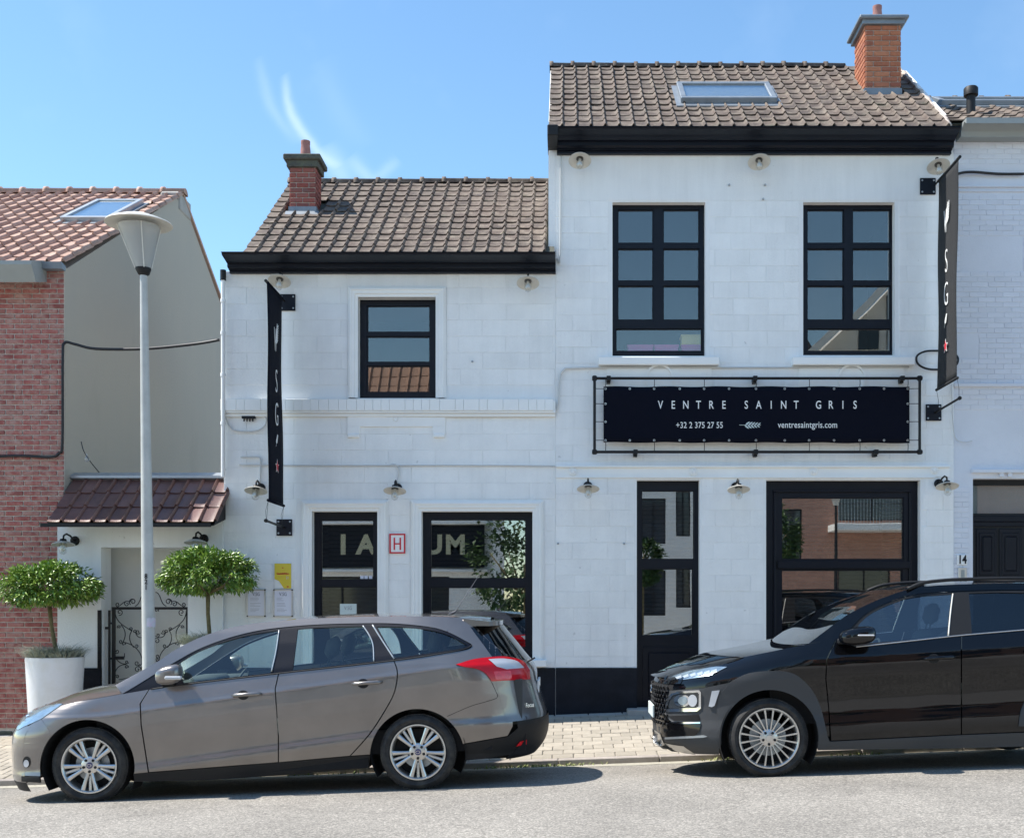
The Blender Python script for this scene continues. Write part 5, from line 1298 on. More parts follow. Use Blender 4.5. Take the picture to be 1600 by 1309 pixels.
def potted(pxc, Y, crown_box, top_px, label_t, label_p, label_g, seed, pot_r, pw_bottom=.82):
    x = PX(pxc, Y); zb_ = zpave(x, Y); zt2 = PZ(top_px, Y)
    pt = empty('planter', (x, Y, zb_), label_p, 'planter', 'tall white planters flanking the gate')
    q = MB(); q.lathe([(0, zb_), (pot_r * pw_bottom, zb_), (pot_r * .84, zb_ + .03), (pot_r * .99, zt2 - .06), (pot_r, zt2 - .025), (pot_r * .985, zt2), (pot_r * .93, zt2), (pot_r * .91, zt2 - .03), (pot_r * .90, zt2 - .10), (0, zt2 - .10)], M=T((x, Y, 0)), seg=40)
    q.build('pot', M['pot'], pt, smooth=True, angle=50)
    q = MB(); q.lathe([(0, zt2 - .05), (pot_r * .9, zt2 - .06)], M=T((x, Y, 0)), seg=24); q.build('soil', M['soil'], pt)
    tr_ = empty('laurel_tree', (x, Y, zt2 - .06), label_t, 'potted tree', 'clipped laurel trees in the white planters')
    a = rect(*crown_box, Y); c = ((a[0] + a[1]) / 2, Y, (a[2] + a[3]) / 2 - .0); rad = ((a[1] - a[0]) / 2 * .93, (a[1] - a[0]) / 2 * .85, (a[3] - a[2]) / 2 * .93)
    q = MB(); rnd = random.Random(seed)
    x2 = c[0]; q.tube([(x, Y, zt2 - .06), (x + .004, Y, zt2 + .1), ((x + x2) / 2 - .008, Y, (zt2 + c[2] - rad[2] * .6) / 2 + .05), (x2, Y, c[2] - rad[2] * .62)], [.030, .024, .022, .026], 10)
    for k in range(9):
        an = k / 9 * 6.28 + rnd.uniform(-.3, .3); rr = rnd.uniform(.45, .8)
        q.tube([(x2, Y, c[2] - rad[2] * .7), (x2 + math.cos(an) * rad[0] * rr * .5, Y + math.sin(an) * rad[1] * rr * .5, c[2] - rad[2] * .45), (x2 + math.cos(an) * rad[0] * rr, Y + math.sin(an) * rad[1] * rr, c[2] + rad[2] * rnd.uniform(-.2, .5))], [.014, .008, .004], 6)
    q.build('trunk', M['bark'], tr_, smooth=True)
    q = crown(c, rad, 9500, seed, ll=.068, lw=.0125, clumps=95 if seed == 31 else 75); q.build('crown', M['leaf'], tr_, fix=False)
    q = MB()
    for i in range(2200):
        an = rnd.uniform(0, 6.28); r0 = rnd.uniform(.1, .85) * pot_r; p = Vector((x + math.cos(an) * r0, Y + math.sin(an) * r0, zt2 - .055))
        tl = rnd.choice((-.7, .2, .8)); an2 = an + rnd.gauss(0, .7); l = rnd.uniform(.15, .30) * (1.0 if rnd.random() < .8 else 1.25)
        d = Vector((math.cos(an2) * .65, math.sin(an2) * .65, rnd.uniform(.45, 1.0))).normalized()
        e = p + d * l + Vector((math.cos(an2), math.sin(an2), -.5)) * l * .28; m_ = p + d * l * .6
        s = Vector((-math.sin(an2), math.cos(an2), 0)) * .0022
        v0, v1, v2, v3, v4 = [q.bm.verts.new(k_) for k_ in (p - s, p + s, m_ + s, m_ - s, e)]
        q.bm.faces.new((v0, v1, v2, v3)); q.bm.faces.new((v3, v2, v4))
    tag(q.build('fescue_grass', M['fescue'], fix=False), label_g, 'ornamental grass', kind='stuff')
potted(86, -.62, (-3, 157, 876, 962), 1026, 'clipped laurel standard in the left planter against the red brick corner', 'tall white planter at the red brick corner with blue-grey grass', 'blue-grey fescue tufts around the trunk in the left planter', 31, .325)
potted(327, -.62, (246, 404, 853, 944), 1006, 'clipped laurel standard in the right planter in front of the low white house', 'white planter mostly hidden behind the grey car roof', 'blue-grey fescue tufts in the right planter behind the grey car windscreen', 44, .325)
# ================================================================ across the street (seen in the glass)
tag(sheet('opposite_pavement', [-60, 0, 60], [-31.5, -19, -11.5], lambda x, y: zg(x) + .004 + .10 * 0, M['concrete']), kind='structure')
def far_house(name, label, x0, x1, y, h, wallm, wins, depth=8, flat=True, roofm=None, eave=0, cat='building'):
    zb_ = zg((x0 + x1) / 2) - .6
    t = empty(name, ((x0 + x1) / 2, y, zb_), label, cat)
    q = MB(); q.box(x0, x1, y - depth, y - .12, zb_, h); q.build('wall', wallm, t)
    wall_slab('facade', x0, x1, zb_, h, -.12 + y, y, wins, wallm, t)
    for (a, b, c, d) in wins:
        q = MB(); q.box(a, b, y - .10, y - .08, c, d); g = q.build('window', M['black_glass2'], t)
        q = MB(); q.box((a + b) / 2 - .025, (a + b) / 2 + .025, y - .09, y - .04, c, d); q.box(a, b, y - .09, y - .04, c, c + .05); q.box(a, b, y - .09, y - .04, d - .05, d); q.box(a, a + .05, y - .09, y - .04, c, d); q.box(b - .05, b, y - .09, y - .04, c, d); q.build('frame', M['plastic_dark'], g)
    return t
M['black_glass2'] = material('dark_far_glass', (.03, .035, .04), .08, spec=.8)
M['white_modern'] = material('white_modern_render', (.80, .79, .74), .85, var=.05)
def brick_tex():
    m = bpy.data.materials.new('far_brick'); m.use_nodes = True; nt = m.node_tree; n = nt.nodes; l = nt.links; b = n['Principled BSDF']; b.inputs['Roughness'].default_value = .9
    tcn = n.new('ShaderNodeTexCoord'); mp = n.new('ShaderNodeMapping'); mp.inputs['Rotation'].default_value = (R(90), 0, 0); l.new(tcn.outputs['Object'], mp.inputs[0])
    br = n.new('ShaderNodeTexBrick'); br.inputs['Scale'].default_value = 2.4; br.inputs['Color1'].default_value = (.50, .27, .19, 1); br.inputs['Color2'].default_value = (.42, .22, .155, 1); br.inputs['Mortar'].default_value = (.30, .26, .22, 1); br.inputs['Mortar Size'].default_value = .012
    l.new(mp.outputs[0], br.inputs['Vector']); l.new(br.outputs[0], b.inputs['Base Color']); return m
M['far_brick'] = brick_tex()
yA = -18.5
M['shade_gold'] = material('cream_sign_letters', (.55, .52, .34), .6)
A = far_house('shop_house', 'shop house across the street with dark sign fascia, seen mirrored in the low house glass', -16, -2.0, yA, 4.6, M['white_trim'], [(-7.4, -5.0, .6, 2.3), (-4.6, -3.2, .6, 2.3), (-10.5, -8.4, .6, 2.3)], depth=7)
q = MB(); q.box(-9.5, -2.2, yA + .01, yA + .16, 2.55, 3.72, bev=.01); q.build('sign_fascia', M['black'], A)
q = MB(); q.box(-9.6, -2.1, yA + .01, yA + .35, 3.74, 3.9, bev=.02); q.box(-9.6, -2.1, yA + .01, yA + .24, 2.42, 2.50, bev=.01); q.box(-9.6, -2.1, yA, yA + .2, 4.3, 4.5); q.build('cornice', M['white_trim'], A)
for i_, ch_ in enumerate('MUSSAI'): text(ch_, .74, T((PX(711 - 35.2 * i_) * (D - yA) / D, yA + .17, 3.16)) @ Rz(R(180)) @ FRONT, M['shade_gold'], A, xs=1.0, bold=.03)
q = MB(); q.prism([(yA - .1, 4.6), (yA - 3.5, 9.0), (yA - 7, 4.6)], -16, -2.6); q.build('roof_deck', M['mossy'], A)
tm_ = pantile_mesh(.3, .42, M['tile_red'], roll=.05)
q = MB()
for j in range(13):
    for i in range(44):
        t_ = j / 13; tb = Matrix.Translation(Vector((-15.9 + i * .3 + .15, yA - .05 - 3.45 * t_, 4.66 + 4.4 * t_))) @ Rz(R(180)) @ Rx(math.atan2(4.4, 3.4))
        b_ = bmesh.new(); b_.from_mesh(tm_); b_.transform(tb); mm = bpy.data.meshes.new('t'); b_.to_mesh(mm); b_.free(); q.bm.from_mesh(mm); bpy.data.meshes.remove(mm)
tag(q.build('roof_tile', M['tile_red'], A, smooth=True, angle=40), kind='stuff')
yB = -31
wins = []
for r_ in range(3):
    for k, xx_ in enumerate((3.0, 4.35, 5.7, 6.55)):
        z = 1.1 + r_ * 2.75 + (.3 if k % 2 else 0); wins.append((xx_, xx_ + (.95 if k % 2 == 0 else .55), z, z + 1.75))
far_house('apartment_block', 'white modern apartment block across the square, seen mirrored in the narrow glazed door', 2.2, 7.3, yB, 9.2, M['white_modern'], wins)
wins = [(8.0, 9.2, 2.9, 5.2), (8.0, 9.2, 6.4, 8.2), (10.6, 13.2, 4.75, 7.0), (10.6, 12.6, .9, 3.1), (14.5, 16, 1, 3), (14.5, 16, 4.6, 6.6), (10.6, 13.2, 8.2, 10.2), (14.5, 16, 8.2, 10.2)]
Cb = far_house('apartment_block', 'brick apartment block with balcony across the square, seen mirrored in the wide shop window', 7.45, 18, yB, 10.8, M['far_brick'], wins)
q = MB(); q.box(10.2, 13.8, yB, yB + 1.5, 4.28, 4.55, bev=.02); bl = q.build('balcony', M['white_modern'], Cb)
q = MB(); q.tube([(10.3, yB + 1.42, 5.55), (13.7, yB + 1.42, 5.55)], .03, 6)
for k in range(30): q.tube([(10.3 + k * 3.4 / 29, yB + 1.42, 4.55), (10.3 + k * 3.4 / 29, yB + 1.42, 5.55)], .012, 4)
q.build('railing', M['zinc'], bl)
q = MB(); q.poly([Vector((9.9, yB - .05, 10.8)), Vector((14.2, yB - .05, 15.0)), Vector((18, yB - .05, 11.3)), Vector((18, yB - .05, 10.8))], (0, -7.8, 0)); q.build('gable', M['white_modern'], Cb)
q = MB(); q.prism([(yB + .3, 10.8), (yB - 4, 13.2), (yB - 8.2, 10.8)], 7.2, 9.8); q.build('roof', M['plastic_dark'], Cb)
for sgn in (0, 1):
    q = MB(); a_, b_ = ((9.3, 10.3), (14.2, 15.15)) if not sgn else ((14.2, 15.15), (18.5, 10.95))
    q.poly([Vector((a_[0], yB, a_[1])), Vector((b_[0], yB, b_[1])), Vector((b_[0], yB, b_[1] + .38)), Vector((a_[0], yB, a_[1] + .38))], (0, .5, 0)); q.build('bargeboard', M['white_trim'], Cb)
for x_ in (11.5, 12.6, 13.7, 14.8):
    q = MB(); q.box(x_, x_ + .8, yB - .03, yB + .0, 11.0, 12.3 + (x_ > 12)); q.build('window', M['black_glass2'], Cb)
q = MB(); q.box(9.0, 9.6, yB - 3.5, yB - 2.8, 12, 14.1); q.build('chimney', M['far_brick'], Cb)
for k, (x_, y_, z_, r_, lab) in enumerate(((2.5, -23.5, 3.0, .78, 'street tree across the road seen mirrored in the narrow glazed door'), (7.0, -25, 3.8, 1.0, 'street tree across the road seen mirrored in the wide shop window'), (-1.05, -17.6, 2.6, 1.6, 'leafy shrub across the road seen mirrored in the low house shop window'))):
    zb_ = zg(x_); t = empty('street_tree', (x_, y_, zb_), lab, 'tree', 'trees across the street')
    q = MB(); q.tube([(x_, y_, zb_ - .1), (x_ + .04, y_, z_ - r_ * .6), (x_, y_, z_)], [.09, .07, .04], 8)
    for a_ in range(6): q.tube([(x_, y_, z_ - r_ * .6), (x_ + math.cos(a_) * r_ * .6, y_ + math.sin(a_) * r_ * .6, z_ + r_ * .2)], [.04, .015], 5)
    q.build('trunk', M['bark'], t, smooth=True)
    q = crown((x_, y_, z_), (r_, r_, r_ * 1.05), 2600, 60 + k, ll=.17, lw=.05, clumps=50, flat=False); q.build('crown', M['leaf_far'], t, fix=False)
lx_, ly_ = 9.6, -27; z_ = zg(lx_)
t = empty('street_lamp', (lx_, ly_, z_), 'street lamp across the square seen mirrored in the wide shop window', 'street lamp')
q = MB(); q.lathe([(.08, z_), (.045, 5.0)], M=T((lx_, ly_, 0)), seg=12); q.build('pole', M['plastic_dark'], t, smooth=True)
q = MB(); q.lathe([(.08, 5.0), (.24, 5.5), (.36, 5.52), (.15, 5.68), (0, 5.7)], M=T((lx_, ly_, 0)), seg=20); q.build('lamp_head', M['shade_white'], t, smooth=True)
# ================================================================ cars
def smooth_tab(xs, ys, n=400, sig=.02):
    X = np.linspace(xs[0], xs[-1], n); Y = np.interp(X, xs, ys)
    k = max(1, int(sig / (X[1] - X[0]) * 2)); ker = np.hanning(2 * k + 3); ker /= ker.sum()
    Yp = np.pad(Y, k + 1, mode='edge'); return X, np.convolve(Yp, ker, 'valid')
class Hull:
    """outer skin of a car: half width by height, rounded plan at nose and tail"""
    def __init__(s, Yc, hw, crease, front, rear, lf, lr, nf, nr, wt, side=1):
        s.Yc, s.hw, s.crease, s.lf, s.lr, s.nf, s.nr = Yc, hw, crease, lf, lr, nf, nr
        s.ft = smooth_tab(*zip(*front), sig=.03); s.rt = smooth_tab(*zip(*rear), sig=.06); s.wt = smooth_tab(*zip(*wt), n=900, sig=.011)
    def w(s, X, h):
        sh = s.crease(X) * np.clip((1.5 - h) / .45, 0, 1)
        return np.interp(h - sh, *s.wt)
    def xf(s, h): return np.interp(h, *s.ft)
    def xr(s, h): return np.interp(h, *s.rt)
    def f(s, X, Y, Z):
        h = Z - SL * X; r = np.abs(Y - s.Yc) / s.w(X, h)
        a = np.clip((s.xf(h) + s.lf - X) / s.lf, 0, 5); b = np.clip((X - s.xr(h) + s.lr) / s.lr, 0, 5)
        return r ** 2.6 * 1.0 + a ** s.nf + b ** s.nr - 1
    def cast(s, px, py):
        px = np.asarray(px, float); py = np.asarray(py, float)
        a = (px - CX) / F; b = (HY - py) / F
        Ys = np.linspace(s.Yc - s.hw - .06, s.Yc, 160)
        D_ = Ys[:, None] + D
        fv = s.f(a[None] * D_, Ys[:, None] + 0 * D_ * a[None], CZ + b[None] * D_)
        hit = fv < 0; idx = np.where(hit.any(0), hit.argmax(0), fv.argmin(0))
        y = Ys[idx]; yl = Ys[np.maximum(idx - 1, 0)]; ok = hit.any(0)
        lo, hi = yl.copy(), y.copy()
        for _ in range(14):
            m = (lo + hi) / 2; d = m + D; fm = s.f(a * d, m, CZ + b * d); ins = fm < 0
            hi = np.where(ins & ok, m, hi); lo = np.where(~ins & ok, m, lo)
        y = np.where(ok, hi, y); d = y + D
        return np.stack([a * d, y, CZ + b * d], 1)
    def normal(s, p, e=1e-3):
        X, Y, Z = p[:, 0], p[:, 1], p[:, 2]
        g = np.stack([s.f(X + e, Y, Z) - s.f(X - e, Y, Z), s.f(X, Y + e, Z) - s.f(X, Y - e, Z), s.f(X, Y, Z + e) - s.f(X, Y, Z - e)], 1)
        g /= np.linalg.norm(g, axis=1)[:, None] + 1e-9
        return g
def dens(poly, st=5.0, closed=True):
    out = []; n = len(poly)
    for i in range(n if closed else n - 1):
        a, b = poly[i], poly[(i + 1) % n]; l = math.hypot(b[0] - a[0], b[1] - a[1]); k = max(1, int(l / st))
        for j in range(k): out.append((a[0] + (b[0] - a[0]) * j / k, a[1] + (b[1] - a[1]) * j / k))
    return out
def curve(pts, closed=False, k=5):
    """smooth curve through px points"""
    n = len(pts); out = []
    for i in range(n - 1):
        p0, p1, p2, p3 = pts[max(i - 1, 0)], pts[i], pts[i + 1], pts[min(i + 2, n - 1)]
        for j in range(k):
            t = j / k
            out.append(tuple(.5 * (2 * p1[c] + (p2[c] - p0[c]) * t + (2 * p0[c] - 5 * p1[c] + 4 * p2[c] - p3[c]) * t * t + (3 * p1[c] - p0[c] - 3 * p2[c] + p3[c]) * t ** 3) for c in (0, 1)))
    out.append(pts[-1]); return out
def arc(cx, cy, r, a0, a1, n=26, ry=None):
    ry = ry or r
    return [(cx + r * math.cos(R(a0 + (a1 - a0) * i / n)), cy - ry * math.sin(R(a0 + (a1 - a0) * i / n))) for i in range(n + 1)]
def panel(H, name, poly, mat, parent, off=0.0, th=.022, holes=(), grid=9, mirror=True, fl=True, label=None, groove=0.0):
    loops = [dens(poly)] + [dens(h) for h in holes]
    tri = tessellate_polygon([[Vector((x, y, 0)) for x, y in l] for l in loops])
    allp = [p for l in loops for p in l]
    bm = bmesh.new(); vv = [bm.verts.new((x, y, 0)) for x, y in allp]
    for t in tri:
        try: bm.faces.new([vv[i] for i in t])
        except Exception: pass
    xs = [p[0] for p in allp]; ys = [p[1] for p in allp]
    for ax, (lo, hi) in ((0, (min(xs), max(xs))), (1, (min(ys), max(ys)))):
        c = math.ceil(lo / grid) * grid
        while c < hi:
            co = (c, 0, 0) if ax == 0 else (0, c, 0); no = (1, 0, 0) if ax == 0 else (0, 1, 0)
            bmesh.ops.bisect_plane(bm, geom=bm.verts[:] + bm.edges[:] + bm.faces[:], plane_co=co, plane_no=no, dist=1e-4); c += grid
    bmesh.ops.remove_doubles(bm, verts=bm.verts, dist=.01)
    bm.verts.ensure_lookup_table()
    P0 = np.array([v.co[:2] for v in bm.verts]); W3 = H.cast(P0[:, 0], P0[:, 1]); Nn = H.normal(W3)
    W3 = W3 + Nn * off
    for v, q in zip(bm.verts, W3): v.co = q
    for f in bm.faces: f.smooth = True
    bmesh.ops.recalc_face_normals(bm, faces=bm.faces)
    s_ = sum((f.normal.y * f.calc_area() for f in bm.faces))
    if s_ > 0: bmesh.ops.reverse_faces(bm, faces=bm.faces)
    if fl:
        be = [e for e in bm.edges if e.is_boundary]
        bv = {v for e in be for v in e.verts}
        nm = {v: H.normal(np.array([v.co]))[0] for v in bv}
        inn = {v: bm.verts.new(v.co + Vector((nm[v][0] * -.3, 1, nm[v][2] * -.3)).normalized() * th) for v in bv}
        dup = {v: bm.verts.new(v.co) for v in bv}
        for e in be:
            a, b = e.verts
            try: bm.faces.new((dup[a], dup[b], inn[b], inn[a])).smooth = True
            except Exception: pass
    obs = []
    for m in ((0, 1) if mirror else (0,)):
        b2 = bm.copy()
        if m:
            for v in b2.verts: v.co.y = 2 * H.Yc - v.co.y
            bmesh.ops.reverse_faces(b2, faces=b2.faces)
        o = from_bm(name, b2, mat, parent); obs.append(o)
        if label: o['label'] = label
    bm.free(); return obs
def crossloft(H, name, stations, mat, parent, nv=24, p=2.4, edge_drop=0.0):
    """skin across the car between near and far edge curves: stations = [(edge point, centre point)]"""
    bm = bmesh.new(); rows = []
    for e, c in stations:
        row = []
        for j in range(nv + 1):
            v = -1 + 2 * j / nv; k = 1 - abs(v) ** p
            y = H.Yc + (e[1] - H.Yc) * (-v)
            row.append(bm.verts.new((e[0] + (c[0] - e[0]) * k, y, e[2] + (c[2] - e[2]) * k)))
        rows.append(row)
    for a, b in zip(rows, rows[1:]):
        for j in range(nv): bm.faces.new((a[j], a[j + 1], b[j + 1], b[j])).smooth = True
    bmesh.ops.recalc_face_normals(bm, faces=bm.faces)
    s_ = sum((f.normal.z * f.calc_area() for f in bm.faces))
    if s_ < 0: bmesh.ops.reverse_faces(bm, faces=bm.faces)
    return from_bm(name, bm, mat, parent)
def endpatch(H, name, h0, h1, vmax, mat, parent, rear=False, off=0.0, nh=16, nv=44, v0=None):
    bm = bmesh.new(); rows = []
    v0 = -vmax if v0 is None else v0
    for i in range(nh + 1):
        h = h0 + (h1 - h0) * i / nh; row = []
        for j in range(nv + 1):
            v = vmax * math.sin(math.pi / 2 * (-1 + 2 * j / nv))
            l, n_ = (H.lr, H.nr) if rear else (H.lf, H.nf)
            xe = H.xr(h) if rear else H.xf(h)
            for _ in range(2):
                x = (xe - l + l * (1 - abs(v) ** 2.6) ** (1 / n_)) if rear else (xe + l - l * (1 - abs(v) ** 2.6) ** (1 / n_))
            wv = float(H.w(x, h))
            x += off if rear else -off
            row.append(bm.verts.new((x, H.Yc + v * wv, h + SL * x)))
        rows.append(row)
    for a, b in zip(rows, rows[1:]):
        for j in range(nv): bm.faces.new((a[j], a[j + 1], b[j + 1], b[j])).smooth = True
    bmesh.ops.recalc_face_normals(bm, faces=bm.faces)
    s_ = sum((f.normal.x * f.calc_area() for f in bm.faces))
    if (s_ < 0) == rear: bmesh.ops.reverse_faces(bm, faces=bm.faces)
    return from_bm(name, bm, mat, parent)
def wheel(parent, cx, cz, ynear, r, rim, style, side, dz=0.0, wd=.215):
    """side=-1 near (outer face towards -Y)"""
    M4 = T((cx, ynear, cz + dz)) @ Rx(R(90) if side < 0 else R(-90))   # local +z points outwards
    we = bpy.data.objects.new('wheel', None)
    q = MB(); o = .0
    prof = [(rim + .004, -.02), (rim + .012, -.004), (rim + .03, -.0), ((r + rim) / 2, .008), (r - .03, .002), (r - .012, -.012), (r - .002, -.032), (r, -.05), (r, -wd + .05), (r - .012, -wd + .015), (r - .04, -wd), (rim, -wd + .01), (rim - .01, -wd + .02)]
    q.lathe(prof, M=M4, seg=64); tw = q.build('wheel', M['rubber'], parent, smooth=True, angle=40)
    q = MB()
    for k in range(72):
        a = k / 72 * 6.2832
        for y0_ in (-.045, -.165): q.box(-.011, .011, r - .006, r + .0025, y0_ - .02, y0_ + .02, M=M4 @ Rz(a + (.03 if y0_ < -.1 else 0)))
    tag(q.build('tread_block', M['rubber'], tw), kind='stuff')
    q = MB(); q.lathe([(rim + .006, -.010), (rim + .002, .002), (rim - .008, .002), (rim - .018, -.008), (rim - .022, -.03), (rim - .028, -.12), (rim - .04, -.17)], M=M4, seg=64); q.build('rim', M['alu'], tw, smooth=True, angle=35)
    q = MB(); q.lathe([(0, -.085), (rim * .62, -.085), (rim * .62, -.095), (rim * .25, -.10)], M=M4, seg=40); q.build('brake_disc', M['zinc'], tw, smooth=True, angle=30)
    q = MB(); q.lathe([(0, -.10), (rim - .03, -.10)], M=M4, seg=40); q.build('dark_backing', M['dark'], tw)
    if style == 'five':
        for k in range(5):
            a = R(90 + 72 * k) + math.pi
            for (da, wi, wo, dz_) in ((-.0, .018, .014, -.016), (-1, .017, .020, -.004), (1, .017, .020, -.004)):
                q = MB()
                ri, ro = .062, rim - .012; ai, ao = da * .24, da * .265
                pi = Vector((ri * math.cos(a + ai), ri * math.sin(a + ai), 0)); po = Vector((ro * math.cos(a + ao), ro * math.sin(a + ao), 0))
                d = (po - pi).normalized(); s = Vector((-d.y, d.x, 0)); pm = pi.lerp(po, .5)
                if da == 0: pi = pi.lerp(po, .18)
                top = []; bot = []
                sec = [(pi, wi * .8, dz_ - .012), (pm, (wi + wo) / 2 * .8, dz_ - .003), (po, wo, dz_ - .004)]
                rings = []
                for (c, wv, z) in sec:
                    rings.append([q.bm.verts.new(c - s * wv + Vector((0, 0, z - .03))), q.bm.verts.new(c - s * wv * .9 + Vector((0, 0, z - .006))), q.bm.verts.new(c - s * wv * .35 + Vector((0, 0, z))), q.bm.verts.new(c + s * wv * .35 + Vector((0, 0, z))), q.bm.verts.new(c + s * wv * .9 + Vector((0, 0, z - .006))), q.bm.verts.new(c + s * wv + Vector((0, 0, z - .03)))])
                for A_, B_ in zip(rings, rings[1:]):
                    for j in range(5): q.bm.faces.new((A_[j], A_[j + 1], B_[j + 1], B_[j]))
                q.bm.transform(M4); q.build('spoke', M['alu'], tw, smooth=True, angle=30)
    else:
        for k in range(20):
            pr, wh = divmod(k, 2)
            a = R(36 * pr + 18 * 0) + (-.115 if wh == 0 else .115); a2 = R(36 * pr) + (-.20 if wh == 0 else .20) * .82
            if k % 1 == 0:
                q = MB(); ri, ro = .058, rim - .012
                pi = Vector((ri * math.cos(a * 1), ri * math.sin(a), 0)); po = Vector((ro * math.cos(a2), ro * math.sin(a2), 0)); d = (po - pi).normalized(); s = Vector((-d.y, d.x, 0))
                rings = []
                for (t, wv, z) in ((0, .006, -.014), (.5, .0065, -.004), (1, .0095, -.006)):
                    c = pi.lerp(po, t)
                    rings.append([q.bm.verts.new(c - s * wv + Vector((0, 0, z - .03))), q.bm.verts.new(c - s * wv * .8 + Vector((0, 0, z))), q.bm.verts.new(c + s * wv * .8 + Vector((0, 0, z))), q.bm.verts.new(c + s * wv + Vector((0, 0, z - .03)))])
                for A_, B_ in zip(rings, rings[1:]):
                    for j in range(3): q.bm.faces.new((A_[j], A_[j + 1], B_[j + 1], B_[j]))
                q.bm.transform(M4); q.build('spoke', M['alu'], tw, smooth=True, angle=30)
    q = MB(); q.lathe([(.078, -.05), (.074, -.020), (.060, -.012), (0, -.012)], M=M4, seg=30); q.build('hub', M['alu'], tw, smooth=True, angle=30)
    q = MB()
    for k in range(5):
        a = R(90 + 36 + 72 * k); q.lathe([(.012, -.02), (.012, -.006), (0, -.006)], M=M4 @ T((.052 * math.cos(a), .052 * math.sin(a), 0)), seg=8)
    q.build('wheel_nut', M['plastic_dark'], tw)
    q = MB(); q.lathe([(.028, -.012), (.026, -.004), (0, -.003)], M=M4, seg=24); q.build('hub_cap', M['navy_badge'] if style == 'five' else M['alu'], tw, smooth=True, angle=30)
    if style == 'five':
        q = MB(); q.lathe([(.020, -.0035), (.020, -.0015), (.016, -.0015), (.016, -.0035)], M=M4 @ Matrix.Diagonal((1, .6, 1, 1)), seg=24); q.build('badge_ring', M['chrome'], tw)
    return tw
M['lamp_red2'] = material('bright_red_lens', (.75, .01, .015), .15, coat=1, var=.2, vscale=25)
M['navy_badge'] = material('navy_badge', (.01, .02, .12), .2, coat=1)
def liner(parent, cx, cz, r, Yc, hw):
    n = 28
    for s in (-1, 1):
        bm = bmesh.new()
        rows = []
        for y in (Yc + s * .60, Yc + s * (hw - .045)):
            rows.append([bm.verts.new((cx + r * math.cos(R(-32 + 244 * i / n)), y, cz + r * math.sin(R(-32 + 244 * i / n)))) for i in range(n + 1)])
        for i in range(n): bm.faces.new((rows[0][i], rows[0][i + 1], rows[1][i + 1], rows[1][i]))
        c = bm.verts.new((cx, Yc + s * .60, cz))
        for i in range(n): bm.faces.new((rows[0][i], rows[0][i + 1], c))
        from_bm('wheel_arch_liner', bm, M['dark'], parent)
def seat(parent, x, y, zf, mat, hr=True, sc=1.0):
    q = MB(); q.box(x - .30, x + .22, y - .24, y + .24, zf + .18, zf + .36, bev=.05)
    q.box(-.07, .07, y - .24, y + .24, 0, .60, bev=.05, M=T((x + .24, 0, zf + .32)) @ Ry(R(14)))
    st_ = q.build('seat', mat, parent, smooth=True, angle=60)
    q = MB(); q.box(-.05, .05, y - .13, y + .13, .66, .86, bev=.045, M=T((x + .24, 0, zf + .32)) @ Ry(R(14)))
    for dy in (-.06, .06): q.tube([T((x + .24, 0, zf + .32)) @ Ry(R(14)) @ Vector((0, y + dy, .58)), T((x + .24, 0, zf + .32)) @ Ry(R(14)) @ Vector((0, y + dy, .68))], .007, 6)
    q.build('headrest', mat, st_, smooth=True, angle=60)
def mirror_(parent, box, Y0, Y1, mat, capm, armpx, th=.17, ind=None):
    """door mirror housing filling px box at depth Y0..Y1"""
    for s in (1, -1):
        a = rect(*box, (Y0 + Y1) / 2); cx_, cz_ = (a[0] + a[1]) / 2, (a[2] + a[3]) / 2
        q = MB(); bmesh.ops.create_uvsphere(q.bm, u_segments=28, v_segments=16, radius=1)
        hw_, hh_ = (a[1] - a[0]) / 2, (a[3] - a[2]) / 2
        for v in q.bm.verts:
            x, y, z = v.co; f = lambda k, n: math.copysign(abs(k) ** n, k)
            x, y, z = f(x, .62), f(y, .75), f(z, .66)
            x = x if x < 0 else x * .92
            z *= 1 - .16 * max(0, -x)
            v.co = (cx_ + x * hw_, (Y0 + Y1) / 2 + y * (Y1 - Y0) / 2, cz_ + z * hh_ + .018 * x)
            if s < 0: v.co.y = 2 * parent['yc'] - v.co.y
        mo = q.build('door_mirror', mat, parent, smooth=True)
        q = MB(); ay = P(armpx[0], armpx[1], Y1)
        yy0, yy1 = Y1 - .03, Y1 + .10
        q.box(ay.x - .05, ay.x + .06, yy0, yy1, ay.z - .015, ay.z + .03, bev=.01)
        if s < 0:
            for v in q.bm.verts: v.co.y = 2 * parent['yc'] - v.co.y
        q.build('mirror_arm', M['plastic_dark'], mo)
        if ind:
            b = rect(*ind, Y0); q = MB(); q.box(b[0], b[1], Y0 - .008, Y0 + .03, b[2], b[3], bev=.008)
            if s < 0:
                for v in q.bm.verts: v.co.y = 2 * parent['yc'] - v.co.y
            q.build('indicator', M['lamp_white'], mo)
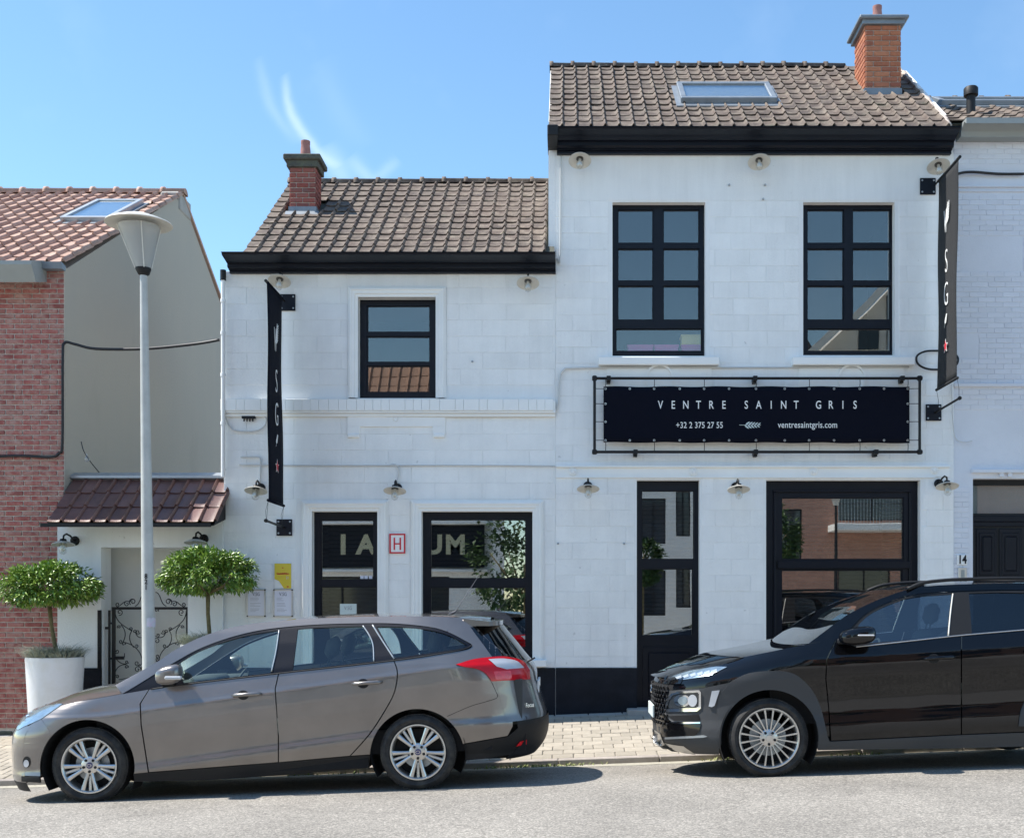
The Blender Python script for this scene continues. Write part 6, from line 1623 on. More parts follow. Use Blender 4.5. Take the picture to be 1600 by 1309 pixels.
def handle(H, parent, x0, x1, y0, y1, mat):
    out = panel(H, 'handle_recess_shade', [(x0 + (x1 - x0) * .22 + 9 * math.cos(R(a)) + 7, (y0 + y1) / 2 + 1.5 - 7.5 * math.sin(R(a))) for a in range(0, 360, 20)], M['plastic_dark'], parent, off=.0015, fl=False, grid=20)  # flat dark disc on the skin, shade of the handle hollow as colour
    p = H.cast([x0, (x0 + x1) / 2, x1], [(y0 + y1) / 2 + 2, (y0 + y1) / 2, (y0 + y1) / 2 - 1.0])
    for s in (1, -1):
        q = MB(); pts = [Vector(p[0]) + Vector((0, -.012, 0)), Vector(p[0]).lerp(Vector(p[1]), .25) + Vector((0, -.036, 0)), Vector(p[1]) + Vector((0, -.044, 0)), Vector(p[1]).lerp(Vector(p[2]), .75) + Vector((0, -.040, 0)), Vector(p[2]) + Vector((0, -.014, 0))]
        q.tube(pts, [.009, .015, .016, .018, .012], 12)
        if s < 0:
            for v in q.bm.verts: v.co.y = 2 * H.Yc - v.co.y
        q.build('door_handle', mat, parent, smooth=True)
def strip(H, name, pts, w, mat, parent, off=.004, r=None):
    """thin raised trim following the skin"""
    c = curve(pts); p = H.cast([a[0] for a in c], [a[1] for a in c]); n_ = H.normal(p)
    for s in (1, -1):
        q = MB(); pp = [Vector(a + b * off) for a, b in zip(p, n_)]
        if s < 0: pp = [Vector((a.x, 2 * H.Yc - a.y, a.z)) for a in pp]
        q.tube(pp, w, 6); q.build(name, mat, parent, smooth=True)
# ---------------------------------------------------------------- brown-grey estate car
YN = -4.575; HW = .91; YC = YN + HW
H1 = Hull(YC, HW, lambda X: np.clip((X + 3.5) * .105, -.04, .27),
          [(.0, -4.76), (.12, -4.81), (.2, -4.84), (.45, -4.85), (.58, -4.83), (.66, -4.77), (.74, -4.68), (.80, -4.57), (.86, -4.43), (.95, -4.24), (1.1, -4.0), (1.6, -3.8)],
          [(.0, -.42), (.15, -.30), (.28, -.17), (.42, -.135), (.52, -.14), (.60, -.165), (.66, -.185), (.81, -.225), (.98, -.25), (1.03, -.31), (1.18, -.42), (1.36, -.56), (1.6, -.7)],
          .62, .72, 2.6, 2.3,
          [(0, .80), (.12, .850), (.19, .874), (.235, .892), (.26, .893), (.31, .878), (.37, .884), (.50, .902), (.62, .910), (.70, .909), (.752, .909), (.765, .898), (.86, .872), (.95, .845), (1.05, .808), (1.2, .755), (1.35, .69), (1.42, .655), (1.6, .56)])
car = empty('parked_car', (PX(440, YC), YC, zg(-2.4)), 'brown-grey metallic estate car parked in front of the low white house', 'car')
car['yc'] = YC
PG, PDK = M['paint_grey'], M['plastic_dark']
fa = arc(136.5, 1198, 74, 352, 150, 30); ra = arc(652, 1181, 74, 195, -14, 34, ry=74)
def front_arc(a0, a1): return arc(136.5, 1198, 74, a0, a1, 24)
fender = [(64.5, 1123), (56, 1127), (80, 1112), (96, 1101.5)] + curve([(96, 1101.5), (122, 1095.5), (150, 1091), (191, 1083.5)]) + [(191, 1084), (232, 1077), (218, 1099), (219.5, 1132), (231, 1206), (209, 1208)] + front_arc(-6, 141) + [(77, 1140)]
panel(H1, 'front_fender', fender, PG, car)
bump = [(77, 1140)] + front_arc(141, 182) + [(63, 1212), (20, 1211), (17, 1190), (17, 1140), (26, 1140), (56, 1127), (64, 1123)]
bump = [(max(x, 34), y) for x, y in bump]
panel(H1, 'front_bumper', bump, PG, car, off=.001)
panel(H1, 'bumper_lip', [(34, 1212), (62, 1212.5), (63, 1222), (34, 1220)], PDK, car, off=.004)
hl = [(27, 1141), (29, 1134), (36, 1122), (46, 1114), (58, 1107.5), (76, 1102), (98, 1099.5), (92, 1104), (80, 1112), (66, 1122), (56, 1127), (40, 1134)]
for o in panel(H1, 'headlight', hl, M['lamp_inner'], car, off=.004, grid=6):
    pass
panel(H1, 'headlight_lens', hl, M['black_glass'], car, off=.014, grid=6, fl=False)
panel(H1, 'fog_lamp_bezel', arc(42, 1190, 6, 0, 350, 20, ry=9), PDK, car, off=.004, fl=False, grid=30)
panel(H1, 'fog_lamp', arc(42, 1192, 4.2, 0, 350, 20, ry=6), M['lamp_white'], car, off=.008, fl=False, grid=30)
d1 = [(233.5, 1077), (220, 1099), (221.5, 1132), (233, 1205.5), (434, 1190), (434, 1149), (429, 1076), (434.5, 1051.8), (284, 1069.5), (260, 1074)]
for o in panel(H1, 'front_door', d1, PG, car): pass
d2 = [(436.3, 1051.6), (430.8, 1076), (435.8, 1149), (435.8, 1190)] + [(546.5, 1180)] + curve([(546.5, 1180), (576, 1146.5), (598.5, 1112.8), (615, 1082), (620, 1051), (614.5, 1031.8)])[1:]
panel(H1, 'rear_door', d2, PG, car)
quarter = curve([(616.3, 1031.8), (621.8, 1051), (616.8, 1082), (600.3, 1113.5), (578, 1147), (548.5, 1180)]) + [(578, 1178)] + arc(652, 1181, 74, 178, 15, 34) + [(725, 1161), (793, 1149), (811, 1134), (836, 1124), (858, 1118), (856, 1108), (852, 1100), (842, 1071), (838, 1045), (833, 1036), (824, 1031), (807, 1028), (790, 1021), (765, 1002), (742, 977), (731, 966.5), (716, 964.7), (700, 963.3), (700, 987)] + curve([(700, 987), (708, 990.5), (724, 999), (738, 1008), (726, 1015.5), (680, 1022), (616.3, 1031.8)])[1:-1]
quarter = [(min(x, 801), y) if y > 1036 else (x, y) for x, y in quarter]
panel(H1, 'rear_quarter', quarter, PG, car)
rb = [(725, 1162), (793, 1150), (811, 1135), (836, 1125), (859, 1119), (860, 1144), (847, 1161), (820, 1169), (795, 1178), (760, 1184), (730, 1187)] + arc(652, 1181, 75, -6, 12, 8)
rb = [(min(x, 822), y) for x, y in rb]
panel(H1, 'rear_bumper', rb, PDK, car, off=.006)
panel(H1, 'reflector', [(805, 1164), (811, 1157), (821, 1154), (821, 1161)], M['lamp_red2'], car, off=.016, grid=20)
rl = curve([(712.5, 1038.5), (739, 1030.5), (768, 1027), (790, 1026.5), (815, 1033), (826, 1047)]) + [(827, 1061), (767.5, 1064)] + curve([(767.5, 1064), (758, 1052), (745, 1045), (726, 1042), (712.5, 1038.5)])[1:-1]
panel(H1, 'tail_light', rl, M['lamp_red'], car, off=.012, grid=7)
panel(H1, 'brake_light', [(770, 1049), (796, 1048), (799, 1060), (774, 1061.5)], M['lamp_red2'], car, off=.0135, grid=12)
strip(H1, 'panel_gap', [(699, 1118.5), (735, 1103), (762, 1095), (777, 1089), (774, 1078), (768, 1065)], .0022, M['dark'], car, off=.0)
panel(H1, 'reversing_light', curve([(762, 1031), (785, 1030), (806, 1034), (817, 1044)]) + [(790, 1046), (775, 1042)], M['lamp_white'], car, off=.016, grid=7)
sill = [(208, 1208), (233, 1207), (434, 1191.5), (547, 1181.5), (578, 1179.5), (577, 1199), (440, 1211), (320, 1219), (210, 1221)]
panel(H1, 'sill', sill, PDK, car, off=-.004)
dlo = curve([(191, 1084), (216, 1069), (245, 1051), (270, 1036), (309, 1014.5), (351, 998.5), (394, 987), (437, 980.5), (500, 975.5), (582, 973.6), (627, 974.8), (675, 980), (708, 990.5), (738, 1008)]) + curve([(738, 1008), (726, 1015.5), (617, 1031.5), (435, 1051.8), (284, 1069.7), (233, 1077)]) + []
g1 = curve([(277, 1037.5), (309, 1018), (351, 1002), (394, 990.7), (437, 984)]) + [(423, 1050.5), (286, 1066.5), (280, 1052)]
g2 = curve([(465, 982.5), (500, 980), (566, 978)]) + curve([(566, 978), (577, 993), (583, 1010), (584, 1032.5)]) + [(457, 1047)]
g3 = curve([(589, 978.5), (627, 979), (673, 984), (705, 993.5), (730, 1007.5)]) + [(724, 1012), (627, 1026), (617, 1027), (604, 1006)]
g0 = [(203, 1080), (232, 1063), (243, 1058), (233, 1075)]
panel(H1, 'window_surround', dlo, M['black'], car, off=-.004, holes=[g1, g2, g3], grid=9)
for g, nm in ((g1, 'front_window'), (g2, 'rear_window'), (g3, 'quarter_window')): panel(H1, nm, g, M['car_glass'], car, off=-.012, fl=False, grid=12)
strip(H1, 'door_pillar_trim', [(436, 984), (431, 1018), (424, 1049)], .006, M['zinc'], car, off=-.002)
strip(H1, 'door_pillar_trim', [(567, 977), (577, 992), (583, 1008), (584, 1033)], .006, M['zinc'], car, off=-.002)
strip(H1, 'door_pillar_trim', [(582, 976), (599, 1003), (616, 1029)], .007, M['zinc'], car, off=.0)
strip(H1, 'waist_trim', [(236, 1076.5), (284, 1069.5), (435, 1051.8), (617, 1031.5), (700, 1019), (728, 1013), (737, 1008)], .0055, PDK, car, off=.002)
rail = [(180, 1070)] + curve([(191, 1064), (245, 1034), (270, 1017), (309, 997), (351.5, 982.5), (394, 974.5), (450, 968.5), (486, 966), (571, 963), (655, 962.5), (700, 963.3)]) + [(700, 987)] + list(reversed(curve([(191, 1083.5), (216, 1068.6), (245, 1050.6), (270, 1035.6), (309, 1014), (351, 998), (394, 986.6), (437, 980), (500, 975), (582, 973.1), (627, 974.3), (675, 979.5), (700, 986.8)])))
panel(H1, 'roof_rail_panel', rail, PG, car, grid=9)
panel(H1, 'tailgate_side', [(741, 977), (765, 971), (778, 974), (802, 1002), (826, 1032), (807, 1029), (790, 1022), (765, 1003)], M['black'], car, off=-.02)
panel(H1, 'rear_side_glass', [(743, 977.5), (765, 973), (776, 990), (790, 1012), (808, 1027), (790, 1020.5), (766, 1001)], M['car_glass_dark'], car, off=-.004, grid=9)
panel(H1, 'tailgate_glass', [(766, 973), (777, 974), (800, 1002), (824, 1031), (809, 1027), (791, 1012)], M['sky_glass'], car, off=-.004, grid=9)
sil = [(20, 1143), (34, 1124), (56, 1107), (98, 1090), (135, 1077.6), (160, 1070.6), (185, 1066), (230, 1060), (394, 974), (450, 968.5), (486, 962), (571, 957.8), (655, 957.3), (731, 960), (767.5, 963.5), (790, 968)]
def silz(px): return float(np.interp(px, [a[0] for a in sil], [a[1] for a in sil]))
def sta(H, px, py, mode, dx=0.0, dz=.0, silf=None):
    e = H.cast([px], [py])[0]
    s = F / (H.Yc + D)
    X = e[0] + dx
    if mode == 'sil': return (e, (X, H.Yc, CZ + (HY - silf(CX + X * s)) / s + dz))
    return (e, (X, H.Yc, e[2] + dz))
hood = [sta(H1, x, y, 'abs', dx, dz) for x, y, dx, dz in ((60, 1107.5, -.10, .0), (76, 1102, -.10, .02))] + [sta(H1, x, y, 'sil', -.06, 0, silz) for x, y in curve([(96, 1101), (122, 1095), (150, 1090.5), (191, 1083)], k=3)]
crossloft(H1, 'bonnet', hood, PG, car, p=3)
ws = [sta(H1, x, y, 'abs', -.13 + .06 * i / 6, 0) for i, (x, y) in enumerate(((185, 1078), (216, 1053), (245, 1035), (270, 1018), (309, 998), (351.5, 983.5), (392, 975)))]
crossloft(H1, 'windscreen', ws, M['car_glass'], car, p=2.2)
roof = [sta(H1, x, y, 'sil', 0, 0, silz) for x, y in curve([(394, 974.5), (450, 968.5), (486, 966), (571, 963), (655, 962.5), (700, 963.3), (731, 966.5), (765, 972.5)], k=2)]
crossloft(H1, 'roof', roof, PG, car, p=2.6)
# spoiler
q = MB(); e = H1.cast([731, 765], [964, 970]); zc_ = e[1][2]
q.prism([(YC - .62, 0), (YC + .62, 0), (YC + .60, .045), (YC - .60, .045)], 0, .01)
q.bm.free(); q = MB()
for j in range(12):
    pass
vs_ = []; fs = []
for j in range(21):
    v = -1 + j / 10; y = YC + v * .60; k = 1 - abs(v) ** 4
    zt3 = 1.5 + (945 - 963) / 171.3 + .0
    x0_, x1_ = -.86, -.64 + .09 * k
    zt4 = zt3 + .004 * k
    vs_ += [(x0_, y, zt4 - .012), (x1_, y, zt4 - .035), (x1_, y, zt4 - .075), (x0_, y, zt4 - .075)]
for j in range(20):
    for k in range(4):
        a = j * 4 + k; b = j * 4 + (k + 1) % 4; fs.append((a, b, b + 4, a + 4))
fs += [(0, 1, 2, 3), (83, 82, 81, 80)]
from_py('roof_spoiler', vs_, fs, PG, car)
endpatch(H1, 'front_grille', .42, .64, .55, PDK, car, off=.010)
endpatch(H1, 'bumper_middle', .165, .645, .93, PG, car, off=.002, nh=24)
endpatch(H1, 'bumper_lip_middle', .09, .17, .93, PDK, car, off=.004, nh=6)
endpatch(H1, 'nose_panel', .645, .80, .90, PG, car, off=.0)
q = MB()
for k in range(4): q.box(-4.775, -4.755, YC - .42, YC + .42, -.175 + .44 + k * .045, -.175 + .455 + k * .045)
q.build('grille_bar', M['chrome'], car)
endpatch(H1, 'tailgate', .53, 1.03, .90, PG, car, rear=True, off=.002, nh=24)
endpatch(H1, 'tailgate_window', 1.03, 1.34, .84, M['car_glass_dark'], car, rear=True, off=.0)
endpatch(H1, 'rear_bumper_middle', .20, .53, .84, PDK, car, rear=True, off=.009)
q = MB(); q.box(-.232, -.214, YC - .27, YC + .27, .72, .83, bev=.004); q.build('number_plate', M['lettering'], car)
text('Focus', .055, T((-.288, YN + .30, .64)) @ Rz(R(58)) @ FRONT, M['chrome'], car)
# rear wiper + antenna
q = MB(); pw = P(822, 1031, YC - .4); q.tube([(pw.x, YC - .35, pw.z - .02), (pw.x + .04, YC - .37, pw.z + .0), (pw.x + .075, YC - .40, pw.z + .02)], .008, 6); q.build('rear_wiper', PDK, car)
q = MB(); a0 = P(708, 958, YC); a1 = P(750, 896, YC); q.tube([a0 - Vector((.03, 0, .01)), a0 + Vector((.02, 0, .015)), a0 + Vector((.04, 0, .04)), a1], [.016, .008, .0035, .002], 8); q.build('aerial', M['rust'], car, smooth=True)
mirror_(car, (244, 286, 1038.5, 1069), YN - .13, YN + .06, PG, PDK, (262, 1068), ind=(257, 283, 1056, 1061.5))
handle(H1, car, 363, 409, 1078, 1090, PG); handle(H1, car, 550, 597, 1060, 1072, PG)
ZC1 = CZ + (HY - 1196.5) / 187; X1 = (136.3 - CX) / 187; X2 = (652 - CX) / 187; ZC2 = CZ + (HY - 1175.5) / 187
for (x, z) in ((X1, ZC1), (X2, ZC2)):
    wheel(car, x, z, YN + .035, .318, .232, 'five', -1)
    wheel(car, x, z, 2 * YC - YN - .035, .318, .232, 'five', 1, dz=-.05)
    liner(car, x, z, .40, YC, HW)
def underbody(car, H, x0, x1, xa, xb, ra_, z0=.20, z1=.42):
    q = MB()
    sh = Matrix(((1, 0, 0, 0), (0, 1, 0, 0), (SL, 0, 1, 0), (0, 0, 0, 1)))
    q.box(x0 + .25, x1 - .25, H.Yc - .58, H.Yc + .58, z0, z1, M=sh)
    q.box(xa + ra_ + .02, xb - ra_ - .02, H.Yc - .83, H.Yc + .83, z0 - .01, z1, M=sh)
    return q.build('underbody', M['dark'], car)
underbody(car, H1, -4.7, -.15, X1, X2, .40)
sh = Matrix(((1, 0, 0, 0), (0, 1, 0, 0), (SL, 0, 1, 0), (0, 0, 0, 1)))
q = MB(); q.box(-3.95, -3.35, YC - .78, YC + .78, .42, .82, M=sh); q.box(-4.5, -3.95, YC - .55, YC + .55, .40, .70, M=sh); q.build('engine_bulkhead', M['dark'], car)
q = MB(); q.box(-.70, -.32, YC - .66, YC + .66, .24, .56, M=sh); q.box(-4.56, -4.25, YC - .52, YC + .52, .22, .60, M=sh); tag(q.build('bumper_backing', M['dark'], car), kind='stuff')  # black backing added inside both bumpers to close holes and block light
q = MB(); q.box(-3.42, -3.02, YC - .74, YC + .74, .78, .955, bev=.05, M=sh); q.box(-3.25, -3.0, YC - .50, YC - .12, .92, 1.0, bev=.03, M=sh); q.build('dashboard', M['seat'], car, smooth=True, angle=50)
q = MB(); q.lathe([(.185, -.012), (.198, 0), (.185, .012), (.172, 0), (.185, -.012)], M=T((-2.86, YC - .36, .87 - .10)) @ Ry(R(-66)), seg=32); q.tube([(-2.86, YC - .36, .77), (-3.1, YC - .36, .68)], .03, 8)
q.box(-.02, .02, -.17, .17, -.02, .02, M=T((-2.86, YC - .36, .77)) @ Ry(R(-66 + 90))); q.build('steering_wheel', M['seat'], car, smooth=True, angle=50)
zfl = .18
for dy in (-.38, .38): seat(car, -2.45, YC + dy, -.09 + .16, M['seat']); 
for dy in (-.45, .0, .45): seat(car, -1.55, YC + dy, -.06 + .18, M['seat'])
q = MB(); q.box(-2.92, -2.88, YC - .10, YC + .10, 1.20, 1.26, bev=.015); q.build('interior_mirror', M['seat'], car)
q = MB(); q.box(-3.0, -.6, YC - .80, YC + .80, .30, .50, M=sh); q.build('cabin_floor', M['dark'], car)
q = MB(); q.box(-2.3, -.75, YC - .52, YC + .52, 1.30, 1.32); q.build('headlining', M['seat_light'], car)
q = MB(); q.box(-1.15, -.35, YC - .70, YC + .70, .50, .88, M=sh); q.build('parcel_shelf', M['seat'], car)
# ---------------------------------------------------------------- black crossover
H2 = Hull(YC, HW, lambda X: np.clip((X - 2.0) * .02, -.05, .05),
          [(.0, 1.2), (.12, 1.06), (.19, .96), (.26, .86), (.32, .84), (.5, .82), (.76, .83), (.84, .87), (.90, .97), (.96, 1.12), (1.05, 1.35), (1.6, 1.7)],
          [(.0, 4.7), (.2, 4.93), (.45, 4.99), (.7, 4.97), (.95, 4.90), (1.1, 4.82), (1.3, 4.66), (1.6, 4.4)],
          .95, .75, 2.6, 2.6,
          [(0, .82), (.16, .855), (.24, .885), (.34, .905), (.42, .903), (.50, .885), (.62, .882), (.72, .893), (.82, .908), (.92, .912), (.98, .902), (1.04, .876), (1.12, .840), (1.3, .765), (1.45, .70), (1.52, .665), (1.7, .60)])
car2 = empty('parked_car', (PX(1460, YC), YC, zg(3)), 'black compact crossover with grey plastic wheel arches parked at the right', 'car')
car2['yc'] = YC
PB, CL = M['paint_black'], M['cladding']
wx, wy, ar = 1203, 1153, 76
E2 = curve([(1040, 1058), (1060, 1047), (1085, 1041), (1110, 1036.5), (1160, 1026.5), (1205, 1017.5), (1244, 1009.5), (1262, 1006)])
f2 = [(1030, 1064)] + E2 + [(1306, 998), (1291, 1030), (1289.5, 1060), (1294.5, 1112), (1296, 1150), (1292, 1150)] + list(reversed(curve([(1142, 1065.5), (1169, 1052.5), (1207, 1048.5), (1240, 1052.5), (1266, 1075), (1281, 1105), (1292, 1150)]))) + [(1142, 1065.5), (1100, 1074), (1060, 1078), (1040, 1078), (1024, 1078)]
panel(H2, 'front_fender', f2, PB, car2)
clad = curve([(1142, 1065), (1169, 1052), (1207, 1048), (1240, 1052), (1266.5, 1074.5), (1282, 1105), (1293, 1150), (1297.5, 1158)]) + [(1290, 1170), (1278, 1170)] + arc(wx, wy, ar, -12, 186, 40) + [(1124, 1170), (1122, 1140), (1120, 1110), (1124, 1085)]
panel(H2, 'wheel_arch_cladding', clad, CL, car2, off=.010)
b2 = [(1020, 1079), (1045, 1078.5), (1100, 1074.5), (1141, 1066), (1124, 1088), (1121, 1110), (1122, 1145), (1124, 1178), (1090, 1177), (1050, 1173), (1030, 1162), (1022, 1152), (1019, 1110)]
panel(H2, 'front_bumper', b2, CL, car2, off=.003)
panel(H2, 'gloss_bumper_insert', [(1034, 1138), (1040, 1120), (1052, 1129), (1096, 1131), (1093, 1141), (1086, 1149), (1036, 1150)], PB, car2, off=.010)
panel(H2, 'black_corner', [(1022, 1080), (1046, 1079.5), (1044, 1088), (1039, 1110), (1036, 1150), (1029, 1150), (1024, 1110)], PB, car2, off=.007)
hb = [(1040, 1112), (1043, 1092), (1050, 1083), (1062, 1079.5), (1093, 1077.5), (1096, 1081), (1096, 1106), (1090, 1111)]
panel(H2, 'headlight_bezel', hb, M['chrome'], car2, off=.012, holes=[[(1044, 1106), (1047, 1093), (1053, 1085.5), (1063, 1082.5), (1091, 1081), (1093, 1084), (1092.5, 1103), (1088, 1105.5)]], grid=8)
panel(H2, 'headlight', [(1044, 1106), (1047, 1093), (1053, 1085.5), (1063, 1082.5), (1091, 1081), (1093, 1084), (1092.5, 1103), (1088, 1105.5)], M['black_glass2'], car2, off=.006, grid=8)
panel(H2, 'headlight_reflector', arc(1067, 1094, 13, 0, 350, 20, ry=9.5), M['chrome'], car2, off=.010, grid=8)
panel(H2, 'headlight_reflector', arc(1083, 1094, 7, 0, 350, 20, ry=9.5), M['lamp_white'], car2, off=.011, grid=8)
panel(H2, 'headlight_projector', arc(1068, 1094, 7, 0, 350, 16, ry=6.5), M['lamp_inner'], car2, off=.014, grid=8)
panel(H2, 'indicator_light', [(1108, 1103), (1113, 1079), (1125, 1077.5), (1117, 1102), (1113, 1104)], M['lamp_white'], car2, off=.016, grid=8)
panel(H2, 'headlight_trim', [(1040, 1113), (1045, 1122), (1052, 1127), (1095, 1127.5), (1095, 1130), (1052, 1130.5), (1043, 1125), (1038, 1114)], M['chrome'], car2, off=.014, grid=8)
panel(H2, 'vent_grille', [(1046, 1118), (1092, 1116), (1094, 1125), (1054, 1125)], M['dark'], car2, off=.009, grid=8)
panel(H2, 'skid_plate', [(1021, 1138), (1034, 1146), (1038, 1158), (1046, 1168), (1038, 1168), (1023, 1158)], M['alu'], car2, off=.014, grid=8)
panel(H2, 'lower_lip_trim', [(1040, 1151), (1100, 1148), (1106, 1150), (1100, 1151.5), (1040, 1154)], M['zinc'], car2, off=.010, grid=8)
drl = [(1045, 1059.5), (1058, 1054), (1078, 1048), (1108, 1043), (1120, 1041.5), (1136, 1042), (1126, 1047), (1112, 1054), (1090, 1058.5), (1070, 1061.5), (1049, 1062.5)]
panel(H2, 'daytime_light', drl, M['lamp_inner'], car2, off=.004, grid=7)
for k in range(6):
    xk = 1056 + k * 11
    panel(H2, 'led_element', [(xk, 1058.5 - k * 1.9), (xk + 9, 1055 - k * 1.9), (xk + 10, 1059 - k * 1.7), (xk + 3, 1061 - k * 1.6)], M['lamp_white'], car2, off=.009, grid=30)
panel(H2, 'daytime_light_lens', drl, M['black_glass'], car2, off=.013, grid=9, fl=False)
dd1 = [(1307.5, 998), (1292.7, 1030), (1291.2, 1060), (1296.2, 1112), (1299, 1156.5), (1501.3, 1146.5), (1501.3, 993.3), (1337.5, 1011)]
dd2 = [(1503.2, 993), (1503.2, 1146.4), (1612, 1142)] + arc(1689, 1137, 78, 176, 130, 8) + [(1652, 1040), (1664, 979)]
panel(H2, 'front_door', dd1, PB, car2, grid=7); panel(H2, 'rear_door', dd2, PB, car2, grid=7)
q2 = [(1666, 979), (1654, 1041)] + arc(1689, 1137, 78, 129, 4, 16) + [(1805, 1128), (1815, 1060), (1812, 1010), (1800, 975), (1768, 968)]
panel(H2, 'rear_quarter', q2, PB, car2)
panel(H2, 'rear_wheel_arch_cladding', arc(1689, 1137, 98, 178, 2, 24) + arc(1689, 1137, 76, 2, 178, 24), CL, car2, off=.010)
panel(H2, 'rear_bumper', [(1767, 1137), (1806, 1128), (1812, 1128), (1810, 1160), (1760, 1172)], CL, car2, off=.006)
panel(H2, 'tail_light', [(1770, 1040), (1812, 1035), (1814, 1060), (1780, 1062)], M['lamp_red'], car2, off=.010)
panel(H2, 'sill', [(1278, 1159), (1298, 1158), (1501, 1147.8), (1613, 1143.5), (1616, 1150), (1614, 1165), (1500, 1168), (1278, 1171)], CL, car2, off=.004)
dl2 = curve([(1317, 1005), (1333, 979), (1356, 957), (1394, 938.5), (1431, 928.5), (1489, 924), (1560, 922), (1640, 923), (1700, 932), (1745, 950), (1768, 966)]) + [(1665, 979), (1502, 993), (1337, 1011)]
k1 = curve([(1339, 1005.5), (1338, 983), (1358, 960), (1395, 941.8), (1431, 932), (1488, 927.5)]) + [(1481, 994), (1400, 1001)]
k2 = [(1514, 926.2), (1560, 925), (1640, 926.5), (1656, 977), (1519, 989.5)]
k3 = [(1650, 928.5), (1698, 936), (1738, 951), (1757, 965), (1668, 975)]
panel(H2, 'window_surround', dl2, M['plastic_dark'], car2, off=-.004, holes=[k1, k2, k3])
panel(H2, 'front_window', k1, M['car_glass_k'], car2, off=-.012, fl=False, grid=12)
panel(H2, 'rear_window', k2, M['car_glass_dark'], car2, off=-.012, fl=False, grid=12); panel(H2, 'quarter_window', k3, M['car_glass_dark'], car2, off=-.012, fl=False, grid=12)
strip(H2, 'door_pillar_trim', [(1489, 927), (1485, 960), (1482, 993)], .006, M['shade_white'], car2, off=-.003)
strip(H2, 'waist_trim', [(1338, 1010.5), (1420, 1001.5), (1502, 992.5), (1600, 984), (1665, 978.5)], .0055, M['alu'], car2, off=.004)
rail2 = [(1262.5, 1005.5)] + curve([(1290, 985), (1319, 963.5), (1347, 948), (1375, 935.5), (1420, 920), (1450, 915.5), (1506, 912.5), (1600, 911), (1680, 916), (1745, 934), (1790, 962)]) + [(1800, 974), (1770, 967)] + list(reversed(curve([(1316, 1005), (1332, 978.5), (1355.5, 956.5), (1394, 938), (1431, 928), (1489, 923.5), (1560, 921.5), (1640, 922.5), (1700, 931.5), (1745, 949.5), (1768, 965.5)]))) + [(1307, 998)]
panel(H2, 'roof_rail_panel', rail2, PB, car2)
sil2 = [(1019, 1080), (1028, 1054), (1049, 1041), (1071, 1032), (1112, 1019), (1169, 1011), (1217, 1005), (1240, 992), (1300, 955), (1356, 926), (1412, 913), (1450, 909.5), (1506, 907.5), (1600, 907), (1720, 912), (1800, 930)]
def silz2(px): return float(np.interp(px, [a[0] for a in sil2], [a[1] for a in sil2]))
crossloft(H2, 'bonnet', [sta(H2, 1040, 1058, 'abs', -.10, .0)] + [sta(H2, x, y, 'sil', -.08, 0, silz2) for x, y in E2[6::2]], PB, car2, p=3)
crossloft(H2, 'windscreen', [sta(H2, x, y, 'sil', dx, 0, silz2) for x, y, dx in ((1264, 1005, -.10), (1290, 985, -.12), (1319, 963.5, -.13), (1347, 948, -.12), (1375, 935.5, -.10), (1418, 920.5, -.06))], M['screen_glass'], car2, p=2.4)
crossloft(H2, 'roof', [sta(H2, x, y, 'sil', dx, 0, silz2) for x, y, dx in ((1418, 920.5, -.06), (1450, 915.5, -.03), (1506, 912.5, 0), (1560, 911.5, 0), (1620, 911.5, 0), (1680, 916, 0), (1745, 934, 0), (1790, 962, 0))], PB, car2, p=2.6)
strip(H2, 'roof_bar', [(1418, 921), (1440, 912), (1470, 908), (1506, 906), (1600, 905), (1700, 911), (1740, 925)], .017, M['plastic_dark'], car2, off=.02)
endpatch(H2, 'front_grille', .40, .78, .62, M['dark'], car2, off=.0)
q = MB()
for r_ in range(9):
    for c_ in range(17):
        y = YC + (c_ - 8 + (.5 if r_ % 2 else 0)) * .062; h = .43 + r_ * .04
        v = abs(y - YC) / .88
        x = .82 + .95 - .95 * max(0, 1 - v ** 2.6) ** (1 / 2.6) - .012
        q.box(x, x + .012, y - .022, y + .022, h + SL * x - .012, h + SL * x + .012, bev=.004)
q.build('grille_mesh', M['plastic_dark'], car2)
endpatch(H2, 'grille_frame', .78, .86, .70, PB, car2, off=.006); endpatch(H2, 'nose_panel', .86, .93, .76, PB, car2, off=.0); endpatch(H2, 'lower_grille', .24, .40, .74, CL, car2, off=.004)
endpatch(H2, 'skid_plate_middle', .17, .25, .70, M['alu'], car2, off=.012)
q = MB(); q.box(.795, .812, YC - .26, YC + .26, .47 + .03, .58 + .03, bev=.003); q.build('number_plate', M['paper2'], car2)
q = MB(); q.lathe([(.045, 0), (.055, .008), (.065, .0)], M=T((.805, YC, .74)) @ Ry(R(-90)) @ Matrix.Diagonal((.6, 1, 1, 1)), seg=24)
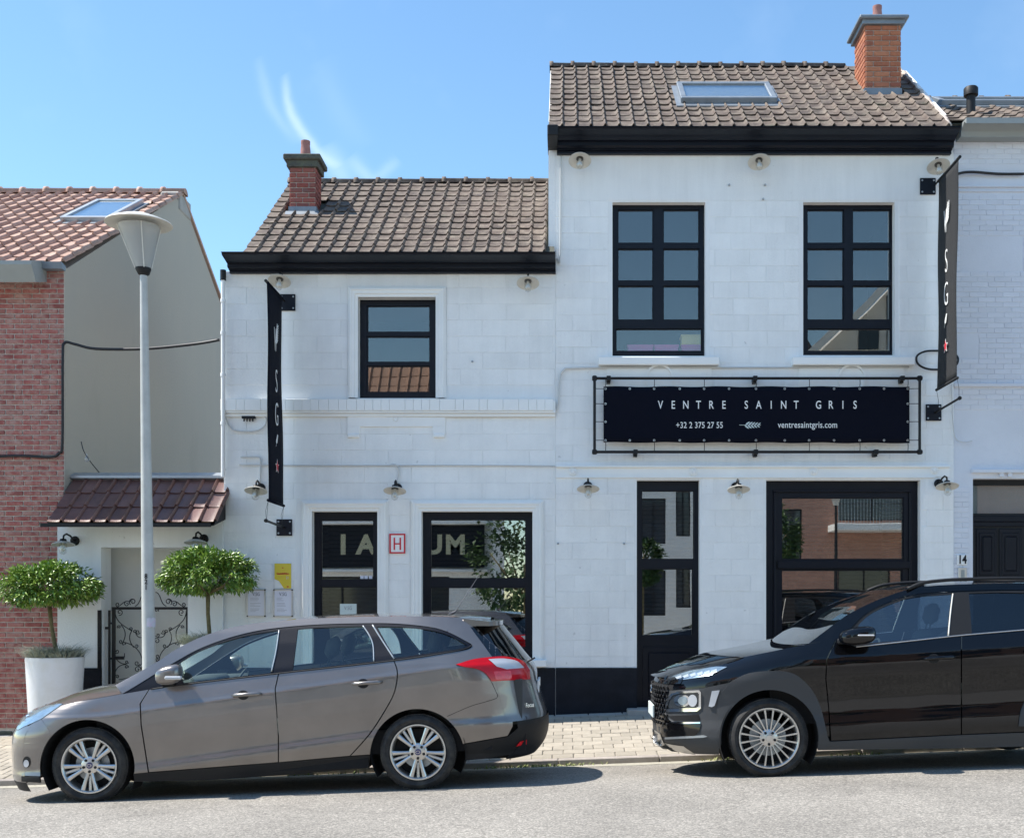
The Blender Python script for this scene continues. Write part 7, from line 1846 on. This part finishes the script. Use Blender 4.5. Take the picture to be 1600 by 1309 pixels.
q.box(.795, .80, YC - .035, YC - .022, .715, .765); q.box(.795, .80, YC + .022, YC + .035, .715, .765); q.box(.795, .80, YC - .03, YC + .03, .735, .745); q.build('nose_badge', M['chrome'], car2)
endpatch(H2, 'tailgate', .5, 1.05, .90, PB, car2, rear=True, off=.002); endpatch(H2, 'tailgate_window', 1.05, 1.42, .86, M['car_glass_dark'], car2, rear=True); endpatch(H2, 'rear_bumper_middle', .2, .5, .93, CL, car2, rear=True, off=.006)
mirror_(car2, (1311, 1370, 979, 1007), YN - .15, YN + .05, PB, PDK, (1318, 1003), ind=(1340, 1367, 991, 993.5))
handle(H2, car2, 1441, 1491, 1020, 1034, PB); handle(H2, car2, 1600, 1648, 1008, 1022, PB)
X3 = (1203 - CX) / 187; Z3 = CZ + (HY - 1153.5) / 187; X4 = X3 + 2.6; Z4 = Z3 + 2.6 * SL
for (x, z) in ((X3, Z3), (X4, Z4)):
    wheel(car2, x, z, YN + .03, .330, .252, 'multi', -1)
    wheel(car2, x, z, 2 * YC - YN - .03, .330, .252, 'multi', 1, dz=-.05)
    liner(car2, x, z, .415, YC, HW)
underbody(car2, H2, .9, 4.9, X3, X4, .42, z0=.22)
q = MB(); q.box(1.75, 2.2, YC - .78, YC + .78, .42, .88, M=sh); q.box(1.1, 1.75, YC - .55, YC + .55, .40, .80, M=sh); q.build('engine_bulkhead', M['dark'], car2)
q = MB(); q.box(2.05, 2.5, YC - .76, YC + .76, .80, 1.0, bev=.05, M=sh); q.build('dashboard', M['seat'], car2, smooth=True, angle=50)
q = MB(); q.lathe([(.185, -.012), (.198, 0), (.185, .012), (.172, 0), (.185, -.012)], M=T((2.7, YC - .36, 1.03)) @ Ry(R(-66)), seg=32); q.build('steering_wheel', M['seat'], car2, smooth=True)
for dy in (-.38, .38): seat(car2, 3.05, YC + dy, .10 + .26, M['seat'])
for dy in (-.45, .0, .45): seat(car2, 3.95, YC + dy, .12 + .26, M['seat'])
q = MB(); q.box(2.2, 4.8, YC - .80, YC + .80, .30, .52, M=sh); q.build('cabin_floor', M['dark'], car2)
